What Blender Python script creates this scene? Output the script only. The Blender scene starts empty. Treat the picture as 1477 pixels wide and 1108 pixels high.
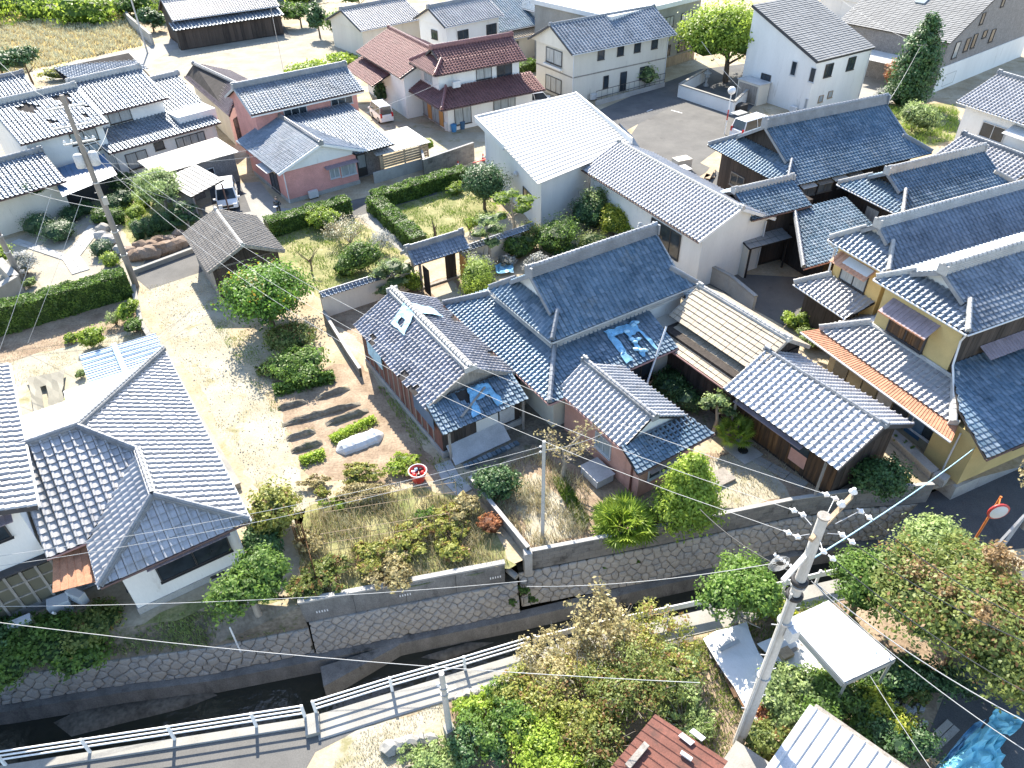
import bpy, math, random
import numpy as np
from mathutils import Vector, Matrix

random.seed(7); rng = np.random.default_rng(7)
C = bpy.context.scene.collection
scene = bpy.context.scene

# ------------------------------------------------------------------ camera
CAM_H = 26.0
FOC = 1050.0                      # focal length in pixels of the 1477 x 1108 photograph
PW, PH = 1477.0, 1108.0
_d = np.array([765 - PW / 2, 1866 - PH / 2, FOC]); _d /= np.linalg.norm(_d)      # plumb line seen by the camera
_up = -_d
_fy = np.array([0, 0, 1.0]) - _up[2] * _up; _fy /= np.linalg.norm(_fy)
RW = np.array([np.cross(_fy, _up), _fy, _up])
cam_data = bpy.data.cameras.new('camera'); cam = bpy.data.objects.new('camera', cam_data); C.objects.link(cam)
cam_data.sensor_width = 36.0; cam_data.lens = 36.0 * FOC / PW
cam_data.clip_start = 0.1; cam_data.clip_end = 2000
M4 = Matrix.Identity(4)
for r in range(3):
    M4[r][0] = RW[r][0]; M4[r][1] = -RW[r][1]; M4[r][2] = -RW[r][2]
M4[2][3] = CAM_H
cam.matrix_world = M4
scene.camera = cam

# ------------------------------------------------------------------ world, sun, exposure
SUN_EL, SUN_AZ = math.radians(40), math.radians(16)     # azimuth: to the left of straight ahead
world = bpy.data.worlds.new('World'); scene.world = world; world.use_nodes = True
wn = world.node_tree.nodes; wl = world.node_tree.links
sky = wn.new('ShaderNodeTexSky'); sky.sky_type = 'NISHITA'; sky.sun_disc = False
sky.sun_elevation = SUN_EL; sky.sun_rotation = -SUN_AZ
sky.air_density = 1.0; sky.dust_density = 0.6; sky.ozone_density = 1.2
wl.new(sky.outputs[0], wn['Background'].inputs[0]); wn['Background'].inputs[1].default_value = 0.15
sun_data = bpy.data.lights.new('sun', 'SUN'); sun_data.energy = 5.0; sun_data.angle = math.radians(0.53)
sun_data.color = (1.0, 0.92, 0.79)
sun = bpy.data.objects.new('sun', sun_data); C.objects.link(sun)
sdir = Vector((-math.sin(SUN_AZ) * math.cos(SUN_EL), math.cos(SUN_AZ) * math.cos(SUN_EL), math.sin(SUN_EL)))
sun.rotation_euler = sdir.to_track_quat('Z', 'Y').to_euler(); sun.location = sdir * 200
scene.view_settings.view_transform = 'Standard'; scene.view_settings.look = 'None'
scene.view_settings.gamma = 1.0; scene.view_settings.use_curve_mapping = False
scene.view_settings.exposure = 1.5
scene.render.engine = 'CYCLES'
scene.cycles.use_denoising = True
scene.cycles.max_bounces = 6; scene.cycles.diffuse_bounces = 3; scene.cycles.glossy_bounces = 2
scene.cycles.transmission_bounces = 3; scene.cycles.transparent_max_bounces = 4
scene.cycles.caustics_reflective = False; scene.cycles.caustics_refractive = False

# ------------------------------------------------------------------ surveying helpers
def at(px, py, z=0.0):
    "the point at height z that the survey photograph shows at (px, py)"
    r = RW @ np.array([px - PW / 2, py - PH / 2, FOC]); t = (z - CAM_H) / r[2]
    return Vector((r[0] * t, r[1] * t, z))
def gr(th, u, v, z=0.0):
    "a point in a street grid turned by th degrees"
    c, s = math.cos(math.radians(th)), math.sin(math.radians(th))
    return Vector((u * c - v * s, u * s + v * c, z))
def to_gr(th, p):
    c, s = math.cos(math.radians(th)), math.sin(math.radians(th))
    return p.x * c + p.y * s, -p.x * s + p.y * c

# ------------------------------------------------------------------ materials
def new_mat(name):
    m = bpy.data.materials.new(name); m.use_nodes = True
    return m, m.node_tree.nodes, m.node_tree.links, m.node_tree.nodes['Principled BSDF']
def mat(name, col, rough=0.8, spec=0.4, var=0.25, scale=1.5, col2=None, fine=0.0, fscale=25.0, tint=0.0, tcol=None,
        metal=0.0, bump=0.0, bscale=30.0, stretch=None, trans=0.0, wear=None, rvar=0.0, coat=0.0):
    "noise-mottled surface; tint mixes towards tcol by the per-face attribute 'tint'"
    m, n, l, b = new_mat(name)
    b.inputs['Roughness'].default_value = rough; b.inputs['Specular IOR Level'].default_value = spec
    b.inputs['Metallic'].default_value = metal
    tc = n.new('ShaderNodeNewGeometry')
    vec = tc.outputs['Position']
    if stretch:
        mp = n.new('ShaderNodeMapping'); mp.inputs['Scale'].default_value = stretch
        l.new(vec, mp.inputs[0]); vec = mp.outputs[0]
    no = n.new('ShaderNodeTexNoise'); no.inputs['Scale'].default_value = scale; no.inputs['Detail'].default_value = 5
    no.inputs['Roughness'].default_value = 0.65
    l.new(vec, no.inputs['Vector'])
    rp = n.new('ShaderNodeValToRGB'); rp.color_ramp.elements[0].position = 0.32; rp.color_ramp.elements[1].position = 0.68
    c2 = col2 if col2 else tuple(min(1, c * (1 + var)) for c in col)
    c1 = col if col2 else tuple(c * (1 - var) for c in col)
    rp.color_ramp.elements[0].color = (*c1, 1); rp.color_ramp.elements[1].color = (*c2, 1)
    l.new(no.outputs[0], rp.inputs[0]); out = rp.outputs[0]
    if fine:
        n2 = n.new('ShaderNodeTexNoise'); n2.inputs['Scale'].default_value = fscale; n2.inputs['Detail'].default_value = 3
        l.new(vec, n2.inputs['Vector'])
        mr = n.new('ShaderNodeMapRange'); mr.inputs[1].default_value = 0.3; mr.inputs[2].default_value = 0.7
        mr.inputs[3].default_value = 1 - fine; mr.inputs[4].default_value = 1 + fine; l.new(n2.outputs[0], mr.inputs[0])
        mx = n.new('ShaderNodeVectorMath'); mx.operation = 'SCALE'; l.new(out, mx.inputs[0]); l.new(mr.outputs[0], mx.inputs['Scale'])
        out = mx.outputs[0]
    if wear:                                  # (colour, threshold, scale): patches of stain
        n3 = n.new('ShaderNodeTexNoise'); n3.inputs['Scale'].default_value = wear[2]; n3.inputs['Detail'].default_value = 8
        n3.inputs['Roughness'].default_value = 0.7
        l.new(vec, n3.inputs['Vector'])
        r3 = n.new('ShaderNodeValToRGB'); r3.color_ramp.elements[0].position = wear[1]; r3.color_ramp.elements[1].position = min(1, wear[1] + 0.12)
        l.new(n3.outputs[0], r3.inputs[0])
        mm = n.new('ShaderNodeMix'); mm.data_type = 'RGBA'; l.new(r3.outputs[0], mm.inputs[0]); l.new(out, mm.inputs[6])
        mm.inputs[7].default_value = (*wear[0], 1); out = mm.outputs[2]
    if tint:
        at_ = n.new('ShaderNodeAttribute'); at_.attribute_name = 'tint'
        mu = n.new('ShaderNodeMath'); mu.operation = 'MULTIPLY'; mu.inputs[1].default_value = tint; l.new(at_.outputs['Fac'], mu.inputs[0])
        mm = n.new('ShaderNodeMix'); mm.data_type = 'RGBA'; mm.clamp_factor = True
        l.new(mu.outputs[0], mm.inputs[0]); l.new(out, mm.inputs[6])
        mm.inputs[7].default_value = (*(tcol or (0, 0, 0)), 1); out = mm.outputs[2]
    l.new(out, b.inputs['Base Color'])
    if rvar:
        mr = n.new('ShaderNodeMapRange'); mr.inputs[1].default_value = 0.3; mr.inputs[2].default_value = 0.7
        mr.inputs[3].default_value = max(0.03, rough - rvar); mr.inputs[4].default_value = min(1, rough + rvar)
        l.new(no.outputs[0], mr.inputs[0]); l.new(mr.outputs[0], b.inputs['Roughness'])
    if bump:
        nb = n.new('ShaderNodeTexNoise'); nb.inputs['Scale'].default_value = bscale; nb.inputs['Detail'].default_value = 4
        l.new(vec, nb.inputs['Vector'])
        bp = n.new('ShaderNodeBump'); bp.inputs['Strength'].default_value = bump; bp.inputs['Distance'].default_value = 0.05
        l.new(nb.outputs[0], bp.inputs['Height']); l.new(bp.outputs[0], b.inputs['Normal'])
    if trans:
        b.inputs['Transmission Weight'].default_value = trans
    if coat:
        b.inputs['Coat Weight'].default_value = coat
    return m
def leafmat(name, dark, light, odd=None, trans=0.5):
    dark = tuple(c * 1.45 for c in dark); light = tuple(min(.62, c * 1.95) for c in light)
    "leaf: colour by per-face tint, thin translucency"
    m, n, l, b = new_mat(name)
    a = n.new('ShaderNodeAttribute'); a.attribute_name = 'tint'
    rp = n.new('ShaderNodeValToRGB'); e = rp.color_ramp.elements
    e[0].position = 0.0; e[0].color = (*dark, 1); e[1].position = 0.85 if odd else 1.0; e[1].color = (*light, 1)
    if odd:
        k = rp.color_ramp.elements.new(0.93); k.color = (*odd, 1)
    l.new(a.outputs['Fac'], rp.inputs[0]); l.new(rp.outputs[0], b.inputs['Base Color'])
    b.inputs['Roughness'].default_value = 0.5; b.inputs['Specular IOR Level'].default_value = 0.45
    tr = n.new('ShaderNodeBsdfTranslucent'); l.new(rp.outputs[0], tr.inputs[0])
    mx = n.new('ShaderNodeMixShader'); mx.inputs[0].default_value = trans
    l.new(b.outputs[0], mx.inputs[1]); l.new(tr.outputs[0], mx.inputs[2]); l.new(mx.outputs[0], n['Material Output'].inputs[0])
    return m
def glassmat(name, col=(0.03, 0.04, 0.05), rough=0.06, spec=0.6):
    return mat(name, col, rough, spec, var=0.5, scale=0.7)

M = {}
# roof tiles: fired clay with a silvery, fairly glossy skin
M['tile'] = mat('silver_grey_tile', (0.185, 0.222, 0.265), 0.55, 0.55, metal=0.4, var=0.3, scale=0.5, fine=0.15, fscale=6, tint=0.55, tcol=(0.42, 0.44, 0.48), rvar=0.08, wear=((0.26,0.26,0.25), 0.60, 1.6))
M['tile_blue'] = mat('blue_grey_tile', (0.105, 0.168, 0.225), 0.5, 0.55, metal=0.4, var=0.3, scale=0.5, fine=0.15, fscale=5, tint=0.7, tcol=(0.34, 0.40, 0.46), rvar=0.08, wear=((0.19,0.215,0.225), 0.56, 0.9))
M['tile_old'] = mat('weathered_grey_tile', (0.25, 0.25, 0.275), 0.58, 0.5, metal=0.3, var=0.4, scale=1.2, fine=0.35, fscale=10, tint=0.6, tcol=(0.36, 0.36, 0.37), wear=((0.20,0.17,0.15), 0.58, 1.4))
M['tile_pale'] = mat('pale_lilac_tile', (0.36, 0.36, 0.37), 0.55, 0.55, metal=0.35, var=0.15, scale=0.6, fine=0.12, fscale=8, tint=0.5, tcol=(0.55, 0.54, 0.53), rvar=0.06, wear=((0.30,0.275,0.24), 0.60, 1.1))
M['tile_barn'] = mat('pale_stained_tile', (0.46, 0.46, 0.475), 0.52, 0.5, metal=0.2, var=0.2, scale=2.0, fine=0.2, fscale=8, tint=0.5, tcol=(0.52, 0.50, 0.48), wear=((0.45,0.34,0.22), 0.64, 2.6))
M['tile_brown'] = mat('sandy_flat_tile', (0.33, 0.275, 0.205), 0.6, 0.35, var=0.15, scale=1.3, fine=0.2, fscale=14, tint=0.5, tcol=(0.42, 0.36, 0.28))
M['tile_hut'] = mat('grey_brown_tile', (0.27, 0.235, 0.195), 0.6, 0.35, var=0.2, scale=1.3, fine=0.2, fscale=12, tint=0.5, tcol=(0.30, 0.27, 0.23))
M['tile_red'] = mat('maroon_tile', (0.175, 0.085, 0.08), 0.5, 0.55, metal=0.3, var=0.25, scale=1.3, fine=0.2, fscale=10, tint=0.5, tcol=(0.30, 0.15, 0.14), rvar=0.08)
M['tile_umber'] = mat('dull_purple_brown_tile', (0.13, 0.095, 0.10), 0.45, 0.5, var=0.25, scale=1.2, fine=0.2, fscale=10, tint=0.5, tcol=(0.23, 0.18, 0.18))
M['slate'] = mat('pale_grey_slate', (0.24, 0.238, 0.23), 0.6, 0.35, var=0.1, scale=0.5, fine=0.1, fscale=12)
M['ridge'] = mat('grey_ridge_tile', (0.24, 0.25, 0.265), 0.5, 0.5, var=0.2, scale=1.2, fine=0.08, fscale=12, metal=0.2)
M['ridge_pale'] = mat('pale_mortar_ridge', (0.42, 0.41, 0.39), 0.65, 0.35, var=0.15, scale=1.2, fine=0.1, fscale=14)
M['ridge_red'] = mat('maroon_ridge_tile', (0.22, 0.10, 0.10), 0.45, 0.5, var=0.2, scale=3.0)
M['under'] = mat('dark_roof_boards', (0.045, 0.04, 0.038), 0.9, 0.2, var=0.3)
# walls
M['white'] = mat('white_plaster', (0.72, 0.71, 0.68), 0.85, 0.25, var=0.06, scale=0.6, fine=0.03, fscale=20, stretch=(1, 1, 0.22), wear=((0.52,0.50,0.46), 0.60, 1.3))
M['cream'] = mat('cream_render', (0.62, 0.58, 0.50), 0.85, 0.25, var=0.07, scale=0.7, fine=0.04, stretch=(1, 1, 0.22), wear=((0.44,0.40,0.33), 0.60, 1.3))
M['offwhite'] = mat('off_white_siding', (0.66, 0.65, 0.62), 0.75, 0.3, var=0.06, scale=0.8, fine=0.03, stretch=(1, 1, 0.22), wear=((0.50,0.48,0.44), 0.60, 1.3))
M['pink'] = mat('salmon_pink_render', (0.60, 0.29, 0.25), 0.85, 0.25, var=0.12, scale=0.9, fine=0.12, fscale=18, wear=((0.44,0.27,0.23), 0.62, 1.3))
M['pink2'] = mat('faded_pink_render', (0.55, 0.30, 0.235), 0.85, 0.25, var=0.12, scale=1.2, fine=0.08, wear=((0.42,0.27,0.22), 0.6, 1.6))
M['yellow'] = mat('ochre_render', (0.66, 0.46, 0.19), 0.85, 0.25, var=0.08, scale=0.8, fine=0.06, fscale=20)
M['mustard'] = mat('dull_mustard_siding', (0.50, 0.385, 0.175), 0.8, 0.3, var=0.1, scale=0.8, fine=0.06)
M['khaki'] = mat('weathered_corrugated_sheet', (0.30, 0.27, 0.19), 0.75, 0.3, var=0.2, scale=1.4, fine=0.12)
M['greywall'] = mat('grey_cladding', (0.22, 0.21, 0.205), 0.8, 0.3, var=0.14, scale=2.2, fine=0.25, fscale=9)
M['concrete'] = mat('weathered_concrete', (0.36, 0.35, 0.33), 0.9, 0.2, var=0.14, scale=0.9, fine=0.12, fscale=20, wear=((0.23,0.22,0.20), 0.60, 1.2), bump=0.15)
M['pale_concrete'] = mat('pale_concrete', (0.29, 0.28, 0.255), 0.9, 0.2, var=0.12, scale=0.8, fine=0.10, fscale=24, wear=((0.25,0.24,0.21), 0.60, 1.4), bump=0.12)
M['dark_concrete'] = mat('blackened_concrete', (0.19, 0.185, 0.175), 0.9, 0.2, var=0.3, scale=1.2, fine=0.2, wear=((0.075,0.075,0.07), 0.56, 1.1), stretch=(1, 1, 0.5), bump=0.2)
M['timber'] = mat('charred_dark_timber', (0.042, 0.034, 0.029), 0.8, 0.3, var=0.4, scale=7, stretch=(1, 1, 0.06), fine=0.35, fscale=20, tint=0.6, tcol=(0.11, 0.085, 0.07))
M['timber_red'] = mat('red_brown_boards', (0.125, 0.048, 0.036), 0.8, 0.3, var=0.45, scale=5, stretch=(1, 1, 0.1), fine=0.3, fscale=16, tint=0.7, tcol=(0.21, 0.12, 0.10))
M['timber_warm'] = mat('weathered_brown_boards', (0.145, 0.075, 0.032), 0.8, 0.3, var=0.5, scale=6, stretch=(1, 1, 0.08), fine=0.3, fscale=18, tint=0.8, tcol=(0.05, 0.038, 0.03))
M['wood_pale'] = mat('bare_pale_wood', (0.36, 0.27, 0.18), 0.8, 0.25, var=0.25, scale=5, stretch=(1, 1, 0.15), fine=0.15)
M['wood_grey'] = mat('grey_driftwood', (0.27, 0.245, 0.215), 0.85, 0.25, var=0.25, scale=5, stretch=(1, 1, 0.15), fine=0.2)
M['wood_orange'] = mat('orange_brown_shutter', (0.46, 0.23, 0.075), 0.7, 0.3, var=0.15, scale=5, stretch=(1, 1, 0.15))
# metal, glass, trim
M['alu'] = mat('aluminium_frame', (0.50, 0.51, 0.52), 0.45, 0.5, var=0.08)
M['alu_dark'] = mat('dark_bronze_frame', (0.045, 0.042, 0.042), 0.5, 0.45, var=0.15)
M['glass'] = glassmat('dark_window_glass')
M['glass_pale'] = mat('curtained_window_glass', (0.30, 0.33, 0.34), 0.12, 0.6, var=0.25, scale=1.6, stretch=(5, 5, 0.5))
M['gutter_w'] = mat('white_gutter', (0.62, 0.62, 0.62), 0.5, 0.4, var=0.08)
M['gutter_b'] = mat('brown_gutter', (0.13, 0.075, 0.062), 0.55, 0.4, var=0.15)
M['gutter_p'] = mat('faded_pink_gutter', (0.36, 0.20, 0.17), 0.6, 0.35, var=0.15)
M['trim_dark'] = mat('dark_trim', (0.05, 0.05, 0.055), 0.55, 0.4, var=0.2)
M['awning'] = mat('faded_mauve_awning', (0.27, 0.22, 0.24), 0.6, 0.4, var=0.2, scale=2, fine=0.15, wear=((0.33,0.16,0.10), 0.62, 2.2))
M['rust'] = mat('rusty_orange_sheet', (0.44, 0.215, 0.125), 0.7, 0.35, var=0.25, scale=2.5, fine=0.2, tint=0.5, tcol=(0.55, 0.36, 0.27))
M['rust_dark'] = mat('rusted_red_iron', (0.155, 0.062, 0.045), 0.75, 0.3, var=0.25, scale=1.8, fine=0.25, wear=((0.09,0.045,0.035), 0.55, 1.2))
M['sheet_white'] = mat('white_painted_sheet', (0.60, 0.60, 0.59), 0.5, 0.4, var=0.08, scale=0.7, fine=0.05)
M['sheet_grey'] = mat('galvanised_sheet', (0.46, 0.46, 0.46), 0.5, 0.45, var=0.15, scale=1.5, fine=0.15, wear=((0.33,0.31,0.28), 0.63, 2.0))
M['sheet_beige'] = mat('beige_sheet', (0.40, 0.38, 0.345), 0.6, 0.35, var=0.08, scale=0.9, fine=0.06)
M['sheet_pale'] = mat('off_white_sheet', (0.47, 0.465, 0.45), 0.55, 0.4, var=0.08, scale=0.6, fine=0.05)
M['sheet_blue'] = mat('blue_metal_sheet', (0.045, 0.11, 0.20), 0.45, 0.5, var=0.2, scale=1.5)
M['poly'] = mat('milky_blue_panel', (0.62, 0.72, 0.80), 0.3, 0.5, var=0.1, scale=1.1, wear=((0.22,0.48,0.74), 0.60, 0.9))
M['poly_old'] = mat('yellowed_panel', (0.13, 0.12, 0.085), 0.5, 0.4, var=0.12, scale=1.0)
M['white_paint'] = mat('white_paint', (0.76, 0.75, 0.73), 0.55, 0.4, var=0.06, scale=3, wear=((0.55,0.50,0.44), 0.70, 3.0))
M['tarp'] = mat('blue_tarpaulin', (0.17, 0.38, 0.55), 0.5, 0.45, var=0.3, scale=3.0, fine=0.2, bump=0.5, bscale=6)
M['tarp_pale'] = mat('faded_blue_tarpaulin', (0.34, 0.56, 0.68), 0.55, 0.4, var=0.25, scale=3.0, bump=0.5, bscale=6)
M['tarp_cyan'] = mat('cyan_tarpaulin', (0.20, 0.50, 0.58), 0.5, 0.45, var=0.25, scale=1.6, bump=0.6, bscale=3)
M['porcelain'] = mat('white_porcelain', (0.72, 0.71, 0.70), 0.25, 0.5, var=0.05)
M['pole'] = mat('pole_concrete', (0.42, 0.41, 0.39), 0.85, 0.25, var=0.14, scale=1.6, fine=0.1, stretch=(1, 1, 0.3))
M['pole_brown'] = mat('brown_coated_pole', (0.24, 0.215, 0.19), 0.8, 0.25, var=0.2, scale=2.0, stretch=(1, 1, 0.3))
M['wire'] = mat('pale_cable', (0.42, 0.42, 0.41), 0.6, 0.3, var=0.1)
M['wire_dark'] = mat('dark_cable', (0.06, 0.06, 0.06), 0.6, 0.3, var=0.2)
M['steel'] = mat('galvanised_steel', (0.42, 0.43, 0.44), 0.45, 0.5, metal=0.5, var=0.15)
M['black'] = mat('black_plastic', (0.025, 0.025, 0.027), 0.6, 0.3, var=0.2)
M['red'] = mat('red_plastic', (0.55, 0.05, 0.04), 0.4, 0.5, var=0.15)
M['green_p'] = mat('green_plastic', (0.04, 0.30, 0.19), 0.45, 0.4, var=0.2)
M['blue_p'] = mat('blue_plastic', (0.05, 0.20, 0.42), 0.45, 0.4, var=0.2)
M['orange'] = mat('orange_enamel', (0.52, 0.16, 0.04), 0.45, 0.4, var=0.15)
M['skin'] = mat('skin', (0.50, 0.32, 0.24), 0.6, 0.3, var=0.05)
M['car_white'] = mat('white_car_paint', (0.78, 0.78, 0.78), 0.2, 0.5, var=0.03, coat=0.6)
M['car_dark'] = mat('dark_car_paint', (0.03, 0.035, 0.045), 0.2, 0.5, var=0.1, coat=0.6)
M['rubber'] = mat('tyre_rubber', (0.022, 0.022, 0.022), 0.85, 0.2, var=0.2)
M['lamp_red'] = mat('red_lamp_lens', (0.50, 0.02, 0.02), 0.2, 0.5, var=0.1)
# stone and ground
M['stone'] = mat('grey_granite', (0.33, 0.32, 0.30), 0.85, 0.25, var=0.2, scale=1.3, fine=0.2, fscale=18, tint=0.7, tcol=(0.44, 0.40, 0.34), bump=0.4, bscale=9, wear=((0.15,0.145,0.125), 0.57, 0.8))
M['stone_dark'] = mat('mossy_joint', (0.085, 0.08, 0.065), 0.95, 0.1, var=0.4, scale=3)
M['stone_brown'] = mat('brown_boulder', (0.20, 0.14, 0.10), 0.9, 0.2, var=0.3, scale=2.0, fine=0.25, fscale=12, tint=0.6, tcol=(0.30, 0.24, 0.19), bump=0.4, bscale=8)
M['block'] = mat('concrete_block', (0.18, 0.175, 0.165), 0.9, 0.2, var=0.2, scale=1.4, fine=0.2, fscale=18, tint=0.55, tcol=(0.26, 0.245, 0.22), wear=((0.055,0.053,0.05), 0.53, 1.0), bump=0.15)
M['dirt'] = mat('pale_dry_ground', (0.30, 0.235, 0.15), 0.95, 0.15, scale=0.35, col2=(0.47, 0.405, 0.30), fine=0.14, fscale=6, wear=((0.24,0.20,0.10), 0.57, 0.45), bump=0.4, bscale=9)
M['sand'] = mat('pale_sandy_lane', (0.29, 0.258, 0.185), 0.95, 0.15, scale=0.5, col2=(0.40, 0.372, 0.30), fine=0.10, fscale=9, wear=((0.23,0.21,0.11), 0.55, 0.7), bump=0.35, bscale=12)
M['soil'] = mat('brown_garden_soil', (0.20, 0.145, 0.10), 0.95, 0.12, scale=0.8, col2=(0.37, 0.29, 0.21), fine=0.2, fscale=8, bump=0.5, bscale=10)
M['soil_dark'] = mat('shaded_yard_soil', (0.13, 0.115, 0.09), 0.95, 0.12, scale=0.9, col2=(0.25, 0.22, 0.175), fine=0.25, fscale=7, wear=((0.09,0.11,0.045), 0.56, 1.2), bump=0.5, bscale=8)  # darker soil; on the garden ridges it paints their shadow strips
M['lawn'] = mat('patchy_lawn', (0.13, 0.155, 0.05), 0.95, 0.15, scale=0.7, col2=(0.36, 0.32, 0.17), fine=0.25, fscale=8, bump=0.5, bscale=14)
M['field'] = mat('golden_fallow_field', (0.36, 0.25, 0.07), 0.95, 0.12, scale=0.25, col2=(0.50, 0.40, 0.16), fine=0.25, fscale=3, bump=0.6, bscale=5)
M['gravel'] = mat('pale_gravel', (0.25, 0.225, 0.175), 0.95, 0.15, scale=0.5, col2=(0.36, 0.33, 0.27), fine=0.22, fscale=14, bump=0.35, bscale=30)
M['asphalt'] = mat('worn_asphalt', (0.085, 0.085, 0.087), 0.9, 0.22, scale=0.5, col2=(0.13, 0.128, 0.125), fine=0.2, fscale=22, wear=((0.07,0.07,0.07), 0.6, 0.8), bump=0.15, bscale=40)
M['asphalt_pale'] = mat('bleached_asphalt', (0.105, 0.102, 0.097), 0.9, 0.22, scale=0.4, col2=(0.15, 0.145, 0.135), fine=0.12, fscale=20, wear=((0.085,0.083,0.078), 0.60, 0.7), bump=0.1, bscale=40)
M['paving'] = mat('grey_stone_paving', (0.33, 0.33, 0.32), 0.85, 0.25, var=0.12, scale=1.3, fine=0.12, tint=0.5, tcol=(0.44, 0.43, 0.41))
M['garden_gravel'] = mat('raked_garden_gravel', (0.30, 0.265, 0.205), 0.95, 0.15, scale=0.6, col2=(0.39, 0.35, 0.28), fine=0.16, fscale=16, bump=0.3, bscale=30)
M['mud'] = mat('canal_mud', (0.08, 0.072, 0.06), 0.9, 0.2, scale=0.8, col2=(0.17, 0.155, 0.13), fine=0.3, fscale=6, bump=0.5, bscale=5)
def water_mat():
    m, n, l, b = new_mat('dark_canal_water')
    b.inputs['Base Color'].default_value = (0.028, 0.03, 0.024, 1); b.inputs['Roughness'].default_value = 0.06
    b.inputs['Specular IOR Level'].default_value = 0.5
    g = n.new('ShaderNodeNewGeometry'); nb = n.new('ShaderNodeTexNoise'); nb.inputs['Scale'].default_value = 3.5; nb.inputs['Detail'].default_value = 3
    l.new(g.outputs['Position'], nb.inputs['Vector'])
    bp = n.new('ShaderNodeBump'); bp.inputs['Strength'].default_value = 0.3; bp.inputs['Distance'].default_value = 0.1
    l.new(nb.outputs[0], bp.inputs['Height']); l.new(bp.outputs[0], b.inputs['Normal'])
    return m
M['water'] = water_mat()
# leaves
M['leaf'] = leafmat('mid_green_leaf', (0.022, 0.05, 0.014), (0.115, 0.185, 0.035))
M['leaf_dark'] = leafmat('deep_green_leaf', (0.012, 0.035, 0.013), (0.055, 0.105, 0.032), trans=0.25)
M['leaf_citrus'] = leafmat('citrus_leaf', (0.02, 0.06, 0.012), (0.115, 0.21, 0.028), odd=(0.42, 0.26, 0.03))
M['leaf_lime'] = leafmat('lime_leaf', (0.06, 0.11, 0.015), (0.25, 0.33, 0.045))
M['leaf_ginkgo'] = leafmat('yellow_green_leaf', (0.07, 0.12, 0.015), (0.31, 0.34, 0.04))
M['leaf_pale'] = leafmat('pale_grey_green_leaf', (0.05, 0.085, 0.03), (0.25, 0.31, 0.12))
M['leaf_autumn'] = leafmat('olive_and_russet_leaf', (0.05, 0.075, 0.018), (0.25, 0.255, 0.06), odd=(0.34, 0.20, 0.09))
M['leaf_dry'] = leafmat('dry_ochre_leaf', (0.12, 0.09, 0.04), (0.36, 0.28, 0.14))
M['leaf_red'] = leafmat('red_brown_leaf', (0.13, 0.05, 0.025), (0.33, 0.15, 0.07))
M['leaf_brown'] = leafmat('brown_shoot', (0.10, 0.065, 0.03), (0.22, 0.15, 0.075))
M['leaf_russet'] = leafmat('olive_green_leaf_turning', (0.035, 0.07, 0.016), (0.16, 0.185, 0.05), odd=(0.27, 0.15, 0.06))
M['leaf_white'] = leafmat('silvery_leaf', (0.10, 0.115, 0.08), (0.38, 0.39, 0.32))
M['straw'] = leafmat('dry_straw', (0.24, 0.17, 0.08), (0.50, 0.40, 0.22), trans=0.2)
M['grass'] = leafmat('short_green_grass', (0.05, 0.09, 0.015), (0.20, 0.26, 0.05), trans=0.25)
M['bark'] = mat('brown_bark', (0.14, 0.105, 0.075), 0.9, 0.2, var=0.35, scale=6, stretch=(1, 1, 0.25), bump=0.3)
M['bark_pale'] = mat('pale_grey_bark', (0.30, 0.265, 0.22), 0.9, 0.2, var=0.25, scale=6, stretch=(1, 1, 0.25), bump=0.3)
# ------------------------------------------------------------------ object helpers
ORG = {}                                     # world origin of each object
def tag(o, label=None, cat=None, group=None, kind=None):
    if label: o['label'] = label
    if cat: o['category'] = cat
    if group: o['group'] = group
    if kind: o['kind'] = kind
    elif cat: o['kind'] = 'thing'
    return o
def thing(name, label, cat, loc, group=None):
    o = bpy.data.objects.new(name, None); C.objects.link(o); o.empty_display_size = 0.3
    o.location = loc; ORG[o.name] = Vector(loc)
    return tag(o, label, cat, group, 'thing')
def mesh_arrays(name, verts, loops, totals, tint=None, smooth=None):
    me = bpy.data.meshes.new(name)
    nv, nl, nf = len(verts), len(loops), len(totals)
    me.vertices.add(nv); me.vertices.foreach_set('co', np.asarray(verts, dtype=np.float32).ravel())
    me.loops.add(nl); me.loops.foreach_set('vertex_index', np.asarray(loops, dtype=np.int32))
    me.polygons.add(nf)
    tot = np.asarray(totals, dtype=np.int32); st = np.concatenate(([0], np.cumsum(tot)[:-1])).astype(np.int32)
    me.polygons.foreach_set('loop_start', st); me.polygons.foreach_set('loop_total', tot)
    if smooth is not None:
        me.polygons.foreach_set('use_smooth', np.asarray(smooth, dtype=bool))
    else:
        me.polygons.foreach_set('use_smooth', np.zeros(nf, dtype=bool))
    me.update(calc_edges=True)
    if tint is not None:
        a = me.attributes.new('tint', 'FLOAT', 'FACE'); a.data.foreach_set('value', np.asarray(tint, dtype=np.float32))
    return me
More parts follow.
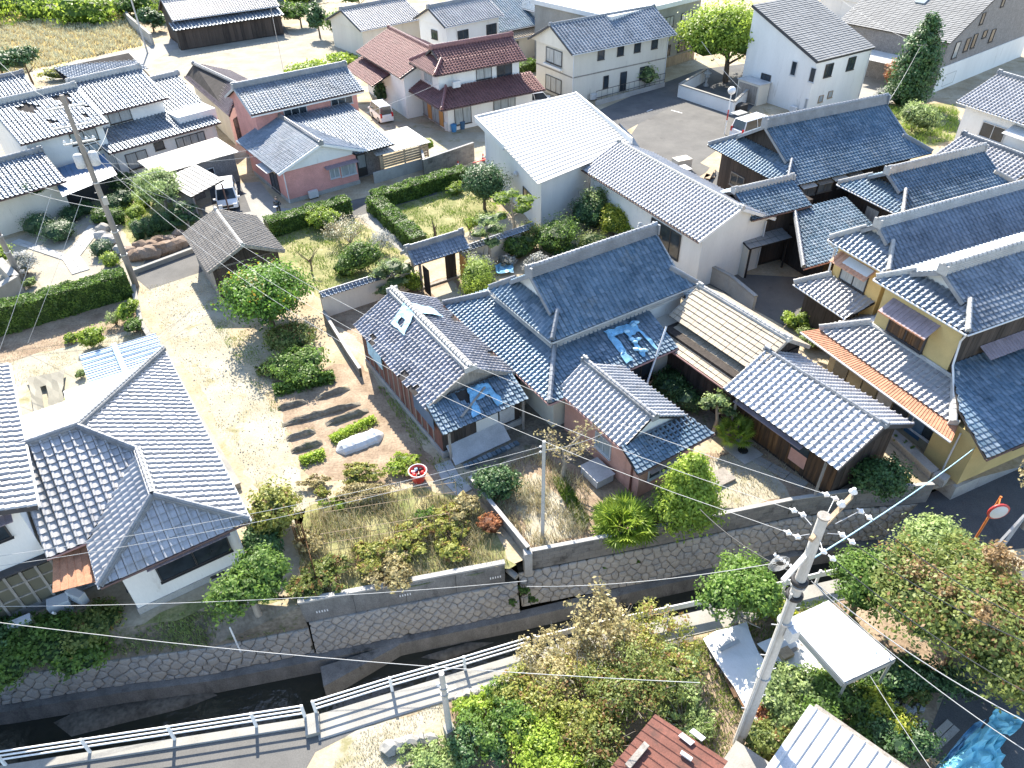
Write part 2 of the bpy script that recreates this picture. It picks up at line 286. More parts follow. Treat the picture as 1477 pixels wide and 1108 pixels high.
class MB:
    def __init__(s): s.v = []; s.f = []; s.sm = []; s.t = []
    def face(s, pts, smooth=False, tint=0.0):
        n = len(s.v); s.v += [tuple(p) for p in pts]; s.f.append(list(range(n, n + len(pts)))); s.sm.append(smooth); s.t.append(tint); return s
    def raw(s, pts, faces, smooth=False, tint=0.0):
        n = len(s.v); s.v += [tuple(p) for p in pts]
        for f in faces: s.f.append([n + i for i in f]); s.sm.append(smooth); s.t.append(tint)
        return s
    def box(s, o, a, b, c, tint=0.0):
        o, a, b, c = Vector(o), Vector(a), Vector(b), Vector(c)
        if a.cross(b).dot(c) < 0: a, b = b, a
        p = [o, o + a, o + a + b, o + b, o + c, o + a + c, o + a + b + c, o + b + c]
        return s.raw(p, [(0, 3, 2, 1), (4, 5, 6, 7), (0, 1, 5, 4), (1, 2, 6, 5), (2, 3, 7, 6), (3, 0, 4, 7)], tint=tint)
    def cbox(s, c, sx, sy, sz, rz=0.0, tint=0.0):
        "box by base centre, sizes and turn in radians"
        ca, sa = math.cos(rz), math.sin(rz); a = Vector((ca, sa, 0)) * sx; b = Vector((-sa, ca, 0)) * sy
        return s.box(Vector(c) - a / 2 - b / 2, a, b, (0, 0, sz), tint)
    def bar(s, p, q, w, h, tint=0.0):
        "square bar from p to q"
        p, q = Vector(p), Vector(q); d = (q - p); L = d.length
        if L < 1e-6: return s
        d.normalize(); ref = Vector((0, 0, 1)) if abs(d.z) < 0.95 else Vector((1, 0, 0))
        x = d.cross(ref).normalized() * w; z = x.cross(d).normalized() * h
        return s.box(p - x / 2 - z / 2, x, d * L, z, tint)
    def tube(s, pts, r, seg=6, smooth=True, cap=True, tint=0.0):
        pts = [Vector(p) for p in pts]; n = len(pts); rs = r if isinstance(r, (list, tuple)) else [r] * n
        ring = []; prev = None
        for i, p in enumerate(pts):
            d = (pts[min(i + 1, n - 1)] - pts[max(i - 1, 0)]).normalized()
            if prev is None:
                ref = Vector((0, 0, 1)) if abs(d.z) < 0.9 else Vector((1, 0, 0)); x = d.cross(ref).normalized()
            else:
                x = (prev - d * prev.dot(d)).normalized()
            prev = x; y = d.cross(x)
            ring.append([p + x * (rs[i] * math.cos(2 * math.pi * k / seg)) + y * (rs[i] * math.sin(2 * math.pi * k / seg)) for k in range(seg)])
        fs = []
        for i in range(n - 1):
            for k in range(seg):
                k2 = (k + 1) % seg; fs.append((i * seg + k, i * seg + k2, (i + 1) * seg + k2, (i + 1) * seg + k))
        s.raw([v for rr in ring for v in rr], fs, smooth, tint)
        if cap: s.face(ring[0][::-1], tint=tint); s.face(ring[-1], tint=tint)
        return s
    def lathe(s, c, prof, seg=12, smooth=True, tint=0.0):
        c = Vector(c); pts = []; fs = []
        for r, z in prof: pts += [c + Vector((r * math.cos(2 * math.pi * k / seg), r * math.sin(2 * math.pi * k / seg), z)) for k in range(seg)]
        for i in range(len(prof) - 1):
            for k in range(seg):
                k2 = (k + 1) % seg; fs.append((i * seg + k, i * seg + k2, (i + 1) * seg + k2, (i + 1) * seg + k))
        s.raw(pts, fs, smooth, tint)
        s.face(pts[-seg:], tint=tint); s.face(pts[:seg][::-1], tint=tint)
        return s
    def prism(s, poly, z0, z1, tint=0.0):
        n = len(poly); A = [Vector((p[0], p[1], z0)) for p in poly]; B = [Vector((p[0], p[1], z1)) for p in poly]
        area = sum(A[i].x * A[(i + 1) % n].y - A[(i + 1) % n].x * A[i].y for i in range(n))
        if area < 0: A.reverse(); B.reverse()
        s.face(B, tint=tint); s.face(A[::-1], tint=tint)
        for i in range(n): j = (i + 1) % n; s.face([A[i], A[j], B[j], B[i]], tint=tint)
        return s
    def blob(s, c, r, sub=1, jit=0.15, tint=0.0, smooth=True, squash=(1, 1, 1)):
        vs, fs = ICO[sub]; k = 1 + (rng.random(len(vs)) - 0.5) * 2 * jit
        v = vs * k[:, None] * np.array(squash) * r + np.array(c)
        return s.raw([tuple(x) for x in v], fs, smooth, tint)
    def mesh(s, name, org=(0, 0, 0)):
        v = np.array(s.v, dtype=np.float64) - np.array(org)
        return mesh_arrays(name, v, [i for f in s.f for i in f], [len(f) for f in s.f], s.t, s.sm)
    def build(s, name, material, parent=None, org=None):
        "world coordinates in; a child keeps its parent's origin"
        o0 = ORG[parent.name] if parent is not None else Vector(org if org is not None else (0, 0, 0))
        o = bpy.data.objects.new(name, s.mesh(name, o0)); C.objects.link(o)
        o.data.materials.append(M[material] if isinstance(material, str) else material)
        if parent is not None: o.parent = parent
        else: o.location = o0
        ORG[o.name] = o0
        return o
def make_ico():
    import bmesh
    out = {}
    for k in (1, 2, 3):
        bm = bmesh.new(); bmesh.ops.create_icosphere(bm, subdivisions=k, radius=1.0)
        out[k] = (np.array([v.co[:] for v in bm.verts]), [tuple(v.index for v in f.verts) for f in bm.faces]); bm.free()
    return out
ICO = make_ico()
def struct(name, pts_list, material, lift=0.0, kind='structure'):
    mb = MB()
    for pts in pts_list: mb.face([Vector((p[0], p[1], (p[2] if len(p) > 2 else 0) + lift)) for p in pts])
    # make every face look up
    for i, f in enumerate(mb.f):
        a = 0
        for k in range(len(f)):
            p, q = mb.v[f[k]], mb.v[f[(k + 1) % len(f)]]; a += p[0] * q[1] - q[0] * p[1]
        if a < 0: mb.f[i] = f[::-1]
    return tag(mb.build(name, material), kind=kind)
def patch(name, pxs, material, lift, z=0.0):
    return struct(name, [[at(x, y, z) for x, y in pxs]], material, lift)

# ------------------------------------------------------------------ tiled roofs
PROFILE = {     # (fraction across, height in units of tile width)
    'kawara': [(0.02, 0.0), (0.06, 0.22), (0.19, 0.30), (0.32, 0.22), (0.42, 0.0), (0.70, -.03), (0.95, 0.05)],
    'kawara_far': [(0.02, 0.0), (0.10, 0.28), (0.26, 0.28), (0.40, 0.0), (0.95, 0.03)],
    's': [(0.01, 0.0), (0.06, 0.20), (0.17, 0.28), (0.28, 0.20), (0.36, 0.0), (0.72, -.02), (0.97, 0.02)],
    'flat': [(0.02, 0.0), (0.98, 0.0)],
    'pan': [(0.0, 0.0), (0.06, 0.10), (0.12, 0.0), (1.0, 0.0)],
}
def tile_template(style, tw, tl, thick=0.028, lift=0.05):
    pr = PROFILE[style]; k = len(pr)
    top0 = [(x * tw, -0.02, h * tw + lift) for x, h in pr]; top1 = [(x * tw, tl, h * tw) for x, h in pr]
    lip1 = [(x * tw, -0.02, h * tw + lift - thick) for x, h in pr]
    v = top0 + top1 + list(top0) + lip1
    f = [(i, i + 1, k + i + 1, k + i) for i in range(k - 1)] + [(3 * k + i, 3 * k + i + 1, 2 * k + i + 1, 2 * k + i) for i in range(k - 1)]
    return np.array(v), f, [True] * (k - 1) + [False] * (k - 1)
def clip_poly(pts, poly):
    "clip (x, y, z) points by a convex counter-clockwise polygon in x, y"
    out = pts
    for i in range(len(poly)):
        a, b = poly[i], poly[(i + 1) % len(poly)]; ex, ey = b[0] - a[0], b[1] - a[1]
        inp, out = out, []
        if not inp: return out
        def sd(p): return ex * (p[1] - a[1]) - ey * (p[0] - a[0])
        for k in range(len(inp)):
            p, q = inp[k - 1], inp[k]; sp, sq = sd(p), sd(q)
            if (sp < 0) != (sq < 0):
                t = sp / (sp - sq); out.append(tuple(p[j] + t * (q[j] - p[j]) for j in range(3)))
            if sq >= 0: out.append(q)
    return out
TILE_MESH = {}
def slope(root, p0, p1, polys, material='tile', style='kawara', tw=0.28, tl=0.26, single=0, jit=0.009, holes=None, name='roof_slope', under='under', thick=0.10):
    """one pitch of a roof: eave from p0 to p1 (left to right seen from outside), polys = convex outlines in the plane.
    single = number of tiles kept as objects of their own (the nearest to the eave); the rest are one 'stuff' part."""
    p0, p1 = Vector(p0), Vector(p1); U = (p1 - p0); L = U.length; U.normalize()
    polys = [[Vector(p) for p in q] for q in polys]
    far = max((p for q in polys for p in q), key=lambda p: (p - p0 - U * (p - p0).dot(U)).length)
    V = (far - p0); V = (V - U * V.dot(U)).normalized(); Nn = U.cross(V)
    if Nn.z < 0: Nn = -Nn
    n_c = max(1, round(L / tw)); tw = L / n_c
    base = MB()
    for q in polys:
        top = [p - Nn * 0.012 for p in q]; bot = [p - Nn * thick for p in q]
        if (top[1] - top[0]).cross(top[2] - top[0]).dot(Nn) < 0: top.reverse(); bot.reverse()
        base.face(top); base.face(bot[::-1])
        for i in range(len(q)): j = (i + 1) % len(q); base.face([bot[i], bot[j], top[j], top[i]])
    part = base.build(name, under, root)
    tv, tf, tsm = tile_template(style, tw, tl); K = len(tv)
    V_, L_, T_, TI, SM = [], [], [], [], []
    nv = 0; whole = []
    for q in polys:
        uv = [((p - p0).dot(U), (p - p0).dot(V)) for p in q]
        ar = sum(uv[i][0] * uv[(i + 1) % len(uv)][1] - uv[(i + 1) % len(uv)][0] * uv[i][1] for i in range(len(uv)))
        if ar < 0: uv.reverse()
        c0, c1 = math.floor(min(a for a, b in uv) / tw), math.ceil(max(a for a, b in uv) / tw)
        r0, r1 = math.floor(min(b for a, b in uv) / tl + 1e-4), math.ceil(max(b for a, b in uv) / tl - 1e-4)
        E_ = []
        for i in range(len(uv)):
            a, b = uv[i], uv[(i + 1) % len(uv)]; d = math.hypot(b[0] - a[0], b[1] - a[1])
            if d > 1e-5: E_.append((a[0], a[1], (b[0] - a[0]) / d, (b[1] - a[1]) / d))
        uvc = [(e[0], e[1]) for e in E_]
        for r in range(r0, r1):
            for c in range(c0, c1):
                x, y = c * tw, r * tl
                worst = 9.0; outall = False
                for ax, ay, ex, ey in E_:
                    ds = [ex * (yy - ay) - ey * (xx - ax) for xx, yy in ((x, y), (x + tw, y), (x + tw, y + tl), (x, y + tl))]
                    worst = min(worst, min(ds))
                    if max(ds) < 0.01: outall = True; break
                if outall: continue
                if holes and any(abs(x + tw / 2 - hx) / hr[0] + abs(y + tl / 2 - hy) / hr[1] < 1 + random.uniform(-.35, .35) for hx, hy, hr in holes): continue
                ti = min(1.0, max(0.0, random.gauss(0.33, 0.20)))
                if worst > -0.03:
                    whole.append((x, y, ti))
                else:
                    for fi, f in enumerate(tf):
                        pts = [(tv[i][0] + x, tv[i][1] + y, tv[i][2]) for i in f]
                        cp = clip_poly(pts, uvc)
                        if len(cp) >= 3:
                            V_ += cp; L_ += list(range(nv, nv + len(cp))); nv += len(cp); T_.append(len(cp)); TI.append(ti); SM.append(False)
    lone = []
    if single and whole:
        whole.sort(key=lambda w: (w[1], w[0])); lone, whole = whole[:single], whole[single:]
    if whole:
        W = np.array(whole); n = len(W)
        vv = np.repeat(tv[None], n, 0).copy(); vv[:, :, 0] += W[:, 0:1]; vv[:, :, 1] += W[:, 1:2]
        if jit:
            vv[:, :, 2] += (rng.random((n, 1)) - 0.3) * jit
            vv[:, :, 0] += (rng.random((n, 1)) - 0.5) * jit * 1.2; vv[:, :, 1] += (rng.random((n, 1)) - 0.5) * jit * 1.2
            vv[:, :, 2] += (rng.random((n, 1)) - 0.5) * jit * 1.2 * (vv[:, :, 0] - W[:, 0:1]) / tw
        fl = np.array(tf); lo = (fl[None] + (np.arange(n) * K)[:, None, None] + nv).ravel()
        V_ = list(map(tuple, V_)); allv = np.concatenate([np.array(V_).reshape(-1, 3), vv.reshape(-1, 3)])
        loops = np.concatenate([np.array(L_, dtype=np.int64), lo]); tot = np.concatenate([np.array(T_, dtype=np.int64), np.full(n * len(tf), 4)])
        tint = np.concatenate([np.array(TI), np.repeat(W[:, 2], len(tf))]); sm = np.concatenate([np.array(SM, dtype=bool), np.tile(tsm, n)])
    else:
        allv, loops, tot, tint, sm = np.array(V_).reshape(-1, 3), np.array(L_), np.array(T_), np.array(TI), np.array(SM, dtype=bool)
    R3 = np.array([U[:], V[:], Nn[:]]); o0 = ORG[root.name]
    if len(allv):
        w = allv @ R3 + np.array(p0 - o0)
        me = mesh_arrays('roof_tiles', w, loops, tot, tint, sm)
        o = bpy.data.objects.new('roof_tiles', me); C.objects.link(o); o.parent = part; o['kind'] = 'stuff'; me.materials.append(M[material]); ORG[o.name] = o0
    if lone:
        key = (style, round(tw, 3), tl, material)
        if key not in TILE_MESH:
            vs = []
            for k in range(8):
                me = mesh_arrays('roof_tile', tv, [i for f in tf for i in f], [4] * len(tf), [k / 7.5] * len(tf), tsm); me.materials.append(M[material]); vs.append(me)
            TILE_MESH[key] = vs
        rot = Matrix((U, V, Nn)).transposed().to_euler()
        for x, y, ti in lone:
            o = bpy.data.objects.new('roof_tile', TILE_MESH[key][min(7, int(ti * 7.99))]); C.objects.link(o)
            o.parent = part; o.location = p0 + U * x + V * y - o0; o.rotation_euler = rot
    return part
def ridge(root, p, q, w=0.30, h=0.28, material='ridge', ends=True, name='ridge', seg=0.30):
    "stacked ridge tiles with half-round caps"
    p, q = Vector(p), Vector(q); d = q - p; L = d.length; d.normalize()
    x = d.cross(Vector((0, 0, 1))).normalized(); up = x.cross(d).normalized()
    mb = MB(); lay = max(2, round(h / 0.09)); hh = h / lay
    for i in range(lay):
        ww = w * (1.0 - 0.10 * i) ; mb.box(p - x * ww / 2 + up * (i * hh - 0.06), x * ww, d * L, up * (hh * 0.72)); 
        ww *= 0.86; mb.box(p - x * ww / 2 + up * (i * hh + hh * 0.72 - 0.06) + d * 0.01, x * ww, d * (L - 0.02), up * (hh * 0.28))
    n = max(1, round(L / seg)); r = w * 0.30; t = h - 0.06
    for i in range(n):
        a = p + d * (L * i / n) + up * t; b = p + d * (L * (i + 1) / n) + up * t
        pts = []; 
        for c_, rr in ((a, r * 1.12), (a + (b - a) * 0.25, r * 1.12), (a + (b - a) * 0.26, r * 0.95), (b, r * 0.95)):
            pts += [c_ + x * (rr * math.cos(math.pi * k / 5)) + up * (rr * math.sin(math.pi * k / 5)) for k in range(6)]
        mb.raw(pts, [(j * 6 + k, j * 6 + 6 + k, j * 6 + 7 + k, j * 6 + 1 + k) for j in range(3) for k in range(5)], False, random.random())
    o = mb.build(name, material, root)
    if ends:
        for e, s in ((p, -1), (q, 1)):
            m2 = MB(); m2.box(e - x * w * 0.62 + d * (0.0 if s > 0 else -0.10) - up * 0.10, x * w * 1.24, d * 0.10, up * (h + 0.10))
            m2.tube([e + up * (h + 0.02) + d * (0.1 * s), e + up * (h + 0.02) - d * (0.25 * s)], 0.09, 8)
            m2.build('ridge_end', material, o)
    return o
def board(root, p, q, w=0.05, h=0.16, material='trim_dark', name='fascia', dz=0.0):
    p, q = Vector(p), Vector(q); v = Vector((0, 0, dz)); return MB().bar(p + v, q + v, w, h).build(name, material, root)
def gutter(root, p, q, material='gutter_w', r=0.055):
    p, q = Vector(p), Vector(q); d = (q - p); out = Vector((d.y, -d.x, 0)).normalized() * 0.05
    return MB().tube([p + out - Vector((0, 0, .06)), q + out - Vector((0, 0, .06))], r, 6).build('gutter', material, root)
class Grid:
    "a block in a turned grid: a = along u, b = along v"
    def __init__(s, th): s.th = th
    def __call__(s, u, v, z=0.0): return gr(s.th, u, v, z)
def hip(root, G, axis, u0, u1, v0, v1, ze, zr, g0=0.0, g1=0.0, oh=0.35, rmat='ridge', gut='gutter_w', gable='white', rw=0.30, rh=0.30, verge='trim_dark', sides=(1, 1), hipr=True, **kw):
    """ridged roof on a rectangle. axis = 'u' or 'v' is the ridge; g0, g1 = inset of a hipped skirt at the low and high end
    (0 = plain gable); sides = (near or left pitch, far or right pitch) to build."""
    if axis == 'u':
        P = lambda a, b, z: G(a, b, z); a0, a1, b0, b1 = u0, u1, v0, v1; flip = False
    else:
        P = lambda a, b, z: G(b, a, z); a0, a1, b0, b1 = v0, v1, u0, u1; flip = True
    half = (b1 - b0) / 2; bm = (b0 + b1) / 2; s = (zr - ze) / half
    q0 = a0 + (g0 - oh if 0 < g0 < half - 0.01 else g0); q1 = a1 - (g1 - oh if 0 < g1 < half - 0.01 else g1)
    zg = lambda g: ze + s * g
    for side in (0, 1):
        if not sides[side]: continue
        e = b0 if side == 0 else b1; sg = 1 if side == 0 else -1
        polys = []
        def pt(a, d): return P(a, e + sg * d, ze + s * d)
        gm = max(g0, g1)
        if g0 == 0 and g1 == 0: polys = [[pt(a0, 0), pt(a1, 0), pt(a1, half), pt(a0, half)]]
        else:
            gs = sorted(set([0.0, g0, g1, half]))
            for i in range(len(gs) - 1):
                d0, d1 = gs[i], gs[i + 1]
                def lo(d, up): return (a0 + d if d <= g0 and not (up and d >= g0) else q0) if g0 > 0 else a0
                def hi(d, up): return (a1 - d if d <= g1 and not (up and d >= g1) else q1) if g1 > 0 else a1
                L0 = a0 + d0 if d0 < g0 else q0; L1 = a0 + d1 if d1 <= g0 else q0
                H0 = a1 - d0 if d0 < g1 else q1; H1 = a1 - d1 if d1 <= g1 else q1
                if g0 == 0: L0 = L1 = a0
                if g1 == 0: H0 = H1 = a1
                q = [pt(L0, d0), pt(H0, d0), pt(H1, d1), pt(L1, d1)]
                q = [p for k, p in enumerate(q) if (p - q[k - 1]).length > 1e-4]
                if len(q) >= 3: polys.append(q)
        ea, eb = pt(a0, 0), pt(a1, 0)
        if (side == 1) != flip: ea, eb = eb, ea
        slope(root, ea, eb, polys, **kw)
        if gut: gutter(root, ea, eb, gut)
    for end in (0, 1):
        g = (g0, g1)[end]; a = (a0, a1)[end]; sg = 1 if end == 0 else -1
        if g > 0:
            gg = min(g, half)
            q = [P(a, b0, ze), P(a, b1, ze), P(a + sg * gg, b1 - gg, zg(gg)), P(a + sg * gg, b0 + gg, zg(gg))]
            q = [p for k, p in enumerate(q) if (p - q[k - 1]).length > 1e-4]
            ea, eb = P(a, b1, ze), P(a, b0, ze)
            if (end == 1) != flip: ea, eb = eb, ea
            slope(root, ea, eb, [q], **kw)
            if gut: gutter(root, ea, eb, gut)
            if hipr:
                for b, sb in ((b0, 1), (b1, -1)):
                    ridge(root, P(a + sg * 0.05, b + sb * 0.05, ze + 0.12), P(a + sg * gg, b + sb * gg, zg(gg) + 0.10), 0.24, 0.20, rmat, ends=False, name='hip_ridge')
        if gable and g < half - 0.01:
            ai = a + sg * (g + 0.02 if g > 0 else oh); zz = ze + s * g if g > 0 else ze
            zb = zz - 0.02; bb = half - g if g > 0 else half
            ws = 0.02 if g == 0 else 0
            MB().face([P(ai, bm - bb, zb - 0.05), P(ai, bm + bb, zb - 0.05), P(ai, bm, zr - 0.09)] if (end == 0) != flip else [P(ai, bm + bb, zb - 0.05), P(ai, bm - bb, zb - 0.05), P(ai, bm, zr - 0.09)][::1]).build('gable', gable, root)
            av = (q0, q1)[end] if g > 0 else a
            for sb in (-1, 1):
                board(root, P(av, bm + sb * (half - g), ze + s * g - 0.06), P(av, bm, zr - 0.06), 0.06, 0.20, verge, 'bargeboard')
    if rmat and q1 - q0 > 0.2: ridge(root, P(q0, bm, zr + 0.02), P(q1, bm, zr + 0.02), rw, rh, rmat)
def walls(root, G, u0, u1, v0, v1, z0, z1, material, name='wall'):
    mb = MB(); mb.prism([G(u0, v0), G(u1, v0), G(u1, v1), G(u0, v1)], z0, z1); return mb.build(name, material, root)
def window(root, A, B, a, z0, w, h, n=2, frame='alu', glass='glass', depth=0.07, name='window', bars=0, sill=True, parent=None):
    "window on the wall line A to B (left to right seen from outside), a metres from A"
    A, B = Vector(A), Vector(B); d = (B - A); d.z = 0; d.normalize(); out = Vector((d.y, -d.x, 0))
    o = A + d * a; o = Vector((o.x, o.y, z0)); up = Vector((0, 0, 1)); t = 0.055
    mb = MB(); q = o + out * 0.004
    mb.box(q, d * w, out * depth, up * t); mb.box(q + up * (h - t), d * w, out * depth, up * t)
    mb.box(q + up * t, d * t, out * depth, up * (h - 2 * t)); mb.box(q + d * (w - t) + up * t, d * t, out * depth, up * (h - 2 * t))
    for i in range(1, n): mb.box(q + d * (w * i / n - 0.025) + up * t, d * 0.05, out * (depth * 0.8), up * (h - 2 * t))
    for i in range(bars): mb.box(q + d * t + up * (h * (i + 1) / (bars + 1) - 0.02) + out * 0.03, d * (w - 2 * t), out * 0.03, up * 0.03)
    if sill: mb.box(q - up * 0.05 - d * 0.04, d * (w + 0.08), out * (depth + 0.05), up * 0.045)
    f = mb.build(name, frame, parent or root)
    if parent is None:
        for i in range(n):
            MB().box(o + out * 0.018 + d * (w * i / n + 0.03) + up * 0.03, d * (w / n - 0.06), out * 0.012, up * (h - 0.06)).build('pane', glass, f)
    return f
def awning(root, A, B, a, z, w, dep=0.7, drop=0.25, material='awning', name='awning'):
    A, B = Vector(A), Vector(B); d = (B - A); d.z = 0; d.normalize(); out = Vector((d.y, -d.x, 0))
    o = A + d * a; o = Vector((o.x, o.y, z)) + out * 0.01
    mb = MB(); n = max(3, int(w / 0.12))
    for i in range(n):
        mb.box(o + d * (w * i / n), d * (w / n - 0.004), out * dep - Vector((0, 0, drop)), Vector((0, 0, 0.02 + 0.018 * (i % 2))), random.random())
    return mb.build(name, material, root)
def corrugated(root, p0, p1, p2, p3, pitch=0.25, amp=0.03, material='sheet_grey', name='roof_sheet', rib=False):
    "ribbed metal sheet; ribs run from edge p0-p1 to edge p3-p2"
    p0, p1, p2, p3 = map(Vector, (p0, p1, p2, p3)); L = (p1 - p0).length; n = max(2, round(L / pitch)); mb = MB()
    nn = (p1 - p0).cross(p3 - p0).normalized()
    if nn.z < 0: nn = -nn
    prof = [(0, 0), (0.40, 0), (0.5, 1), (0.6, 1), (0.7, 0)] if not rib else [(0, 0), (0.86, 0), (0.88, 1), (0.96, 1), (0.98, 0)]
    A, Bb = [], []
    for i in range(n):
        for f, h in prof:
            t = (i + f) / n; A.append(p0.lerp(p1, t) + nn * h * amp); Bb.append(p3.lerp(p2, t) + nn * h * amp)
    A.append(p1); Bb.append(p2); k = len(A)
    up = (A[1] - A[0]).cross(Bb[0] - A[0]).z > 0
    mb.raw(A + Bb, [(i, i + 1, k + i + 1, k + i) if up else (k + i, k + i + 1, i + 1, i) for i in range(k - 1)])
    # underside gives the sheet thickness
    mb.raw([p - nn * 0.03 for p in (p0, p1, p2, p3)] + [p0, p1, p2, p3], [(3, 2, 1, 0), (0, 1, 5, 4), (1, 2, 6, 5), (2, 3, 7, 6), (3, 0, 4, 7)])
    return mb.build(name, material, root)

# ------------------------------------------------------------------ plants
def rand_dirs(n):
    v = rng.normal(size=(n, 3)); return v / np.linalg.norm(v, axis=1)[:, None]
def leaf_cloud(pts, nrm, size, tint, flat=0.5, aspect=0.55):
    "one leaf (two triangles) at each point, facing roughly along nrm"
    n = len(pts); d = nrm + rng.normal(size=(n, 3)) * flat; d /= np.linalg.norm(d, axis=1)[:, None]
    t = np.cross(d, rand_dirs(n)); t /= np.maximum(1e-6, np.linalg.norm(t, axis=1))[:, None]; b = np.cross(d, t)
    s = size * (0.6 + 0.8 * rng.random(n))[:, None]
    v = np.stack([pts - t * s, pts - b * s * aspect, pts + t * s, pts + b * s * aspect], 1).reshape(-1, 3)
    return v, np.arange(4 * n), np.full(n, 4), tint
DENS, FINE = 2.1, 0.66
def crown_mesh(name, spec, n, leaf, core=0.72, flat=0.55, inner=True, tint_base=0.0, tint_amp=1.0):
    n = int(n * DENS); leaf *= FINE
    """spec = list of (centre, radii) lobes; leaves sit in clumps on the lobes' skins, tint paints light on the outer and upper ones, shade on the core"""
    vol = np.array([r[0] * r[1] + r[0] * r[2] + r[1] * r[2] for c, r in spec]); w = vol / vol.sum()
    VV, LL, TT, TI = [], [], [], []; off = 0
    for (c, r), k in zip(spec, np.maximum(12, (n * w).astype(int))):
        c = np.array(c, float); r = np.array(r, float)
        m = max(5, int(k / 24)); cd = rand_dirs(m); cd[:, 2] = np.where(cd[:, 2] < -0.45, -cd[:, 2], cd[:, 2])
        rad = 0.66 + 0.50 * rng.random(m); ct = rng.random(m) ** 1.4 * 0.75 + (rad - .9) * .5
        idx = rng.integers(0, m, k)
        loc = rng.normal(size=(k, 3)) * (0.11 + 0.10 * rng.random((k, 1)))
        p = cd[idx] * rad[idx][:, None] + loc
        tint = np.clip(tint_base + .07 + tint_amp * (ct[idx] * 0.7 + 0.45 * rng.random(k) + 0.12 * cd[idx][:, 2] - 0.05), 0, 1)  # outer and upper clumps get a paler tint, as if better lit
        pts = c + p * r
        nn = p / np.maximum(1e-6, np.linalg.norm(p, axis=1))[:, None] + np.array([0, 0, 0.35])
        v, l, t, ti = leaf_cloud(pts, nn, leaf, tint, flat)
        VV.append(v); LL.append(l + off); TT.append(t); TI.append(ti); off += len(v)
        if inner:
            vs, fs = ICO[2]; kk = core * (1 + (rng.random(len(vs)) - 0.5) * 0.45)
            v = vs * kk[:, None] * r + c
            VV.append(v); LL.append(np.array(fs).ravel() + off); TT.append(np.full(len(fs), 3)); TI.append(rng.random(len(fs)) * 0.08); off += len(v)  # darkest tint on the core, painting the shade inside the crown
    return mesh_arrays(name, np.concatenate(VV), np.concatenate(LL), np.concatenate(TT), np.concatenate(TI))
def lobes(n, rx, ry, rz, z0, spread=0.55, size=0.55):
    out = []
    for i in range(n):
        d = rand_dirs(1)[0]; d[2] = abs(d[2]) * 0.9 - 0.25
        k = spread * (0.6 + 0.5 * rng.random()); s = size * (0.8 + 0.45 * rng.random())
        out.append(((d[0] * rx * k, d[1] * ry * k, z0 + rz + d[2] * rz * k), (rx * s, ry * s, rz * s)))
    return out
def child(root, name, me, material):
    o = bpy.data.objects.new(name, me); C.objects.link(o); o.parent = root; me.materials.append(M[material]); ORG[o.name] = ORG[root.name]; return o
def trunk_mesh(h, r, n_limb=5, reach=0.6, top=0.5, lean=0.1, spread_z=(0.45, 0.95), seg=7):
    mb = MB(); lx, ly = random.uniform(-lean, lean) * h, random.uniform(-lean, lean) * h
    pts = [Vector((0, 0, -0.1)), Vector((lx * .25, ly * .25, h * .35)), Vector((lx * .6, ly * .6, h * .7)), Vector((lx, ly, h))]
    mb.tube(pts, [r * 1.25, r, r * 0.75, r * 0.3], seg)
    for i in range(n_limb):
        a = 2 * math.pi * (i + random.random() * .6) / n_limb; t = random.uniform(*spread_z); b = pts[0].lerp(pts[3], t)
        e = b + Vector((math.cos(a) * reach, math.sin(a) * reach, top * random.uniform(.6, 1.2)))
        m = b.lerp(e, .5) + Vector((0, 0, -.06 * h * random.random()))
        mb.tube([b, m, e], [r * .5, r * .35, r * .15], 5)
    return mb
def tree(name, label, cat, loc, rx, ry, rz, zc, n, leaf, material, bark='bark', nl=7, spread=0.6, size=0.55, group=None, tr=0.12, limbs=5, core=0.7, flat=0.55, spec=None, tb=0.0, inner=True):
    """root at the foot; zc = height of the crown's underside"""
    root = thing(name, label, cat, loc, group)
    spec = spec or lobes(nl, rx, ry, rz, zc, spread, size)
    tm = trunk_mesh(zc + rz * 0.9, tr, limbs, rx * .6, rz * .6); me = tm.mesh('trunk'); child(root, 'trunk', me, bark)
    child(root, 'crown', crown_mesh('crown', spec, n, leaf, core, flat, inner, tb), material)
    return root
def shrub(name, label, cat, loc, rx, ry, rz, n, leaf, material, nl=5, group=None, core=0.75, spread=0.5, size=0.6, flat=0.55, stems='bark', tb=0.0, inner=True):
    root = thing(name, label, cat, loc, group)
    spec = lobes(nl, rx, ry, rz, -rz * 0.12, spread, size)
    mb = MB()
    for i in range(4 if inner else 16):
        a = random.random() * 6.28; mb.tube([(0, 0, -.05), (math.cos(a) * rx * .3, math.sin(a) * ry * .3, rz * .7), (math.cos(a) * rx * (.5 if inner else .85), math.sin(a) * ry * (.5 if inner else .85), rz * random.uniform(1.2, 2.0))], [.03, .02, .008], 4)
    child(root, 'stem', mb.mesh('stem'), stems)
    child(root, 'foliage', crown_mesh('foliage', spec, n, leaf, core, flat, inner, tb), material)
    return root
def ball(name, label, cat, loc, r, rz, n, leaf, material, group=None, sq=1.0):
    "clipped round shrub"
    root = thing(name, label, cat, loc, group)
    child(root, 'foliage', crown_mesh('foliage', [((0, 0, rz * 0.85), (r, r * sq, rz))], n, leaf, 0.9, 0.4), material)
    child(root, 'stem', MB().tube([(0, 0, -.05), (0, 0, rz * .6)], [.06, .05], 5).mesh('stem'), 'bark')
    return root
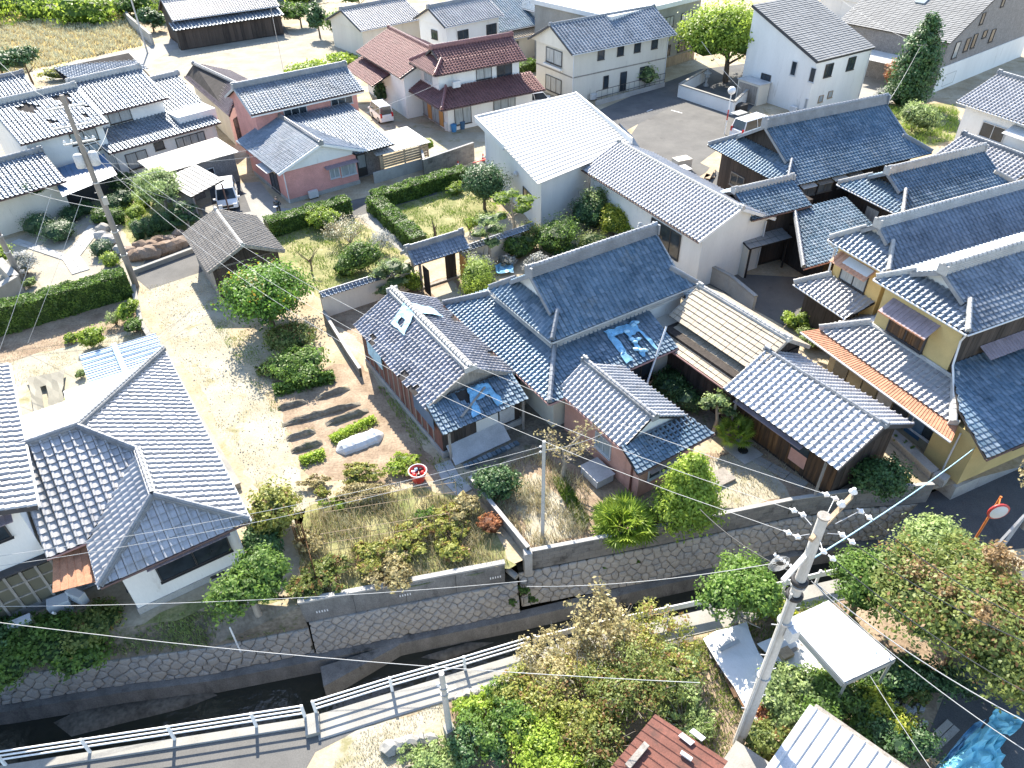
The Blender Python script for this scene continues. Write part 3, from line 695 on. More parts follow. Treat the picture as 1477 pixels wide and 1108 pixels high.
def hedge(name, label, p, q, w, h, n, leaf, material, group=None, cat='hedge'):
    "clipped hedge along p to q"
    p, q = Vector(p), Vector(q); L = (q - p).length; d = (q - p).normalized(); x = Vector((-d.y, d.x, 0))
    root = thing(name, label, cat, p, group)
    k = n = int(n * 1.6); leaf *= .75; face = rng.random(k); t = rng.random(k) * L; a = (rng.random(k) - .5) * w; z = rng.random(k) * h
    side = face < 0.55; sgn = np.where(rng.random(k) < .5, -1, 1)
    a = np.where(side, sgn * w / 2 * (0.92 + 0.16 * rng.random(k)), a); z = np.where(side, z, h * (0.97 + 0.08 * rng.random(k)))
    wob = 0.06 * np.sin(t * 2.1) + 0.05 * np.sin(t * 5.3 + 1); a = a + np.where(side, sgn * wob, 0); z = z + np.where(side, 0, wob)
    D, X = np.array(d), np.array(x)
    pts = t[:, None] * D + a[:, None] * X + np.stack([z * 0, z * 0, z], 1)
    nn = np.where(side[:, None], sgn[:, None] * X, np.array([0, 0, 1.0])) * 1.0
    cl = (np.sin(t * 3.7) * np.sin(z * 5 + a * 4) * .25 + .3)
    v, l, tt, ti = leaf_cloud(pts, nn, leaf, np.clip(cl + 0.5 * rng.random(k) - .05, 0, 1), 0.7)
    core = MB().box(Vector((0, 0, 0)) - x * w * .44, x * w * .88, d * L, (0, 0, h * .95))
    cv = np.array(core.v); nv = len(v)
    me = mesh_arrays('foliage', np.concatenate([v, cv]), np.concatenate([l, np.array([i for f in core.f for i in f]) + nv]), np.concatenate([tt, np.full(6, 4)]), np.concatenate([ti, np.full(6, .1)]))
    child(root, 'foliage', me, material)
    mb = MB()
    for i in range(max(2, int(L / .9))):
        c = d * (L * (i + .5) / max(2, int(L / .9))); mb.tube([c - Vector((0, 0, .1)), c + Vector((0, 0, h * .6))], [.04, .03], 5)
    child(root, 'stem', mb.mesh('stem'), 'bark')
    return root
def in_poly(x, y, poly):
    r = np.zeros(len(x), bool); n = len(poly)
    for i in range(n):
        x1, y1 = poly[i]; x2, y2 = poly[(i + 1) % n]
        c = ((y1 > y) != (y2 > y)) & (x < (x2 - x1) * (y - y1) / (y2 - y1 + 1e-12) + x1); r ^= c
    return r
def scatter(name, label, cat, poly, n, h, w, material, z=0.0, tb=0.0, ta=1.0, clump=0.0, lean=0.35, lie=False, zf=None):
    "blades or litter over a polygon (world xy): nobody could count it"
    xs = np.array([p[0] for p in poly]); ys = np.array([p[1] for p in poly])
    x = rng.uniform(xs.min(), xs.max(), n * 3); y = rng.uniform(ys.min(), ys.max(), n * 3)
    k = in_poly(x, y, [(p[0], p[1]) for p in poly]); x, y = x[k][:n], y[k][:n]; m = len(x)
    den = np.sin(x * 1.7 + 0.6 * np.sin(y * 1.1)) * np.sin(y * 1.9 + 0.7 * np.sin(x * 0.9))
    if clump:
        kk = den > (rng.random(m) * 2 - 1) * (1 - clump) - 0.2 + clump * 0.5; x, y, den = x[kk], y[kk], den[kk]; m = len(x)
    a = rng.random(m) * 6.283; hh = h * (0.5 + 0.8 * rng.random(m)); t = np.stack([np.cos(a), np.sin(a), a * 0], 1) * (w * (0.6 + .8 * rng.random(m)))[:, None]
    b = np.stack([x, y, np.array([zf(p_, q_) for p_, q_ in zip(x, y)]) if zf else np.full(m, z)], 1); tip = b + np.stack([rng.normal(size=m) * lean * hh, rng.normal(size=m) * lean * hh, hh * (0.25 if lie else 1)], 1)
    mid = b * .45 + tip * .55 + np.stack([x * 0, x * 0, hh * .08], 1)
    v = np.stack([b - t, b + t, mid + t * .8, tip, mid - t * .8], 1).reshape(-1, 3)
    me = mesh_arrays(name, v, np.arange(5 * m), np.full(m, 5), np.clip(tb + ta * (0.35 + .2 * den + .5 * (rng.random(m) - .3)), 0, 1))
    o = bpy.data.objects.new(name, me); C.objects.link(o); me.materials.append(M[material]); ORG[o.name] = Vector((0, 0, 0))
    return tag(o, label, cat, kind='stuff')
def poly_px(pxs, z=0.0): return [at(x, y, z) for x, y in pxs]
# ------------------------------------------------------------------ the ground, the canal and its walls
SOFT = {'dirt', 'sand', 'soil', 'soil_dark', 'lawn', 'field', 'gravel', 'garden_gravel'}
def rough_edge(pts, step=0.5, amp=0.22):
    out = []
    for i, p in enumerate(pts):
        q = pts[(i + 1) % len(pts)]; n = max(1, int((q - p).length / step)); n = min(n, 120)
        t = (q - p); t = Vector((t.y, -t.x, 0)).normalized()
        for k in range(n):
            a = p.lerp(q, k / n); out.append(a + t * (amp * (math.sin(a.x * 1.9 + a.y * 0.7) + .6 * math.sin(a.y * 4.1 - a.x * 2.3) + random.uniform(-.7, .7)) * .6))
    return out
def patch(name, pxs, material, lift, z=0.0):
    pts = [at(x, y, z) for x, y in pxs]
    if material in SOFT: pts = rough_edge(pts)
    return struct(name, [pts], material, lift)
def xy(p): return (p.x, p.y)
wall_mid = [at(430, 870, .3), at(728, 813, .3)]
wall_right = [at(765, 797, .3), at(960, 760, .3), at(1145, 722, .3), at(1240, 708, .3), at(1348, 700, .3)]
bank_top = [at(-260, 960, 0), at(0, 925, 0), at(195, 903, 0), at(330, 868, 0)]
bank_low = [at(-260, 1010, -1.4), at(0, 977, -1.4), at(165, 951, -1.4), at(300, 934, -1.4), at(445, 905, -1.4)]
rail_line = [at(-260, 1150, 0), at(8, 1105, 0), at(443, 1037, 0), at(456, 1033, 0), at(764, 940, 0), at(1000, 884, 0), at(1200, 838, 0), at(1300, 815, 0)]
def flat(p, z=0.0): return Vector((p.x, p.y, z))
north = [flat(p) for p in bank_top] + [flat(wall_mid[0])] + [flat(wall_mid[1])] + [flat(p) for p in wall_right] + [at(1600, 640, 0), Vector((420, 90, 0)), Vector((420, 460, 0)), Vector((-420, 460, 0)), Vector((-420, 15, 0))]
south = [flat(p) for p in rail_line] + [at(1700, 760, 0), Vector((300, 10, 0)), Vector((300, -120, 0)), Vector((-300, -120, 0)), Vector((-300, 6, 0))]
struct('ground', [north, south], 'dirt')
# sloping bank below the left house, retaining strip behind the wall corner
bk = []
for i in range(3): bk.append([bank_top[i], bank_top[i + 1], bank_low[i + 1], bank_low[i]])
bk.append([bank_top[3], flat(wall_mid[0]), bank_low[4], bank_low[3]])
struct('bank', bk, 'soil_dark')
struct('canal_bed', [[flat(p, -3.75) for p in (at(-400, 900, 0), at(430, 780, 0), at(1400, 600, 0), at(1700, 700, 0), at(1300, 900, 0), at(450, 1130, 0), at(-400, 1250, 0))]], 'mud')
struct('water', [[flat(p, -3.5) for p in (at(-400, 900, 0), at(430, 780, 0), at(1400, 600, 0), at(1700, 700, 0), at(1300, 900, 0), at(450, 1130, 0), at(-400, 1250, 0))]], 'water')
# silt bars that rise out of the water
for pxs in ([(60, 1045), (110, 1020), (200, 1010), (310, 990), (330, 1000), (280, 1020), (160, 1050), (90, 1068)], [(500, 958), (560, 942), (570, 952), (520, 974), (470, 982)], [(600, 950), (680, 925), (720, 925), (640, 955)], [(800, 905), (880, 880), (900, 888), (820, 912)]):
    mb = MB(); P_ = [at(x, y, -3.5) for x, y in pxs]; cx = sum(P_, Vector()) / len(P_)
    top = [p.lerp(cx, .25) + Vector((0, 0, .09 + .03 * random.random())) for p in P_]; n = len(P_)
    mb.raw([p - Vector((0, 0, .1)) for p in P_] + top + [cx + Vector((0, 0, .16))], [(i, (i + 1) % n, n + (i + 1) % n, n + i) for i in range(n)] + [(n + i, n + (i + 1) % n, 2 * n) for i in range(n)], True)
    tag(mb.build('silt_bar', 'mud'), kind='structure')

def offset_line(pts, d):
    out = []
    for i, p in enumerate(pts):
        t = (pts[min(i + 1, len(pts) - 1)] - pts[max(i - 1, 0)]); t.z = 0; t.normalize()
        out.append(Vector((p.x + t.y * d, p.y - t.x * d, p.z)))
    return out
def strip(mb, A, B):
    for i in range(len(A) - 1): mb.face([A[i], A[i + 1], B[i + 1], B[i]])
def line_len(pts): return sum((pts[i + 1] - pts[i]).length for i in range(len(pts) - 1))
def on_line(pts, s):
    for i in range(len(pts) - 1):
        L = (pts[i + 1] - pts[i]).length
        if s <= L or i == len(pts) - 2: return pts[i].lerp(pts[i + 1], s / L)
        s -= L
def stone_wall(name, label, top, bot, pattern, cw, ch, group, proud=0.11):
    "battered rubble wall: every stone its own piece over a dark joint bed"
    org = (top[0] + top[-1]) / 2; org.z = bot[0].z
    root = thing(name, label, 'wall', org, group)
    L = line_len(top); T = (top[0] - bot[0]).length; Lb = line_len(bot)
    mb = MB(); strip(mb, bot, top); bk_ = offset_line(top, -0.5); strip(mb, top, bk_); mb.build('joint_bed', 'stone_dark', root)
    def S(s, t):
        a = on_line(top, max(0, min(L, s))); b = on_line(bot, max(0, min(L, s)) * Lb / L); return a.lerp(b, t / T)
    cells = []; seeds = {}
    if pattern == 'diamond':
        for j in range(-2, int(2 * T / ch) + 3):
            for i in range(-2, int(L / cw) + 3): seeds[(2 * i + j % 2, j)] = (i * cw + (j % 2) * cw / 2 + random.uniform(-.17, .17) * cw, j * ch / 2 + random.uniform(-.12, .12) * ch)
    else:
        for j in range(-2, int(T / ch) + 3):
            for i in range(-2, int(L / cw) + 3): seeds[(2 * i + j % 2, j)] = (i * cw + (j % 2) * cw / 2 + random.uniform(-.30, .30) * cw, (j + .5) * ch + random.uniform(-.28, .28) * ch)
    for (i, j), (x, y) in seeds.items():            # each stone = the ground nearer to its seed than to any other
        c = [(x - cw, y - ch, 0), (x + cw, y - ch, 0), (x + cw, y + ch, 0), (x - cw, y + ch, 0)]
        for (i2, j2), (x2, y2) in ((q, seeds[q]) for q in ((i + a_, j + b_) for a_ in range(-4, 5) for b_ in (-2, -1, 0, 1, 2)) if q in seeds and q != (i, j)):
            mx, my, dx, dy = (x + x2) / 2, (y + y2) / 2, x2 - x, y2 - y; out = []
            sd = lambda p: (mx - p[0]) * dx + (my - p[1]) * dy
            for k in range(len(c)):
                p, q = c[k - 1], c[k]; sp, sq = sd(p), sd(q)
                if (sp < 0) != (sq < 0): t = sp / (sp - sq); out.append((p[0] + t * (q[0] - p[0]), p[1] + t * (q[1] - p[1]), 0))
                if sq >= 0: out.append(q)
            c = out
            if len(c) < 3: break
        if len(c) >= 3: cells.append([(p[0], p[1]) for p in c])
    for c in cells:
        pts = [(a, b, 0) for a, b in c]
        if sum(pts[k][0] * pts[(k + 1) % len(pts)][1] - pts[(k + 1) % len(pts)][0] * pts[k][1] for k in range(len(pts))) < 0: pts.reverse()
        pts = clip_poly(pts, [(0, 0), (L, 0), (L, T), (0, T)])
        if len(pts) < 3: continue
        cx = sum(p[0] for p in pts) / len(pts); cy = sum(p[1] for p in pts) / len(pts)
        if max(abs(p[0] - cx) for p in pts) < cw * .15 or max(abs(p[1] - cy) for p in pts) < ch * .15: continue
        nrm = (S(cx + .1, cy) - S(cx - .1, cy)).cross(S(cx, cy) - S(cx, cy + .1)).normalized()
        if nrm.y > 0: nrm = -nrm
        h = proud * random.uniform(.6, 1.3); sh = lambda k: [S(cx + (p[0] - cx) * k, cy + (p[1] - cy) * k) for p in pts]
        A, B, D = sh(.965), [p + nrm * h * .6 for p in sh(.93)], [p + nrm * h for p in sh(.60)]; n = len(pts); m = MB()
        m.raw(A + B + D, [(k, (k + 1) % n, n + (k + 1) % n, n + k) for k in range(n)] + [(n + k, n + (k + 1) % n, 2 * n + (k + 1) % n, 2 * n + k) for k in range(n)] + [tuple(2 * n + k for k in range(n))], tint=random.random())
        m.build('stone', 'stone', root)
    return root
def zline(pts, z): return [flat(p, z) for p in pts]
# left stretch: squared rubble
lt = offset_line(bank_low, 0.0); lb = zline(offset_line(bank_low, 0.30), -2.8)
stone_wall('stone_wall', 'low rubble stone wall below the yard of the grey-tiled house at left', lt, lb, 'rubble', 0.50, 0.31, 'stone walls lining the canal')
# under the garden wall: stones set on edge in a diamond pattern
mt = zline(wall_mid, -1.1); mt[0] = mt[0] + (mt[1] - mt[0]) * 0.02; mt[1] = mt[1] + (mt[1] - mt[0]).normalized() * .55
stone_wall('stone_wall', 'stone canal wall with diamond-set stones below the plain concrete garden wall', mt, zline(offset_line(mt, .42), -2.8), 'diamond', 0.45, 0.45, 'stone walls lining the canal')
rt = zline(wall_right, -0.95); rt[0] = rt[0] + (rt[0] - rt[1]).normalized() * .55
stone_wall('stone_wall', 'long rough stone canal wall with weeds below the blackened block wall', rt, zline(offset_line(rt, .5), -2.8), 'rubble', 0.43, 0.34, 'stone walls lining the canal')
# concrete footing along the foot of the walls
foot = [flat(p) for p in offset_line(bank_low, .28)[:-1]] + [flat(p) for p in offset_line(mt, .40)] + [flat(p) for p in offset_line(rt, .48)[1:]]
f1 = offset_line(foot, .45); f2 = offset_line(foot, .62)
mb = MB(); strip(mb, zline(f1, -2.74), zline(foot, -2.80)); strip(mb, zline(f2, -3.8), zline(f1, -2.74))
tag(mb.build('canal_footing', 'dark_concrete'), 'mossy concrete footing along the foot of the stone canal walls', 'footing')
# raised concrete apron standing in the water
a0, a1 = at(462, 962, -2.75), at(575, 926, -2.75)
mb = MB(); d_ = (a1 - a0).normalized(); nrm_ = Vector((d_.y, -d_.x, 0))
mb.raw([a0, a1, a1 + nrm_ * .15, a0 + nrm_ * .95, flat(a0 + nrm_ * .0, -3.8), flat(a1, -3.8), flat(a1 + nrm_ * .25, -3.8), flat(a0 + nrm_ * 1.15, -3.8)], [(3, 2, 1, 0), (7, 6, 2, 3), (4, 7, 3, 0), (6, 5, 1, 2)])
tag(mb.build('concrete_apron', 'dark_concrete'), 'wedge of dark concrete apron jutting into the canal', 'apron')

# plain cast garden wall with weep holes
def cast_wall(name, label, p, q, z0, z1, t=0.18, material='dark_concrete', joints=4):
    p, q = flat(p), flat(q); d = (q - p).normalized(); nn = Vector((d.y, -d.x, 0)); L = (q - p).length
    root = thing(name, label, 'wall', flat(p.lerp(q, .5), z0))
    n = joints
    for i in range(n):
        a = p + d * (L * i / n + .008); MB().box(flat(a, z0), d * (L / n - .016), -nn * t, (0, 0, z1 - z0 - .1), random.random()).build('wall_panel', material, root)
    MB().box(flat(p + nn * .025 - d * .02, z1 - .1), d * (L + .04), -nn * (t + .05), (0, 0, .1)).build('coping', 'concrete', root)
    return root, d, nn
root, d_, n_ = cast_wall('garden_wall', 'plain grey concrete garden wall above the diamond-set canal stones', wall_mid[0], wall_mid[1], -1.1, .34)
for px, py in ((465, 884), (585, 861), (715, 834)):     # little vents of five slots
    c = at(px, py, -.55); s0 = (c - flat(wall_mid[0], -.55)).dot(d_); mb = MB()
    for k in range(5): mb.box(flat(wall_mid[0], -.6) + d_ * (s0 - .25 + k * .11) + n_ * .002, d_ * .05, n_ * .012, (0, 0, .13))
    mb.build('vent', 'white_paint', root)
def block_wall(name, label, line, z0, z1, bw=0.4, bh=0.2, t=0.15, material='block', group=None, cope='concrete'):
    "running-bond wall, every block a piece"
    root = thing(name, label, 'wall', flat(line[len(line) // 2], z0), group); o0 = ORG[root.name]
    rows = max(1, round((z1 - z0) / bh)); bh = (z1 - z0) / rows
    meshes = []
    for k in range(6):
        me = MB().box((-bw / 2 + .006, -t / 2, .005), (bw - .012, 0, 0), (0, t, 0), (0, 0, bh - .010), k / 5).mesh('block'); me.materials.append(M[material]); meshes.append(me)
    core = MB()
    for i in range(len(line) - 1):
        p, q = flat(line[i]), flat(line[i + 1]); d = (q - p); L = d.length; d.normalize(); nn = Vector((d.y, -d.x, 0)); ang = math.atan2(d.y, d.x)
        core.box(flat(p - nn * (t * .42), z0), d * L, nn * (t * .84), (0, 0, z1 - z0 - .01))
        for r in range(rows):
            s = -bw / 2 if r % 2 else 0.0
            while s < L - 0.08:
                a, b = max(0, s), min(L, s + bw)
                if b - a > .08:
                    o = bpy.data.objects.new('block', random.choice(meshes)); C.objects.link(o); o.parent = root
                    o.location = p + d * ((a + b) / 2) + Vector((0, 0, z0 + r * bh)) - o0; o.rotation_euler = (0, 0, ang); o.scale = ((b - a) / bw, 1, 1)
                s += bw
    core.build('mortar', 'stone_dark', root)
    cp = MB()
    for i in range(len(line) - 1):
        p, q = flat(line[i]), flat(line[i + 1]); d = (q - p).normalized(); nn = Vector((d.y, -d.x, 0))
        cp.box(flat(p - nn * (t / 2 + .02), z1), (q - p), nn * (t + .04), (0, 0, .05))
    cp.build('coping', cope, root)
    return root
rw = offset_line(wall_right, -.08)
block_wall('block_wall', 'long blackened concrete block wall along the canal behind the palms', rw, -.93, .32, .55, .25)
for px, py in ((836, 796), (1058, 756)):
    pass
side = [at(678, 690, .5), at(766, 797, .4)]
block_wall('block_wall', 'grey concrete block wall running down from the shed yard to the canal corner', [flat(side[0]), flat(side[1]) + Vector((-.12, .1, 0))], -.1, .62, .4, .2)
pc = flat(wall_right[0]) + Vector((-.12, -.05, 0))
tag(MB().cbox(flat(pc, -1.0), .35, .35, 1.45, math.radians(12)).build('corner_post', 'concrete'), 'square concrete post at the corner of the two block walls', 'post')
# little drain pipe and mouth beside the post
mb = MB(); pd = at(742, 828, -.6); mb.tube([pd + Vector((-.3, .25, 0)), pd + Vector((.1, -.15, -.02))], .14, 10); tag(mb.build('drain_pipe', 'pale_concrete'), 'short pale drain pipe poking out between the two garden walls', 'pipe')

# ------------------------------------------------------------------ surfaces
kerb = offset_line(rail_line, 0.0)
k_in = [flat(p, .0) for p in rail_line]; k_out = [flat(p, .0) for p in offset_line(rail_line, .95)]
def kerb_box(pts, w, z0, z1, name, material, label):
    A = offset_line(pts, -.02); B = offset_line(pts, w); mb = MB()
    strip(mb, zline(B, z1), zline(A, z1)); strip(mb, zline(B, z0), zline(B, z1)); strip(mb, zline(A, z1), zline(A, z0))
    mb.face([flat(A[0], z0), flat(A[0], z1), flat(B[0], z1), flat(B[0], z0)]); mb.face([flat(A[-1], z1), flat(A[-1], z0), flat(B[-1], z0), flat(B[-1], z1)])
    o = mb.build(name, material); return tag(o, kind='structure')
kerb_box(rail_line[3:], .95, -3.8, .03, 'concrete_kerb', 'pale_concrete', '')
kerb_box(rail_line[:3], .32, -3.8, .05, 'concrete_kerb', 'pale_concrete', '')
kerb_box([rail_line[2] + Vector((-.05, .02, 0)), rail_line[3] + Vector((.12, .04, 0))], .75, -3.8, .22, 'culvert_head', 'pale_concrete', '')
patch('road', [(-300, 1170), (8, 1110), (443, 1042), (470, 1055), (775, 955), (1000, 898), (1000, 925), (760, 985), (640, 1008), (520, 1052), (455, 1085), (430, 1130), (425, 1300), (-400, 1500)], 'asphalt_pale', .004)
patch('verge', [(520, 1052), (640, 1008), (650, 1100), (560, 1150), (430, 1160), (433, 1125), (458, 1085)], 'sand', .006)
patch('side_road', [(1340, 712), (1480, 660), (1700, 640), (1800, 800), (1560, 860), (1400, 830), (1250, 800)], 'asphalt', .0, z=-.9)
patch('side_road', [(1420, 830), (1700, 780), (1900, 1100), (1500, 1200), (1330, 1080), (1380, 960)], 'asphalt', .006)
patch('near_yard', [(650, 1010), (760, 985), (1000, 925), (1200, 860), (1400, 900), (1380, 960), (1330, 1080), (1480, 1300), (560, 1300), (650, 1100)], 'soil', .003)
# lanes and yards of the village
patch('lane', [(196, 402), (212, 372), (275, 350), (300, 372), (292, 392), (215, 418)], 'asphalt_pale', .008)
patch('track', [(196, 402), (292, 392), (318, 440), (332, 500), (405, 600), (440, 720), (432, 760), (400, 745), (330, 640), (262, 520), (215, 420)], 'sand', .004)
patch('garden_soil', [(392, 552), (470, 530), (520, 520), (556, 560), (605, 640), (640, 690), (560, 700), (450, 690), (425, 640)], 'soil', .005)
patch('garden_plot', [(420, 740), (600, 700), (700, 735), (745, 815), (735, 820), (440, 868)], 'lawn', .004)
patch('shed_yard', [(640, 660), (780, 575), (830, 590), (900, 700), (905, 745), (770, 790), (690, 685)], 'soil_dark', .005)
patch('front_plot', [(690, 690), (770, 640), (850, 690), (1100, 640), (1240, 700), (1140, 720), (960, 758), (768, 794)], 'soil', .008)
patch('sandy_patch', [(740, 700), (775, 680), (812, 720), (845, 770), (785, 788), (765, 786)], 'sand', .012)
patch('sandy_patch', [(1020, 665), (1070, 645), (1120, 690), (1140, 718), (1040, 738), (1010, 700)], 'sand', .012)
patch('bank_lawn', [(210, 893), (330, 848), (425, 866), (330, 868), (195, 903)], 'lawn', .004)
patch('left_yard', [(-80, 540), (115, 465), (200, 440), (245, 510), (120, 640), (40, 650), (-80, 700)], 'sand', .003)
patch('left_garden_soil', [(-80, 485), (0, 470), (195, 432), (205, 470), (100, 500), (-80, 545)], 'soil', .006)
patch('gravel_garden', [(-60, 385), (10, 345), (150, 300), (205, 380), (190, 405), (30, 440), (-60, 460)], 'garden_gravel', .005)
patch('lawn_mound', [(165, 300), (250, 278), (290, 330), (270, 345), (200, 372)], 'lawn', .008)
patch('driveway', [(345, 265), (375, 262), (405, 300), (432, 302), (428, 318), (400, 330), (300, 330), (290, 300)], 'pale_concrete', .006)
patch('driveway', [(300, 262), (345, 262), (362, 305), (310, 315)], 'asphalt', .010)
patch('lane', [(405, 325), (430, 305), (560, 278), (690, 236), (700, 225), (735, 228), (740, 250), (560, 300), (530, 312), (430, 328)], 'asphalt', .012)
patch('garden_path', [(515, 312), (540, 305), (612, 365), (590, 372)], 'pale_concrete', .014)
patch('orchard_plot', [(390, 335), (500, 305), (590, 372), (555, 400), (465, 430), (400, 380)], 'lawn', .006)
patch('hedged_lawn', [(545, 300), (670, 262), (720, 300), (680, 330), (610, 365)], 'lawn', .007)
patch('gate_yard', [(465, 455), (560, 430), (600, 410), (700, 390), (730, 420), (640, 440), (520, 500), (500, 480)], 'soil', .006)
patch('stepping_path', [(617, 420), (650, 405), (668, 428), (636, 440)], 'sand', .012)
patch('courtyard', [(960, 380), (1060, 395), (1150, 400), (1180, 440), (1130, 470), (1040, 420)], 'asphalt_pale', .008)  # concrete court; the darker asphalt colour stands in for its shade
patch('inner_court', [(960, 520), (1040, 560), (1070, 620), (1020, 640), (960, 560)], 'soil_dark', .007)
patch('house_yard', [(550, 165), (640, 190), (760, 190), (760, 210), (700, 232), (615, 245), (575, 215), (545, 190)], 'sand', .009)
patch('car_park', [(930, 165), (985, 140), (1065, 165), (1075, 185), (1010, 235), (1060, 260), (1000, 300), (880, 240)], 'asphalt_pale', .006)
patch('road', [(700, 232), (760, 205), (930, 130), (1010, 100), (1090, 90), (1110, 130), (1075, 165), (985, 145), (900, 190), (860, 200)], 'asphalt', .010)
patch('gravel_lot', [(200, 105), (250, 60), (380, 50), (480, 30), (540, 95), (520, 110), (420, 110), (330, 115)], 'gravel', .006)
patch('road', [(60, 100), (200, 72), (250, 55), (360, 42), (372, 52), (255, 70), (200, 98), (130, 112), (70, 120)], 'pale_concrete', .010)
patch('fallow_field', [(-300, 40), (180, 8), (205, 66), (70, 96), (-300, 150)], 'field', .004)
patch('road', [(365, 0), (420, -30), (440, -30), (400, 20), (420, 55), (390, 50)], 'asphalt_pale', .012)
patch('side_lane', [(1230, 75), (1290, 60), (1300, 130), (1270, 175), (1215, 175), (1222, 130)], 'pale_concrete', .006)
patch('weedy_lot', [(1270, 150), (1380, 150), (1385, 200), (1330, 215), (1270, 190)], 'lawn', .010)
for pxs in ([(1014, 158), (1048, 158.5), (1048, 159.7), (1014, 159.4)],): pass
def paint(p, q, w=.12):
    p, q = at(*p), at(*q); d = (q - p).normalized(); n = Vector((d.y, -d.x, 0)) * w / 2
    return tag(MB().face([p - n + Vector((0, 0, .016)), p + n + Vector((0, 0, .016)), q + n + Vector((0, 0, .016)), q - n + Vector((0, 0, .016))][::-1]).build('road_marking', 'white_paint'), kind='structure')
paint((933, 161), (941, 158)); paint((968, 159), (984, 163.5))
# ------------------------------------------------------------------ houses
G32, G24, G28, G36, G45, G30, G33 = (Grid(a) for a in (32, 24, 28, 36, 45, 30, 33))
def sheet(name, label, cat, corners, material, nx=8, ny=8, lift=0.06, amp=0.06, group=None, hole=None):
    "creased cloth laid over a pitch; corners p00, p10, p11, p01"
    a, b, c, d = [Vector(p) for p in corners]; mb = MB(); n = (b - a).cross(d - a).normalized(); n = n if n.z > 0 else -n
    V_ = [];
    for j in range(ny + 1):
        for i in range(nx + 1):
            u, v = i / nx, j / ny; p = a.lerp(b, u).lerp(d.lerp(c, u), v)
            e = 0.04 * math.sin(9 * u + 3 * v) * ((j in (0, ny)) or (i in (0, nx)))
            p = p + (b - a) * (random.uniform(-.03, .03)) + (d - a) * (random.uniform(-.03, .03)) + n * (lift + amp * random.random()) + (b - a) * e
            V_.append(p)
    V_ += [p - n * .012 for p in V_]; m = (nx + 1) * (ny + 1)
    F_ = []
    for j in range(ny):
        for i in range(nx):
            if hole and hole((i + .5) / nx, (j + .5) / ny): continue
            k = j * (nx + 1) + i; F_ += [(k, k + 1, k + nx + 2, k + nx + 1), (m + k + nx + 1, m + k + nx + 2, m + k + 1, m + k)]
    mb.raw(V_, F_, False)
    return tag(mb.build(name, material), label, cat, group)
def house(name, label, cat, p): return thing(name, label, cat, p)
def battens(root, A, B, z0, z1, step, material, w=.05, d=.03, name='batten'):
    A, B = Vector(A), Vector(B); t = (B - A); L = t.length; t.normalize(); out = Vector((t.y, -t.x, 0)); n = int(L / step)
    for i in range(n + 1):
        MB().box(flat(A + t * (L * i / n) - t * w / 2 + out * .003, z0), t * w, out * d, (0, 0, z1 - z0), random.random()).build(name, material, root)
def planks(root, A, B, z0, z1, step, material, name='plank', d=.022):
    "upright boards, each a piece"
    A, B = Vector(A), Vector(B); t = (B - A); L = t.length; t.normalize(); out = Vector((t.y, -t.x, 0)); n = max(1, int(L / step))
    for i in range(n):
        MB().box(flat(A + t * (L * i / n) + out * .004, z0 + random.uniform(-.01, .03)), t * (L / n - .012), out * (d * random.uniform(.6, 1.3)), (0, 0, z1 - z0 - random.uniform(.0, .03)), random.random()).build(name, material, root)
def pipe(root, pts, r=.045, material='gutter_w', name='downpipe'): return MB().tube(pts, r, 6).build(name, material, root)
def aircon(label, A, B, a, z, material='sheet_white'):
    "outdoor unit: casing, fan grille, stand"
    A, B = Vector(A), Vector(B); t = (B - A); t.z = 0; t.normalize(); out = Vector((t.y, -t.x, 0)); o = flat(A + t * a + out * .12, z)
    root = thing('air_conditioner', label, 'air conditioner', o)
    c = MB().box(o + Vector((0, 0, .08)), t * .8, out * .3, (0, 0, .58)).build('casing', material, root)
    f = MB()
    for r_ in (.23, .15, .07):
        pts = [o + t * .3 + out * .306 + Vector((0, 0, .37)) + t * (r_ * math.cos(k * math.pi / 8)) + Vector((0, 0, r_ * math.sin(k * math.pi / 8))) for k in range(17)]
        f.tube(pts, .008, 4)
    f.build('fan_grille', 'alu', c)
    MB().box(o + t * .05, t * .08, out * .3, (0, 0, .08)).box(o + t * .65, t * .08, out * .3, (0, 0, .08)).build('stand', 'black', root)
    return root

# --- collapsing shed in the middle -------------------------------------------------
R = house('shed', 'dilapidated long shed with red-brown board walls and a tarp-patched ridge', 'shed', G32(13.4, 29.5))
hip(R, G32, 'v', 10.8, 16.0, 25.3, 34.2, 2.75, 4.15, rmat='ridge_pale', gut=None, gable='wood_grey', rw=.55, rh=.20, verge='wood_grey', material='tile_old', tw=.285, tl=.27, jit=.010,
    holes=[(2.2, .2, (.5, .35)), (6.0, .2, (.55, .4)), (7.4, .15, (.4, .3))])
walls(R, G32, 11.15, 15.75, 25.5, 34.0, .35, 2.72, 'timber_red'); walls(R, G32, 11.15, 15.75, 24.5, 25.5, .35, 2.3, 'timber', 'front_wall')
walls(R, G32, 11.05, 15.85, 24.4, 34.1, -.1, .36, 'concrete', 'plinth')
planks(R, G32(11.15, 34.0), G32(11.15, 25.4), .37, 2.70, .30, 'timber_red'); planks(R, G32(11.15, 25.4), G32(11.15, 24.5), .37, 2.25, .30, 'timber_red')
battens(R, G32(11.15, 34.0), G32(11.15, 25.4), .37, 2.70, .62, 'wood_grey', .07, .06)
planks(R, G32(11.15, 24.5), G32(13.1, 24.5), .37, 2.2, .28, 'timber')
slope(R, G32(10.85, 23.75, 2.2), G32(15.8, 23.75, 2.2), [[G32(10.85, 23.75, 2.2), G32(15.8, 23.75, 2.2), G32(15.8, 25.45, 2.95), G32(10.85, 25.45, 2.95)]], 'tile_blue', tw=.28, tl=.26, jit=.015, holes=[(2.2, 1.45, (.7, .4))])
MB().box(G32(13.1, 24.47, .37), G32(1.3, 0), G32(0, .05), (0, 0, 1.75)).build('door', 'offwhite', R)
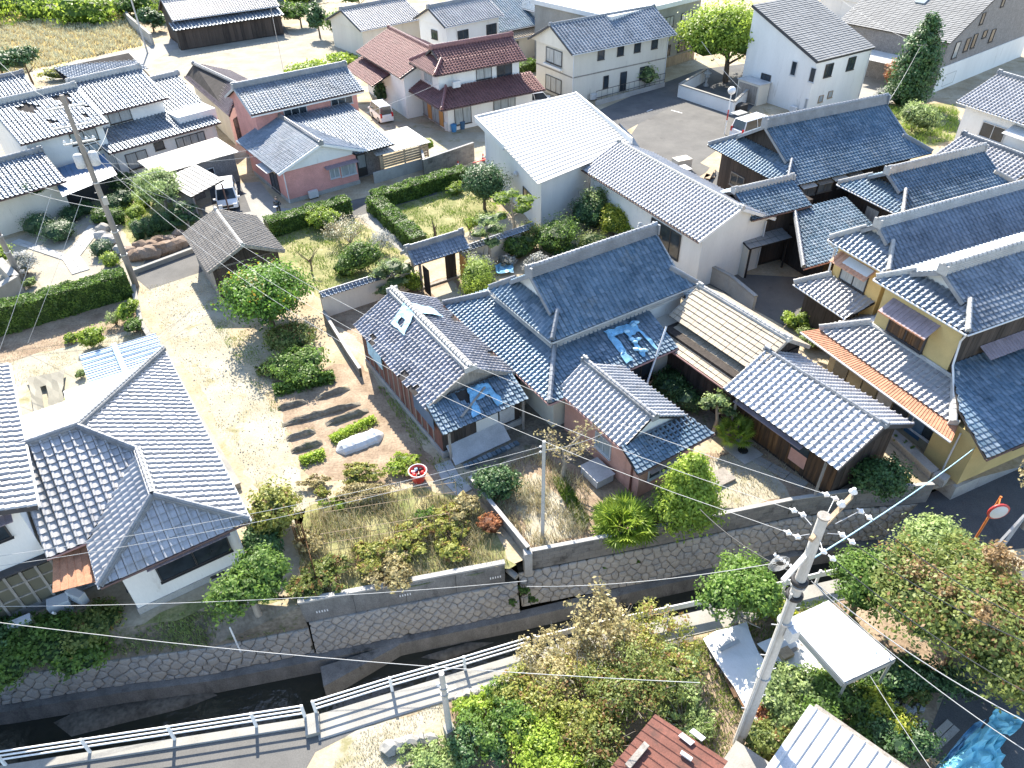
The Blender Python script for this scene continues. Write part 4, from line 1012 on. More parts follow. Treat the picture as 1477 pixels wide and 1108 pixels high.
MB().box(G32(14.5, 24.46, .5), G32(.9, 0), G32(0, .05), (0, 0, 1.5)).build('wall_panel', 'sheet_grey', R)
MB().box(G32(11.3, 23.6, .02), G32(3.3, 0, .05), G32(0, .9, .65), (0, 0, .03)).build('leaning_panel', 'sheet_grey', R)
for u in (11.25, 15.6): MB().box(G32(u, 23.95, 0), G32(.1, 0), G32(0, .1), (0, 0, 2.15)).build('post', 'wood_grey', R)
MB().box(G32(11.0, 25.0, 1.5), G32(0, 2.2), (0, 0, .95), G32(-.03, 0)).build('patch_sheet', 'sheet_blue', R)
MB().box(G32(11.02, 31.2, 1.35), G32(0, 1.9), (0, 0, 1.1), G32(-.03, 0)).build('patch_sheet', 'tarp_pale', R)
sheet('tarpaulin', 'torn blue tarpaulin weighed down over the hole in the shed lean-to roof', 'tarp', [G32(12.6, 23.95, 2.30), G32(14.5, 24.0, 2.32), G32(14.3, 25.3, 2.92), G32(13.1, 25.35, 2.93)], 'tarp', amp=.10, hole=lambda u, v: .3 < u < .75 and v < .45)
tag(MB().bar(G32(12.1, 24.1, 2.52), G32(14.0, 25.0, 2.93), .10, .06).build('plank', 'wood_grey'), 'loose grey plank lying across the blue tarp on the lean-to', 'plank')
sheet('tarpaulin', 'ragged pale blue tarpaulin straddling the shed ridge, left flap', 'tarp', [G32(12.2, 31.9, 3.62), G32(12.25, 30.4, 3.65), G32(13.3, 31.0, 4.28), G32(13.3, 32.4, 4.28)], 'tarp_pale', 6, 6, hole=lambda u, v: (u - .5) ** 2 + (v - .3) ** 2 < .03)
sheet('tarpaulin', 'ragged pale blue tarpaulin straddling the shed ridge, right flap', 'tarp', [G32(13.5, 32.2, 4.28), G32(13.5, 31.0, 4.28), G32(14.9, 30.9, 3.52), G32(14.7, 32.1, 3.6)], 'tarp_pale', 6, 6)
mb = MB()
for i in range(12): mb.box(G32(11.6 + i * .27, 23.05, .03), G32(.22, 0), G32(0, .28), (0, 0, .10 + .05 * random.random()), random.random())
tag(mb.build('tile_stack', 'tile_blue'), 'row of spare roof tiles lined up on the ground before the shed', 'tile stack')

# --- the main house ----------------------------------------------------------------
R = house('main_house', 'large old house with a dark blue hip-and-gable tiled roof in the centre', 'house', G32(22, 27.5))
hip(R, G32, 'u', 17.85, 27.9, 24.65, 30.85, 4.4, 6.6, 1.15, 1.15, oh=.45, rmat='ridge', gut='ridge_pale', gable='white', rw=.5, rh=.5, verge='ridge', material='tile_blue', tw=.285, tl=.25, jit=.008)
T = dict(material='tile_blue', tw=.285, tl=.25, jit=.008)
c00, c10, c11, c01 = G32(16.1, 22.3, 2.75), G32(24.6, 22.3, 2.75), G32(24.6, 24.9, 3.8), G32(18.2, 24.9, 3.8)
slope(R, c00, c10, [[c00, c10, c11, c01]], **T)
d00, d11 = G32(16.1, 33.2, 2.75), G32(18.2, 31.1, 3.8)
slope(R, d00, c00, [[d00, c00, c01, d11]], **T)
slope(R, G32(27.5, 33.2, 2.75), d00, [[G32(27.5, 33.2, 2.75), d00, d11, G32(27.5, 31.1, 3.8)]], **T)
slope(R, G32(29.2, 24.0, 2.9), G32(29.2, 31.0, 2.9), [[G32(29.2, 24.0, 2.9), G32(29.2, 31.0, 2.9), G32(27.3, 31.0, 3.7), G32(27.3, 24.0, 3.7)]], **T)
ridge(R, c00 + Vector((0, 0, .1)), c01 + Vector((0, 0, .1)), .26, .22, 'ridge', name='hip_ridge', ends=False); ridge(R, d00 + Vector((0, 0, .1)), d11 + Vector((0, 0, .1)), .26, .22, 'ridge', name='hip_ridge', ends=False)
ridge(R, G32(18.3, 24.95, 3.85), G32(27.2, 24.95, 3.85), .30, .14, 'ridge_pale', ends=False, name='flashing_ridge'); ridge(R, G32(18.15, 31.1, 3.85), G32(18.15, 24.9, 3.85), .30, .14, 'ridge_pale', ends=False, name='flashing_ridge')
gutter(R, c00, c10, 'gutter_p'); gutter(R, d00, c00, 'gutter_p')
walls(R, G32, 18.3, 27.3, 25.1, 30.4, 2.6, 4.42, 'white', 'upper_wall')
walls(R, G32, 17.0, 27.3, 23.2, 32.3, 0, 2.74, 'cream', 'lower_wall')
window(R, G32(17.0, 23.2), G32(27.3, 23.2), 5.0, .4, 1.8, 1.9, 2, 'alu_dark', 'glass')
for a in (.3, 2.2, 4.2, 6.2): window(R, G32(18.3, 25.1), G32(27.3, 25.1), a, 3.98, 1.5, .36, 3, 'wood_grey', 'glass')
window(R, G32(17, 32.3), G32(17, 23.2), 1.0, .5, 1.8, 1.7, 2, 'alu_dark', 'glass'); window(R, G32(17, 32.3), G32(17, 23.2), 4.2, .5, 1.8, 1.7, 2, 'alu_dark', 'glass')
sheet('tarpaulin', 'bright blue tarpaulin roped over the broken front pitch of the main house', 'tarp', [G32(21.1, 22.55, 2.88), G32(23.4, 22.5, 2.88), G32(23.3, 24.5, 3.66), G32(21.2, 24.6, 3.7)], 'tarp', 10, 9, .08, .08, hole=lambda u, v: (.15 < u < .55 and v < .78) or (.62 < u < .88 and v < .70))
mb = MB()
for k in range(9):
    u, v = random.uniform(21.2, 23.4), random.uniform(22.6, 24.4); mb.blob(G32(u, v, 2.95 + (v - 22.3) * .40), .17, 1, .2, squash=(1.2, .9, .5))
tag(mb.build('sandbag', 'tarp_pale'), 'pale sandbags holding down the blue tarpaulin on the main house', 'sandbags', kind='stuff')
tag(MB().tube([G32(22.2, 21.9, 1.6), G32(23.9, 22.7, 4.15)], .055, 8).build('flue_pipe', 'gutter_w'), 'slanting pale flue pipe leaning against the main house eave', 'pipe')
tag(MB().tube([G32(27.0, 29.2, 4.6), G32(27.25, 29.1, 6.3)], .10, 8).lathe(G32(27.28, 29.1, 6.25), [(.15, 0), (.16, .12), (.10, .2), (.14, .3), (.02, .38)], 10).build('chimney_pipe', 'pole'), 'thin grey chimney pipe with a cowl behind the main house roof', 'chimney')

# --- pink annex ---------------------------------------------------------------------
R = house('annex', 'small faded pink annex with a pale striped gable roof and a blue tiled pent', 'house', G32(19, 19.5))
T = dict(material='tile_pale', tw=.29, tl=.26)
slope(R, G32(17.0, 22.9, 2.8), G32(17.0, 17.75, 2.8), [[G32(17.0, 22.9, 2.8), G32(17.0, 17.75, 2.8), G32(18.65, 17.75, 3.95), G32(18.65, 22.9, 3.95)]], single=100, style='kawara', **T)
slope(R, G32(20.95, 17.75, 2.85), G32(20.95, 22.6, 2.85), [[G32(20.95, 17.75, 2.85), G32(20.95, 22.6, 2.85), G32(18.65, 22.6, 3.95), G32(18.65, 17.75, 3.95)]], single=40, **T)
ridge(R, G32(18.65, 17.65, 3.97), G32(18.65, 22.9, 3.97), .30, .22, 'ridge')
slope(R, G32(16.8, 16.45, 2.4), G32(21.6, 16.5, 2.4), [[G32(16.8, 16.45, 2.4), G32(21.6, 16.5, 2.4), G32(20.9, 17.85, 3.0), G32(16.95, 17.85, 2.95)]], 'tile_blue', tw=.285, tl=.24, single=60)
MB().face([G32(17.0, 17.95, 2.8), G32(20.9, 17.95, 2.85), G32(18.65, 17.95, 3.88)]).build('gable', 'white', R)
walls(R, G32, 17.45, 20.6, 17.9, 22.8, 0, 2.80, 'pink2')
walls(R, G32, 17.45, 20.9, 16.95, 17.95, 0, 2.42, 'pink2', 'porch_wall')
gutter(R, G32(17.0, 22.9, 2.8), G32(17.0, 17.75, 2.8), 'gutter_p'); gutter(R, G32(16.8, 16.45, 2.4), G32(21.6, 16.5, 2.4), 'gutter_b')
window(R, G32(17.5, 16.95), G32(21, 16.95), .5, .9, 1.5, .95, 2, 'alu', 'glass'); window(R, G32(17.45, 22.8), G32(17.45, 17.3), 2.6, .9, 1.2, 1.0, 2, 'alu', 'glass_pale')
awning(R, G32(17.5, 16.95), G32(21, 16.95), .2, 2.05, 2.1, .5, .2)
pipe(R, [G32(17.38, 17.4, 2.75), G32(17.38, 17.4, .1)], .05, 'rust_dark')
window(R, G32(20.6, 17.3), G32(20.6, 22.8), 1, .7, 1.6, 1.2, 2, 'alu_dark', 'glass')
mb = MB(); mb.box(G32(16.2, 18.4, .05), G32(1.0, 0), G32(0, 1.3), (0, 0, .45)).box(G32(16.15, 18.35, .5), G32(1.1, 0), G32(0, 1.4), (0, 0, .05))
tag(mb.build('storage_box', 'sheet_grey'), 'low grey storage bench against the pink annex wall', 'box')

# --- brown-tiled barn and the stained barn behind it -----------------------------------
R = house('brown_barn', 'barn with a two-tier sandy brown flat-tiled roof in the middle right', 'barn', G32(27, 21))
hip(R, G32, 'v', 25.6, 29.7, 17.9, 24.2, 3.4, 4.65, rmat='ridge_pale', gut=None, gable='timber', rw=.30, rh=.12, verge='wood_grey', material='tile_brown', style='flat', tw=.36, tl=.30)
P0, P1 = G32(24.3, 23.6, 2.6), G32(24.3, 18.0, 2.6)
slope(R, P0, P1, [[P0, P1, G32(26.0, 18.0, 3.15), G32(26.0, 23.6, 3.15)]], 'tile_brown', 'flat', .36, .30)
gutter(R, P0, P1, 'gutter_p', .06)
walls(R, G32, 24.9, 29.2, 18.1, 23.9, 0, 3.0, 'timber'); walls(R, G32, 26.0, 29.2, 18.15, 23.85, 3.0, 3.42, 'timber', 'upper_wall')
planks(R, G32(24.9, 23.9), G32(24.9, 18.1), .2, 2.55, .25, 'timber')
R = house('stained_barn', 'long low barn with a pale stained striped roof and dark board walls', 'barn', G32(26.7, 14.8))
hip(R, G32, 'v', 24.05, 29.45, 11.5, 18.4, 2.75, 4.05, rmat='ridge', gut=None, gable='timber', rw=.22, rh=.14, verge='trim_dark', material='tile_barn', style='s', tw=.335, tl=.30, single=150)
walls(R, G32, 25.05, 28.9, 12.0, 18.2, 0, 2.85, 'timber')
planks(R, G32(25.05, 18.2), G32(25.05, 12.0), .15, 2.62, .22, 'timber_warm'); planks(R, G32(25.05, 12.0), G32(28.9, 12.0), .15, 2.7, .28, 'timber')
MB().box(G32(24.2, 13.6, 2.22), G32(.85, 0, .25), G32(0, 4.2), (0, 0, .03)).build('awning', 'awning', R)
d = MB().box(G32(24.995, 13.55, .55), G32(-.03, 0), G32(0, .95), (0, 0, 1.4)).build('window_shutter', 'pink2', R)
MB().box(G32(24.96, 13.5, 1.35), G32(-.03, 0), G32(0, 1.05), (0, 0, .7)).build('window', 'glass', R)
for v in (17.6, 12.2): MB().box(G32(24.25, v, 0), G32(.1, 0), G32(0, .1), (0, 0, 2.7)).build('post', 'wood_grey', R)

# --- yellow houses on the right -----------------------------------------------------------
def yellow(name, label, u0, v0, v1, ze, zr, ulen, wallm, near):
    R = house(name, label, 'house', G24(u0 + 4, (v0 + v1) / 2))
    hip(R, G24, 'u', u0, u0 + ulen, v0, v1, ze, zr, 1.25, 0, oh=.4, rmat='ridge_pale', gut='gutter_w', gable='white', rw=.42, rh=.40, verge='ridge', material='tile', tw=.30, tl=.27)
    walls(R, G24, u0 + .5, u0 + ulen - .5, v0 + .45, v1 - .45, 2.6, ze, wallm, 'upper_wall')
    return R
R = yellow('yellow_house', 'ochre two-storey house with a long grey tiled ridge, the nearer of the pair at right', 30.35, 16.45, 22.0, 6.5, 8.1, 15, 'mustard', True)
A_, B_ = G24(30.85, 21.55), G24(30.85, 16.9); t_ = (B_ - A_).normalized()
window(R, A_, B_, .9, 4.0, 2.25, 1.1, 2, 'trim_dark', 'glass', depth=.16)
planks(R, A_ + t_ * .97, A_ + t_ * 3.08, 4.05, 5.05, .16, 'timber_warm', 'lattice_board', .1)
awning(R, A_, B_, .6, 5.8, 2.9, .85, .55); MB().box(flat(A_ + t_ * .6, 5.22) + Vector((t_.y, -t_.x, 0)) * .80, t_ * 2.9, Vector((t_.y, -t_.x, 0)) * .07, (0, 0, .07)).build('awning_trim', 'rust', R)
pipe(R, [G24(30.4, 16.5, 6.4), G24(30.8, 16.85, 5.7), G24(30.6, 16.6, 4.5), G24(29.4, 14.8, 2.95)], .05)
TT = dict(material='tile_pale', tw=.30, tl=.27, single=110)
e0, e1, t1, t0 = G24(29.15, 23.4, 2.85), G24(29.15, 14.7, 2.85), G24(30.85, 16.4, 3.75), G24(30.85, 21.7, 3.75)
slope(R, e0, e1, [[e0, e1, t1, t0]], **TT)
ridge(R, e0 + Vector((0, 0, .08)), t0 + Vector((0, 0, .1)), .28, .22, 'ridge_pale', name='hip_ridge', ends=False); ridge(R, e1 + Vector((0, 0, .08)), t1 + Vector((0, 0, .1)), .34, .30, 'ridge_pale', name='hip_ridge')
ridge(R, t0 + Vector((-.05, 0, .06)), t1 + Vector((-.05, 0, .06)), .22, .10, 'ridge_pale', name='flashing_ridge', ends=False)
slope(R, G24(35, 23.4, 2.85), e0, [[G24(35, 23.4, 2.85), e0, t0, G24(35, 21.7, 3.75)]], 'tile_pale', tw=.30, tl=.27)
corrugated(R, G24(28.4, 23.9, 2.62), G24(28.4, 14.0, 2.62), G24(29.3, 14.5, 2.86), G24(29.3, 23.4, 2.86), .16, .025, 'rust', 'eave_sheet')
gutter(R, G24(28.4, 23.9, 2.62), G24(28.4, 14.0, 2.62), 'gutter_w', .06)
walls(R, G24, 29.7, 44, 15.3, 22.6, 0, 2.75, 'khaki', 'lower_wall')
for k, (mm_) in enumerate(['glass', 'khaki', 'khaki', 'sheet_grey', 'glass', 'sheet_blue']):
    MB().box(G24(29.66, 21.2 - k * 1.02, .35), G24(-.03, 0), G24(0, .92), (0, 0, 1.95)).build('wall_panel', mm_, R)
# front wing with the dark blue pitch
WZ = lambda v: 2.85 + (v - 12.4) * .322
s0, s1 = G24(28.5, 12.4, 2.85), G24(41, 12.4, 2.85)
slope(R, s0, s1, [[s0, s1, G24(41, 16.85, WZ(16.85)), G24(30.9, 16.85, WZ(16.85)), G24(29.25, 14.75, WZ(14.75))]], 'tile_blue', tw=.30, tl=.28, single=120)
gutter(R, s0, s1, 'gutter_b'); walls(R, G24, 29.3, 41, 13.35, 15.4, -.5, 2.85, 'mustard', 'front_wall')
walls(R, G24, 29.1, 41, 13.2, 15.6, -.95, -.05, 'concrete', 'plinth')
window(R, G24(29.7, 16.9), G24(29.7, 15.1), .1, .7, 1.3, 1.5, 2, 'alu', 'glass'); window(R, G24(29.3, 13.35), G24(41, 13.35), 3.2, 1.0, 1.4, 1.1, 2, 'alu_dark', 'glass')
pipe(R, [G24(29.22, 14.2, 2.6), G24(29.22, 14.2, .2)], .045)
corrugated(R, G24(32.6, 16.1, 4.5), G24(38.5, 16.1, 4.5), G24(38.5, 16.85, 4.85), G24(32.6, 16.85, 4.85), .2, .03, 'awning', 'lean_sheet')
planks(R, G24(30.85, 16.9), G24(38, 16.9), 4.2, 6.3, .3, 'timber')
R = yellow('yellow_house', 'ochre two-storey house with a long grey tiled ridge, the farther of the pair at right', 31.7, 22.3, 26.6, 6.3, 7.9, 15, 'yellow', False)
A_, B_ = G24(32.2, 26.15), G24(32.2, 22.75); t_ = (B_ - A_).normalized(); n_ = Vector((t_.y, -t_.x, 0))
window(R, A_, B_, .6, 4.2, 1.9, 1.0, 2, 'alu_dark', 'glass_pale'); awning(R, A_, B_, .2, 5.75, 2.6, .75, .45, 'rust')
MB().box(flat(A_ + t_ * .9, 5.72) + n_ * .06, t_ * 1.8, n_ * .45 - Vector((0, 0, .26)), (0, 0, .04)).build('awning_sheet', 'sheet_white', R)
e0, e1 = G24(30.8, 27.4, 3.2), G24(30.8, 23.2, 3.2)
slope(R, e0, e1, [[e0, e1, G24(32.2, 22.8, 4.1), G24(32.2, 26.1, 4.1)]], 'tile_pale', tw=.29, tl=.27); ridge(R, e0 + Vector((0, 0, .08)), G24(32.2, 26.1, 4.2), .28, .2, 'ridge_pale', name='hip_ridge', ends=False)
walls(R, G24, 31.4, 46, 23.6, 26.9, 0, 3.2, 'timber', 'lower_wall'); gutter(R, e0, e1)
pipe(R, [G24(31.7, 26.6, 6.2), G24(32.1, 26.3, 5.7), G24(32.1, 26.3, 4.2)], .05)

# --- dark timber farmhouse ---------------------------------------------------------------
R = house('timber_farmhouse', 'dark board-clad farmhouse with a big patchy blue tiled roof beside the car park', 'house', G24(44, 41))
BT = dict(material='tile_blue', style='kawara_far', tw=.29, tl=.26, jit=.006)
hip(R, G24, 'u', 37.3, 51.4, 36.0, 45.0, 4.6, 7.3, 1.7, 1.7, oh=.5, rmat='ridge', gut=None, gable='timber', rw=.5, rh=.6, verge='ridge', **BT)
walls(R, G24, 38.2, 50.5, 37.0, 44.2, 0, 4.62, 'timber'); window(R, G24(38.17, 44.2), G24(38.17, 37), 1.5, 2.2, 1.6, 1.0, 2, 'wood_grey', 'glass'); planks(R, G24(38.2, 44.2), G24(38.2, 37.0), .2, 4.4, .4, 'timber'); planks(R, G24(38.2, 37), G24(50.5, 37), .2, 4.4, .45, 'timber')
for a, mm_ in ((1.6, 'wood_grey'), (3.2, 'glass_pale'), (5.2, 'wood_grey')): window(R, G24(38.2, 36.97), G24(50.5, 36.97), a, 3.0, 1.4, 1.1, 2, 'wood_grey', mm_)
for k in range(4): MB().box(G24(39.0 + k * 1.5, 36.0, 4.15), G24(1.3, 0), G24(0, 1.0, .25), (0, 0, .03)).build('eave_panel', 'wood_grey' if k % 2 else 'offwhite', R)
# projecting wing
hip(R, G24, 'u', 32.6, 37.6, 33.7, 38.2, 4.2, 5.25, rmat='ridge_pale', gut='gutter_b', gable='timber', rw=.34, rh=.3, verge='trim_dark', **BT)
walls(R, G24, 33.2, 38.3, 34.3, 37.7, 0, 4.25, 'timber', 'wing_wall'); planks(R, G24(33.2, 34.3), G24(37.3, 34.3), .2, 4.1, .3, 'timber'); planks(R, G24(33.2, 37.7), G24(33.2, 34.3), .2, 4.2, .3, 'timber')
window(R, G24(33.17, 37.7), G24(33.17, 34.3), 1.3, 2.6, .9, 1.2, 2, 'alu', 'glass'); awning(R, G24(33.17, 37.7), G24(33.17, 34.3), 1.1, 3.95, 1.3, .35, .1, 'sheet_grey')
# courtyard roof in the shade
c0, c1 = G24(33.4, 29.3, 2.7), G24(40.8, 31.0, 2.7)
slope(R, G24(33.4, 29.3, 2.6), G24(41.0, 29.3, 2.6), [[G24(33.4, 29.3, 2.6), G24(41.0, 29.3, 2.6), G24(41.0, 34.0, 4.0), G24(36.4, 34.0, 4.0)]], **BT)
ridge(R, G24(33.4, 29.3, 2.7), G24(36.4, 34.0, 4.1), .26, .2, 'ridge', name='hip_ridge', ends=False); gutter(R, G24(33.4, 29.3, 2.6), G24(41.0, 29.3, 2.6), 'gutter_p')
walls(R, G24, 36.5, 41, 30.4, 34.2, 0, 2.8, 'timber', 'court_wall')
slope(R, G24(32.4, 33.2, 2.35), G24(36.0, 33.2, 2.35), [[G24(32.4, 33.2, 2.35), G24(36.0, 33.2, 2.35), G24(36.0, 34.3, 2.6), G24(32.4, 34.3, 2.6)]], 'slate', 'flat', .5, .5, name='lean_to_roof')
MB().box(G24(32.5, 33.4, 0), G24(.1, 0), G24(0, 3.6), (0, 0, 2.3)).build('side_panel', 'cream', R)
for u in (32.6, 35.8): MB().box(G24(u, 33.3, 0), G24(.1, 0), G24(0, .1), (0, 0, 2.3)).build('post', 'timber', R)
R = house('timber_house', 'dark house with a smaller blue hip-and-gable roof right of the timber farmhouse', 'house', G24(46.5, 32.5))
hip(R, G24, 'u', 41.5, 52.4, 29.6, 35.4, 4.3, 6.0, 1.5, 1.2, oh=.5, rmat='ridge_pale', gut='gutter_w', gable='timber', rw=.42, rh=.42, verge='ridge', **BT)
walls(R, G24, 42.2, 51.8, 30.3, 34.8, 0, 4.32, 'timber'); window(R, G24(42.17, 34.8), G24(42.17, 30.3), 1.8, 2.3, 1.2, 1.3, 1, 'alu_dark', 'glass_pale')
R = house('white_house', 'white house with a lilac ribbed roof and striped awning at the right edge', 'house', G24(64, 38))
hip(R, G24, 'v', 60.8, 69, 33.5, 42.0, 5.4, 7.1, rmat='ridge', gut='gutter_w', gable='white', material='tile_pale', style='kawara_far', tw=.34, tl=.30)
walls(R, G24, 61.5, 68.4, 34, 41.5, 0, 5.42, 'white'); window(R, G24(61.47, 41.5), G24(61.47, 34), 2.0, 3.2, 2.2, 1.2, 2, 'alu', 'glass'); awning(R, G24(61.47, 41.5), G24(61.47, 34), 4.6, 4.9, 2.8, 1.2, .5, 'sheet_white')
hip(R, G24, 'v', 53.6, 59.6, 31.0, 37.6, 3.2, 4.6, rmat='ridge', gut=None, gable='white', material='tile_pale', style='kawara_far', tw=.34, tl=.30); walls(R, G24, 54.2, 61.6, 31.4, 37.2, 0, 3.2, 'cream', 'lower_wall')

# --- long lilac-roofed hall and the white flat-roofed hall -------------------------------
R = house('white_hall', 'long white hall with a pale lilac tiled roof behind the main house', 'hall', G28(34, 38))
hip(R, G28, 'v', 30.4, 37.0, 31.3, 45.0, 3.8, 5.3, rmat='ridge_pale', gut=None, gable='white', rw=.26, rh=.14, verge='white_paint', oh=.25, material='tile_pale', style='kawara_far', tw=.33, tl=.30)
walls(R, G28, 31.0, 36.5, 31.6, 44.6, 0, 3.85, 'white')
window(R, G28(30.97, 44.6), G28(30.97, 31.6), 7.8, 1.1, 3.2, 2.0, 3, 'alu_dark', 'glass', sill=False)
gutter(R, G28(30.4, 45, 3.8), G28(30.4, 31.3, 3.8), 'gutter_b', .05)
R = house('white_flat_building', 'low white building with a ribbed white metal roof and raised parapet', 'building', G36(38, 46))
ZF = 4.3
pts = [G36(31.3, 39.4), G36(41.6, 40.9), G36(45.2, 46.2), G36(46.0, 52.3), G36(35.2, 52.8)]
MB().prism([(p.x, p.y) for p in [G36(32.0, 39.9), G36(41.2, 41.2), G36(44.8, 46.4), G36(45.4, 51.8), G36(35.6, 52.3)]], 0, ZF - .04).build('wall', 'offwhite', R)
corrugated(R, G36(31.3, 39.4, ZF), G36(35.2, 52.8, ZF + .45), G36(46.0, 52.3, ZF + .45), G36(41.9, 40.6, ZF), .62, .06, 'sheet_pale', 'roof_sheet', True)
for p, q in ((G36(35.1, 52.9), G36(46.1, 52.5)), (G36(46.1, 52.5), G36(42.0, 40.8)), (G36(35.1, 52.9), G36(33.2, 46.2))):
    MB().bar(flat(p, ZF + .35), flat(q, ZF + .28), .16, .5).build('parapet', 'sheet_white', R)
slope(R, G36(43.0, 40.2, 3.2), G36(45.6, 44.6, 3.2), [[G36(43.0, 40.2, 3.2), G36(45.6, 44.6, 3.2), G36(44.6, 45.0, 4.3), G36(42.0, 40.8, 4.3)]], 'tile', 'kawara_far', .3, .28, name='mansard_slope')
window(R, G36(35.6, 52.3), G36(32.0, 39.9), 9.3, 1.2, 1.7, 1.15, 2, 'alu_dark', 'glass'); MB().blob(G36(33.2, 44.6, 2.9), .22, 2, .02).build('vent_hood', 'alu', R)

# --- pink house ---------------------------------------------------------------------------
R = house('pink_house', 'salmon pink house with a grey two-storey roof and a white front gable', 'house', G36(24, 62))
FT = dict(material='tile', style='kawara_far', tw=.30, tl=.28)
hip(R, G36, 'u', 19.7, 30.6, 64.7, 71.2, 5.2, 6.7, rmat='ridge', gut='gutter_b', gable='pink', rw=.4, rh=.36, verge='ridge_pale', **FT)
walls(R, G36, 20.2, 30.1, 65.3, 70.6, 0, 5.22, 'pink', 'upper_wall')
window(R, G36(20.2, 65.3), G36(30.1, 65.3), 2.6, 4.1, 2.2, .75, 3, 'alu', 'glass'); window(R, G36(20.2, 65.3), G36(30.1, 65.3), 7.2, 4.1, 2.2, .75, 3, 'alu', 'glass')
MB().bar(G36(19.7, 64.75, 5.05), G36(30.6, 64.75, 5.05), .05, .25).build('fascia', 'white_paint', R)
hip(R, G36, 'v', 18.3, 26.4, 56.7, 66.0, 2.8, 4.35, rmat='ridge', gut=None, gable='white', rw=.34, rh=.28, verge='white_paint', oh=.3, **FT)
slope(R, G36(24.5, 56.6, 2.8), G36(29.0, 56.6, 2.8), [[G36(25.2, 56.6, 2.8), G36(29.0, 56.6, 2.8), G36(29.0, 65.0, 4.3), G36(22.4, 65.0, 4.3)]], **FT)
walls(R, G36, 18.9, 25.4, 57.1, 65.3, 0, 2.85, 'pink', 'lower_wall'); walls(R, G36, 25.4, 28.5, 58.2, 65.3, 0, 2.9, 'greywall', 'porch_wall')
window(R, G36(18.9, 57.1), G36(25.4, 57.1), 3.9, 1.1, .9, .9, 2, 'alu', 'glass_pale'); window(R, G36(18.9, 57.1), G36(25.4, 57.1), 4.95, 1.0, 1.4, 1.1, 2, 'alu', 'glass_pale')
awning(R, G36(18.9, 57.1), G36(25.4, 57.1), 3.5, 2.25, 3.0, .55, .12)
dd = MB().box(G36(25.9, 58.15, .1), G36(.9, 0), G36(0, .05), (0, 0, 2.0)).build('door', 'alu_dark', R); MB().box(G36(26.0, 58.11, .9), G36(.7, 0), G36(0, .03), (0, 0, 1.1)).build('pane', 'glass_pale', dd)
MB().box(G36(25.45, 58.1, .1), G36(.4, 0), G36(0, .06), (0, 0, 2.1)).build('door', 'glass', R)
MB().box(G36(18.85, 57.05, -.02), G36(6.6, 0), G36(0, 8), (0, 0, .35)).build('plinth', 'concrete', R)
window(R, G36(18.9, 65.3), G36(18.9, 57.1), 4.6, .2, 1.8, 2.0, 2, 'alu_dark', 'glass')
MB().box(G36(18.0, 58.6, 2.3), G36(.9, 0, .1), G36(0, 2.4), (0, 0, .05)).build('awning', 'sheet_grey', R)
# carport beside it
R = house('carport', 'flat grey carport with a wood-slatted side beside the pink house', 'carport', G36(29.5, 57.5))
corrugated(R, G36(27.0, 56.4, 2.3), G36(32.4, 56.2, 2.3), G36(32.4, 60.4, 2.6), G36(27.6, 60.4, 2.6), .4, .03, 'sheet_beige')
for u in (27.3, 29.7, 32.1): MB().box(G36(u, 56.4, 0), G36(.1, 0), G36(0, .1), (0, 0, 2.25)).build('post', 'wood_pale', R)
for k in range(5): MB().box(G36(27.4, 56.42, 1.05 + k * .22), G36(4.7, 0), G36(0, .03), (0, 0, .18), random.random()).build('slat', 'wood_pale', R)
MB().box(G36(26.4, 56.2, 0), G36(6.0, 0), G36(0, .12), (0, 0, 1.0)).build('low_wall', 'concrete', R)
block_wall('block_wall', 'pale concrete block wall with planter beside the carport of the pink house', [at(612, 258), at(684, 232)], 0, 1.7, .5, .25, group=None, material='block')
block_wall('block_wall', 'short concrete block return wall behind the carport corner', [at(606, 222), at(614, 257)], 0, 1.7, .5, .25)

# --- left white house ---------------------------------------------------------------------
R = house('white_farmhouse', 'big white two-storey house with storm-damaged grey tiled roofs at upper left', 'house', G45(20, 70))
LT = dict(material='tile', style='kawara_far', tw=.34, tl=.31)
hip(R, G45, 'u', 13.4, 20.4, 68.4, 79.0, 5.2, 7.1, rmat='ridge_pale', gut='gutter_b', gable='white', rw=.4, rh=.36, verge='ridge_pale', sides=(1, 1), holes=[(2.6, 4.3, (.9, .8)), (5.4, 4.6, (.6, .9)), (5.3, 3.6, (.5, .5)), (3.4, 1.8, (.4, .4)), (5.8, 1.6, (.3, .5)), (6.3, 2.8, (.25, .5))], **LT)
walls(R, G45, 13.9, 20.0, 69.0, 78.5, 0, 5.22, 'white', 'upper_wall')
hip(R, G45, 'u', 20.4, 26.9, 70.9, 80.0, 5.2, 7.0, rmat='ridge_pale', gut='gutter_b', gable='white', rw=.4, rh=.36, verge='ridge_pale', **LT)
walls(R, G45, 20.0, 26.5, 71.4, 79.5, 0, 5.22, 'white', 'upper_wall')
slope(R, G45(19.3, 67.7, 2.95), G45(29.8, 67.7, 2.95), [[G45(19.3, 67.7, 2.95), G45(29.8, 67.7, 2.95), G45(29.8, 71.5, 3.9), G45(19.3, 71.5, 3.9)]], **LT)
slope(R, G45(26.4, 71.5, 3.9), G45(30.2, 71.5, 3.9), [[G45(26.5, 71.5, 3.9), G45(30.2, 71.5, 3.9), G45(30.8, 77, 5.3), G45(27.0, 77, 5.3)]], **LT)
ridge(R, G45(27.2, 77, 5.35), G45(30.9, 77, 5.35), .36, .3, 'ridge_pale'); slope(R, G45(31, 82, 4), G45(27, 82, 4), [[G45(31, 82, 4), G45(27, 82, 4), G45(27, 77, 5.3), G45(31, 77, 5.3)]], **LT)
walls(R, G45, 20.0, 29.4, 68.3, 80, 0, 2.97, 'white', 'lower_wall'); walls(R, G45, 26.5, 30.2, 69, 80, 2.9, 3.9, 'white', 'side_wall')
gutter(R, G45(19.3, 67.7, 2.95), G45(29.8, 67.7, 2.95), 'gutter_b')
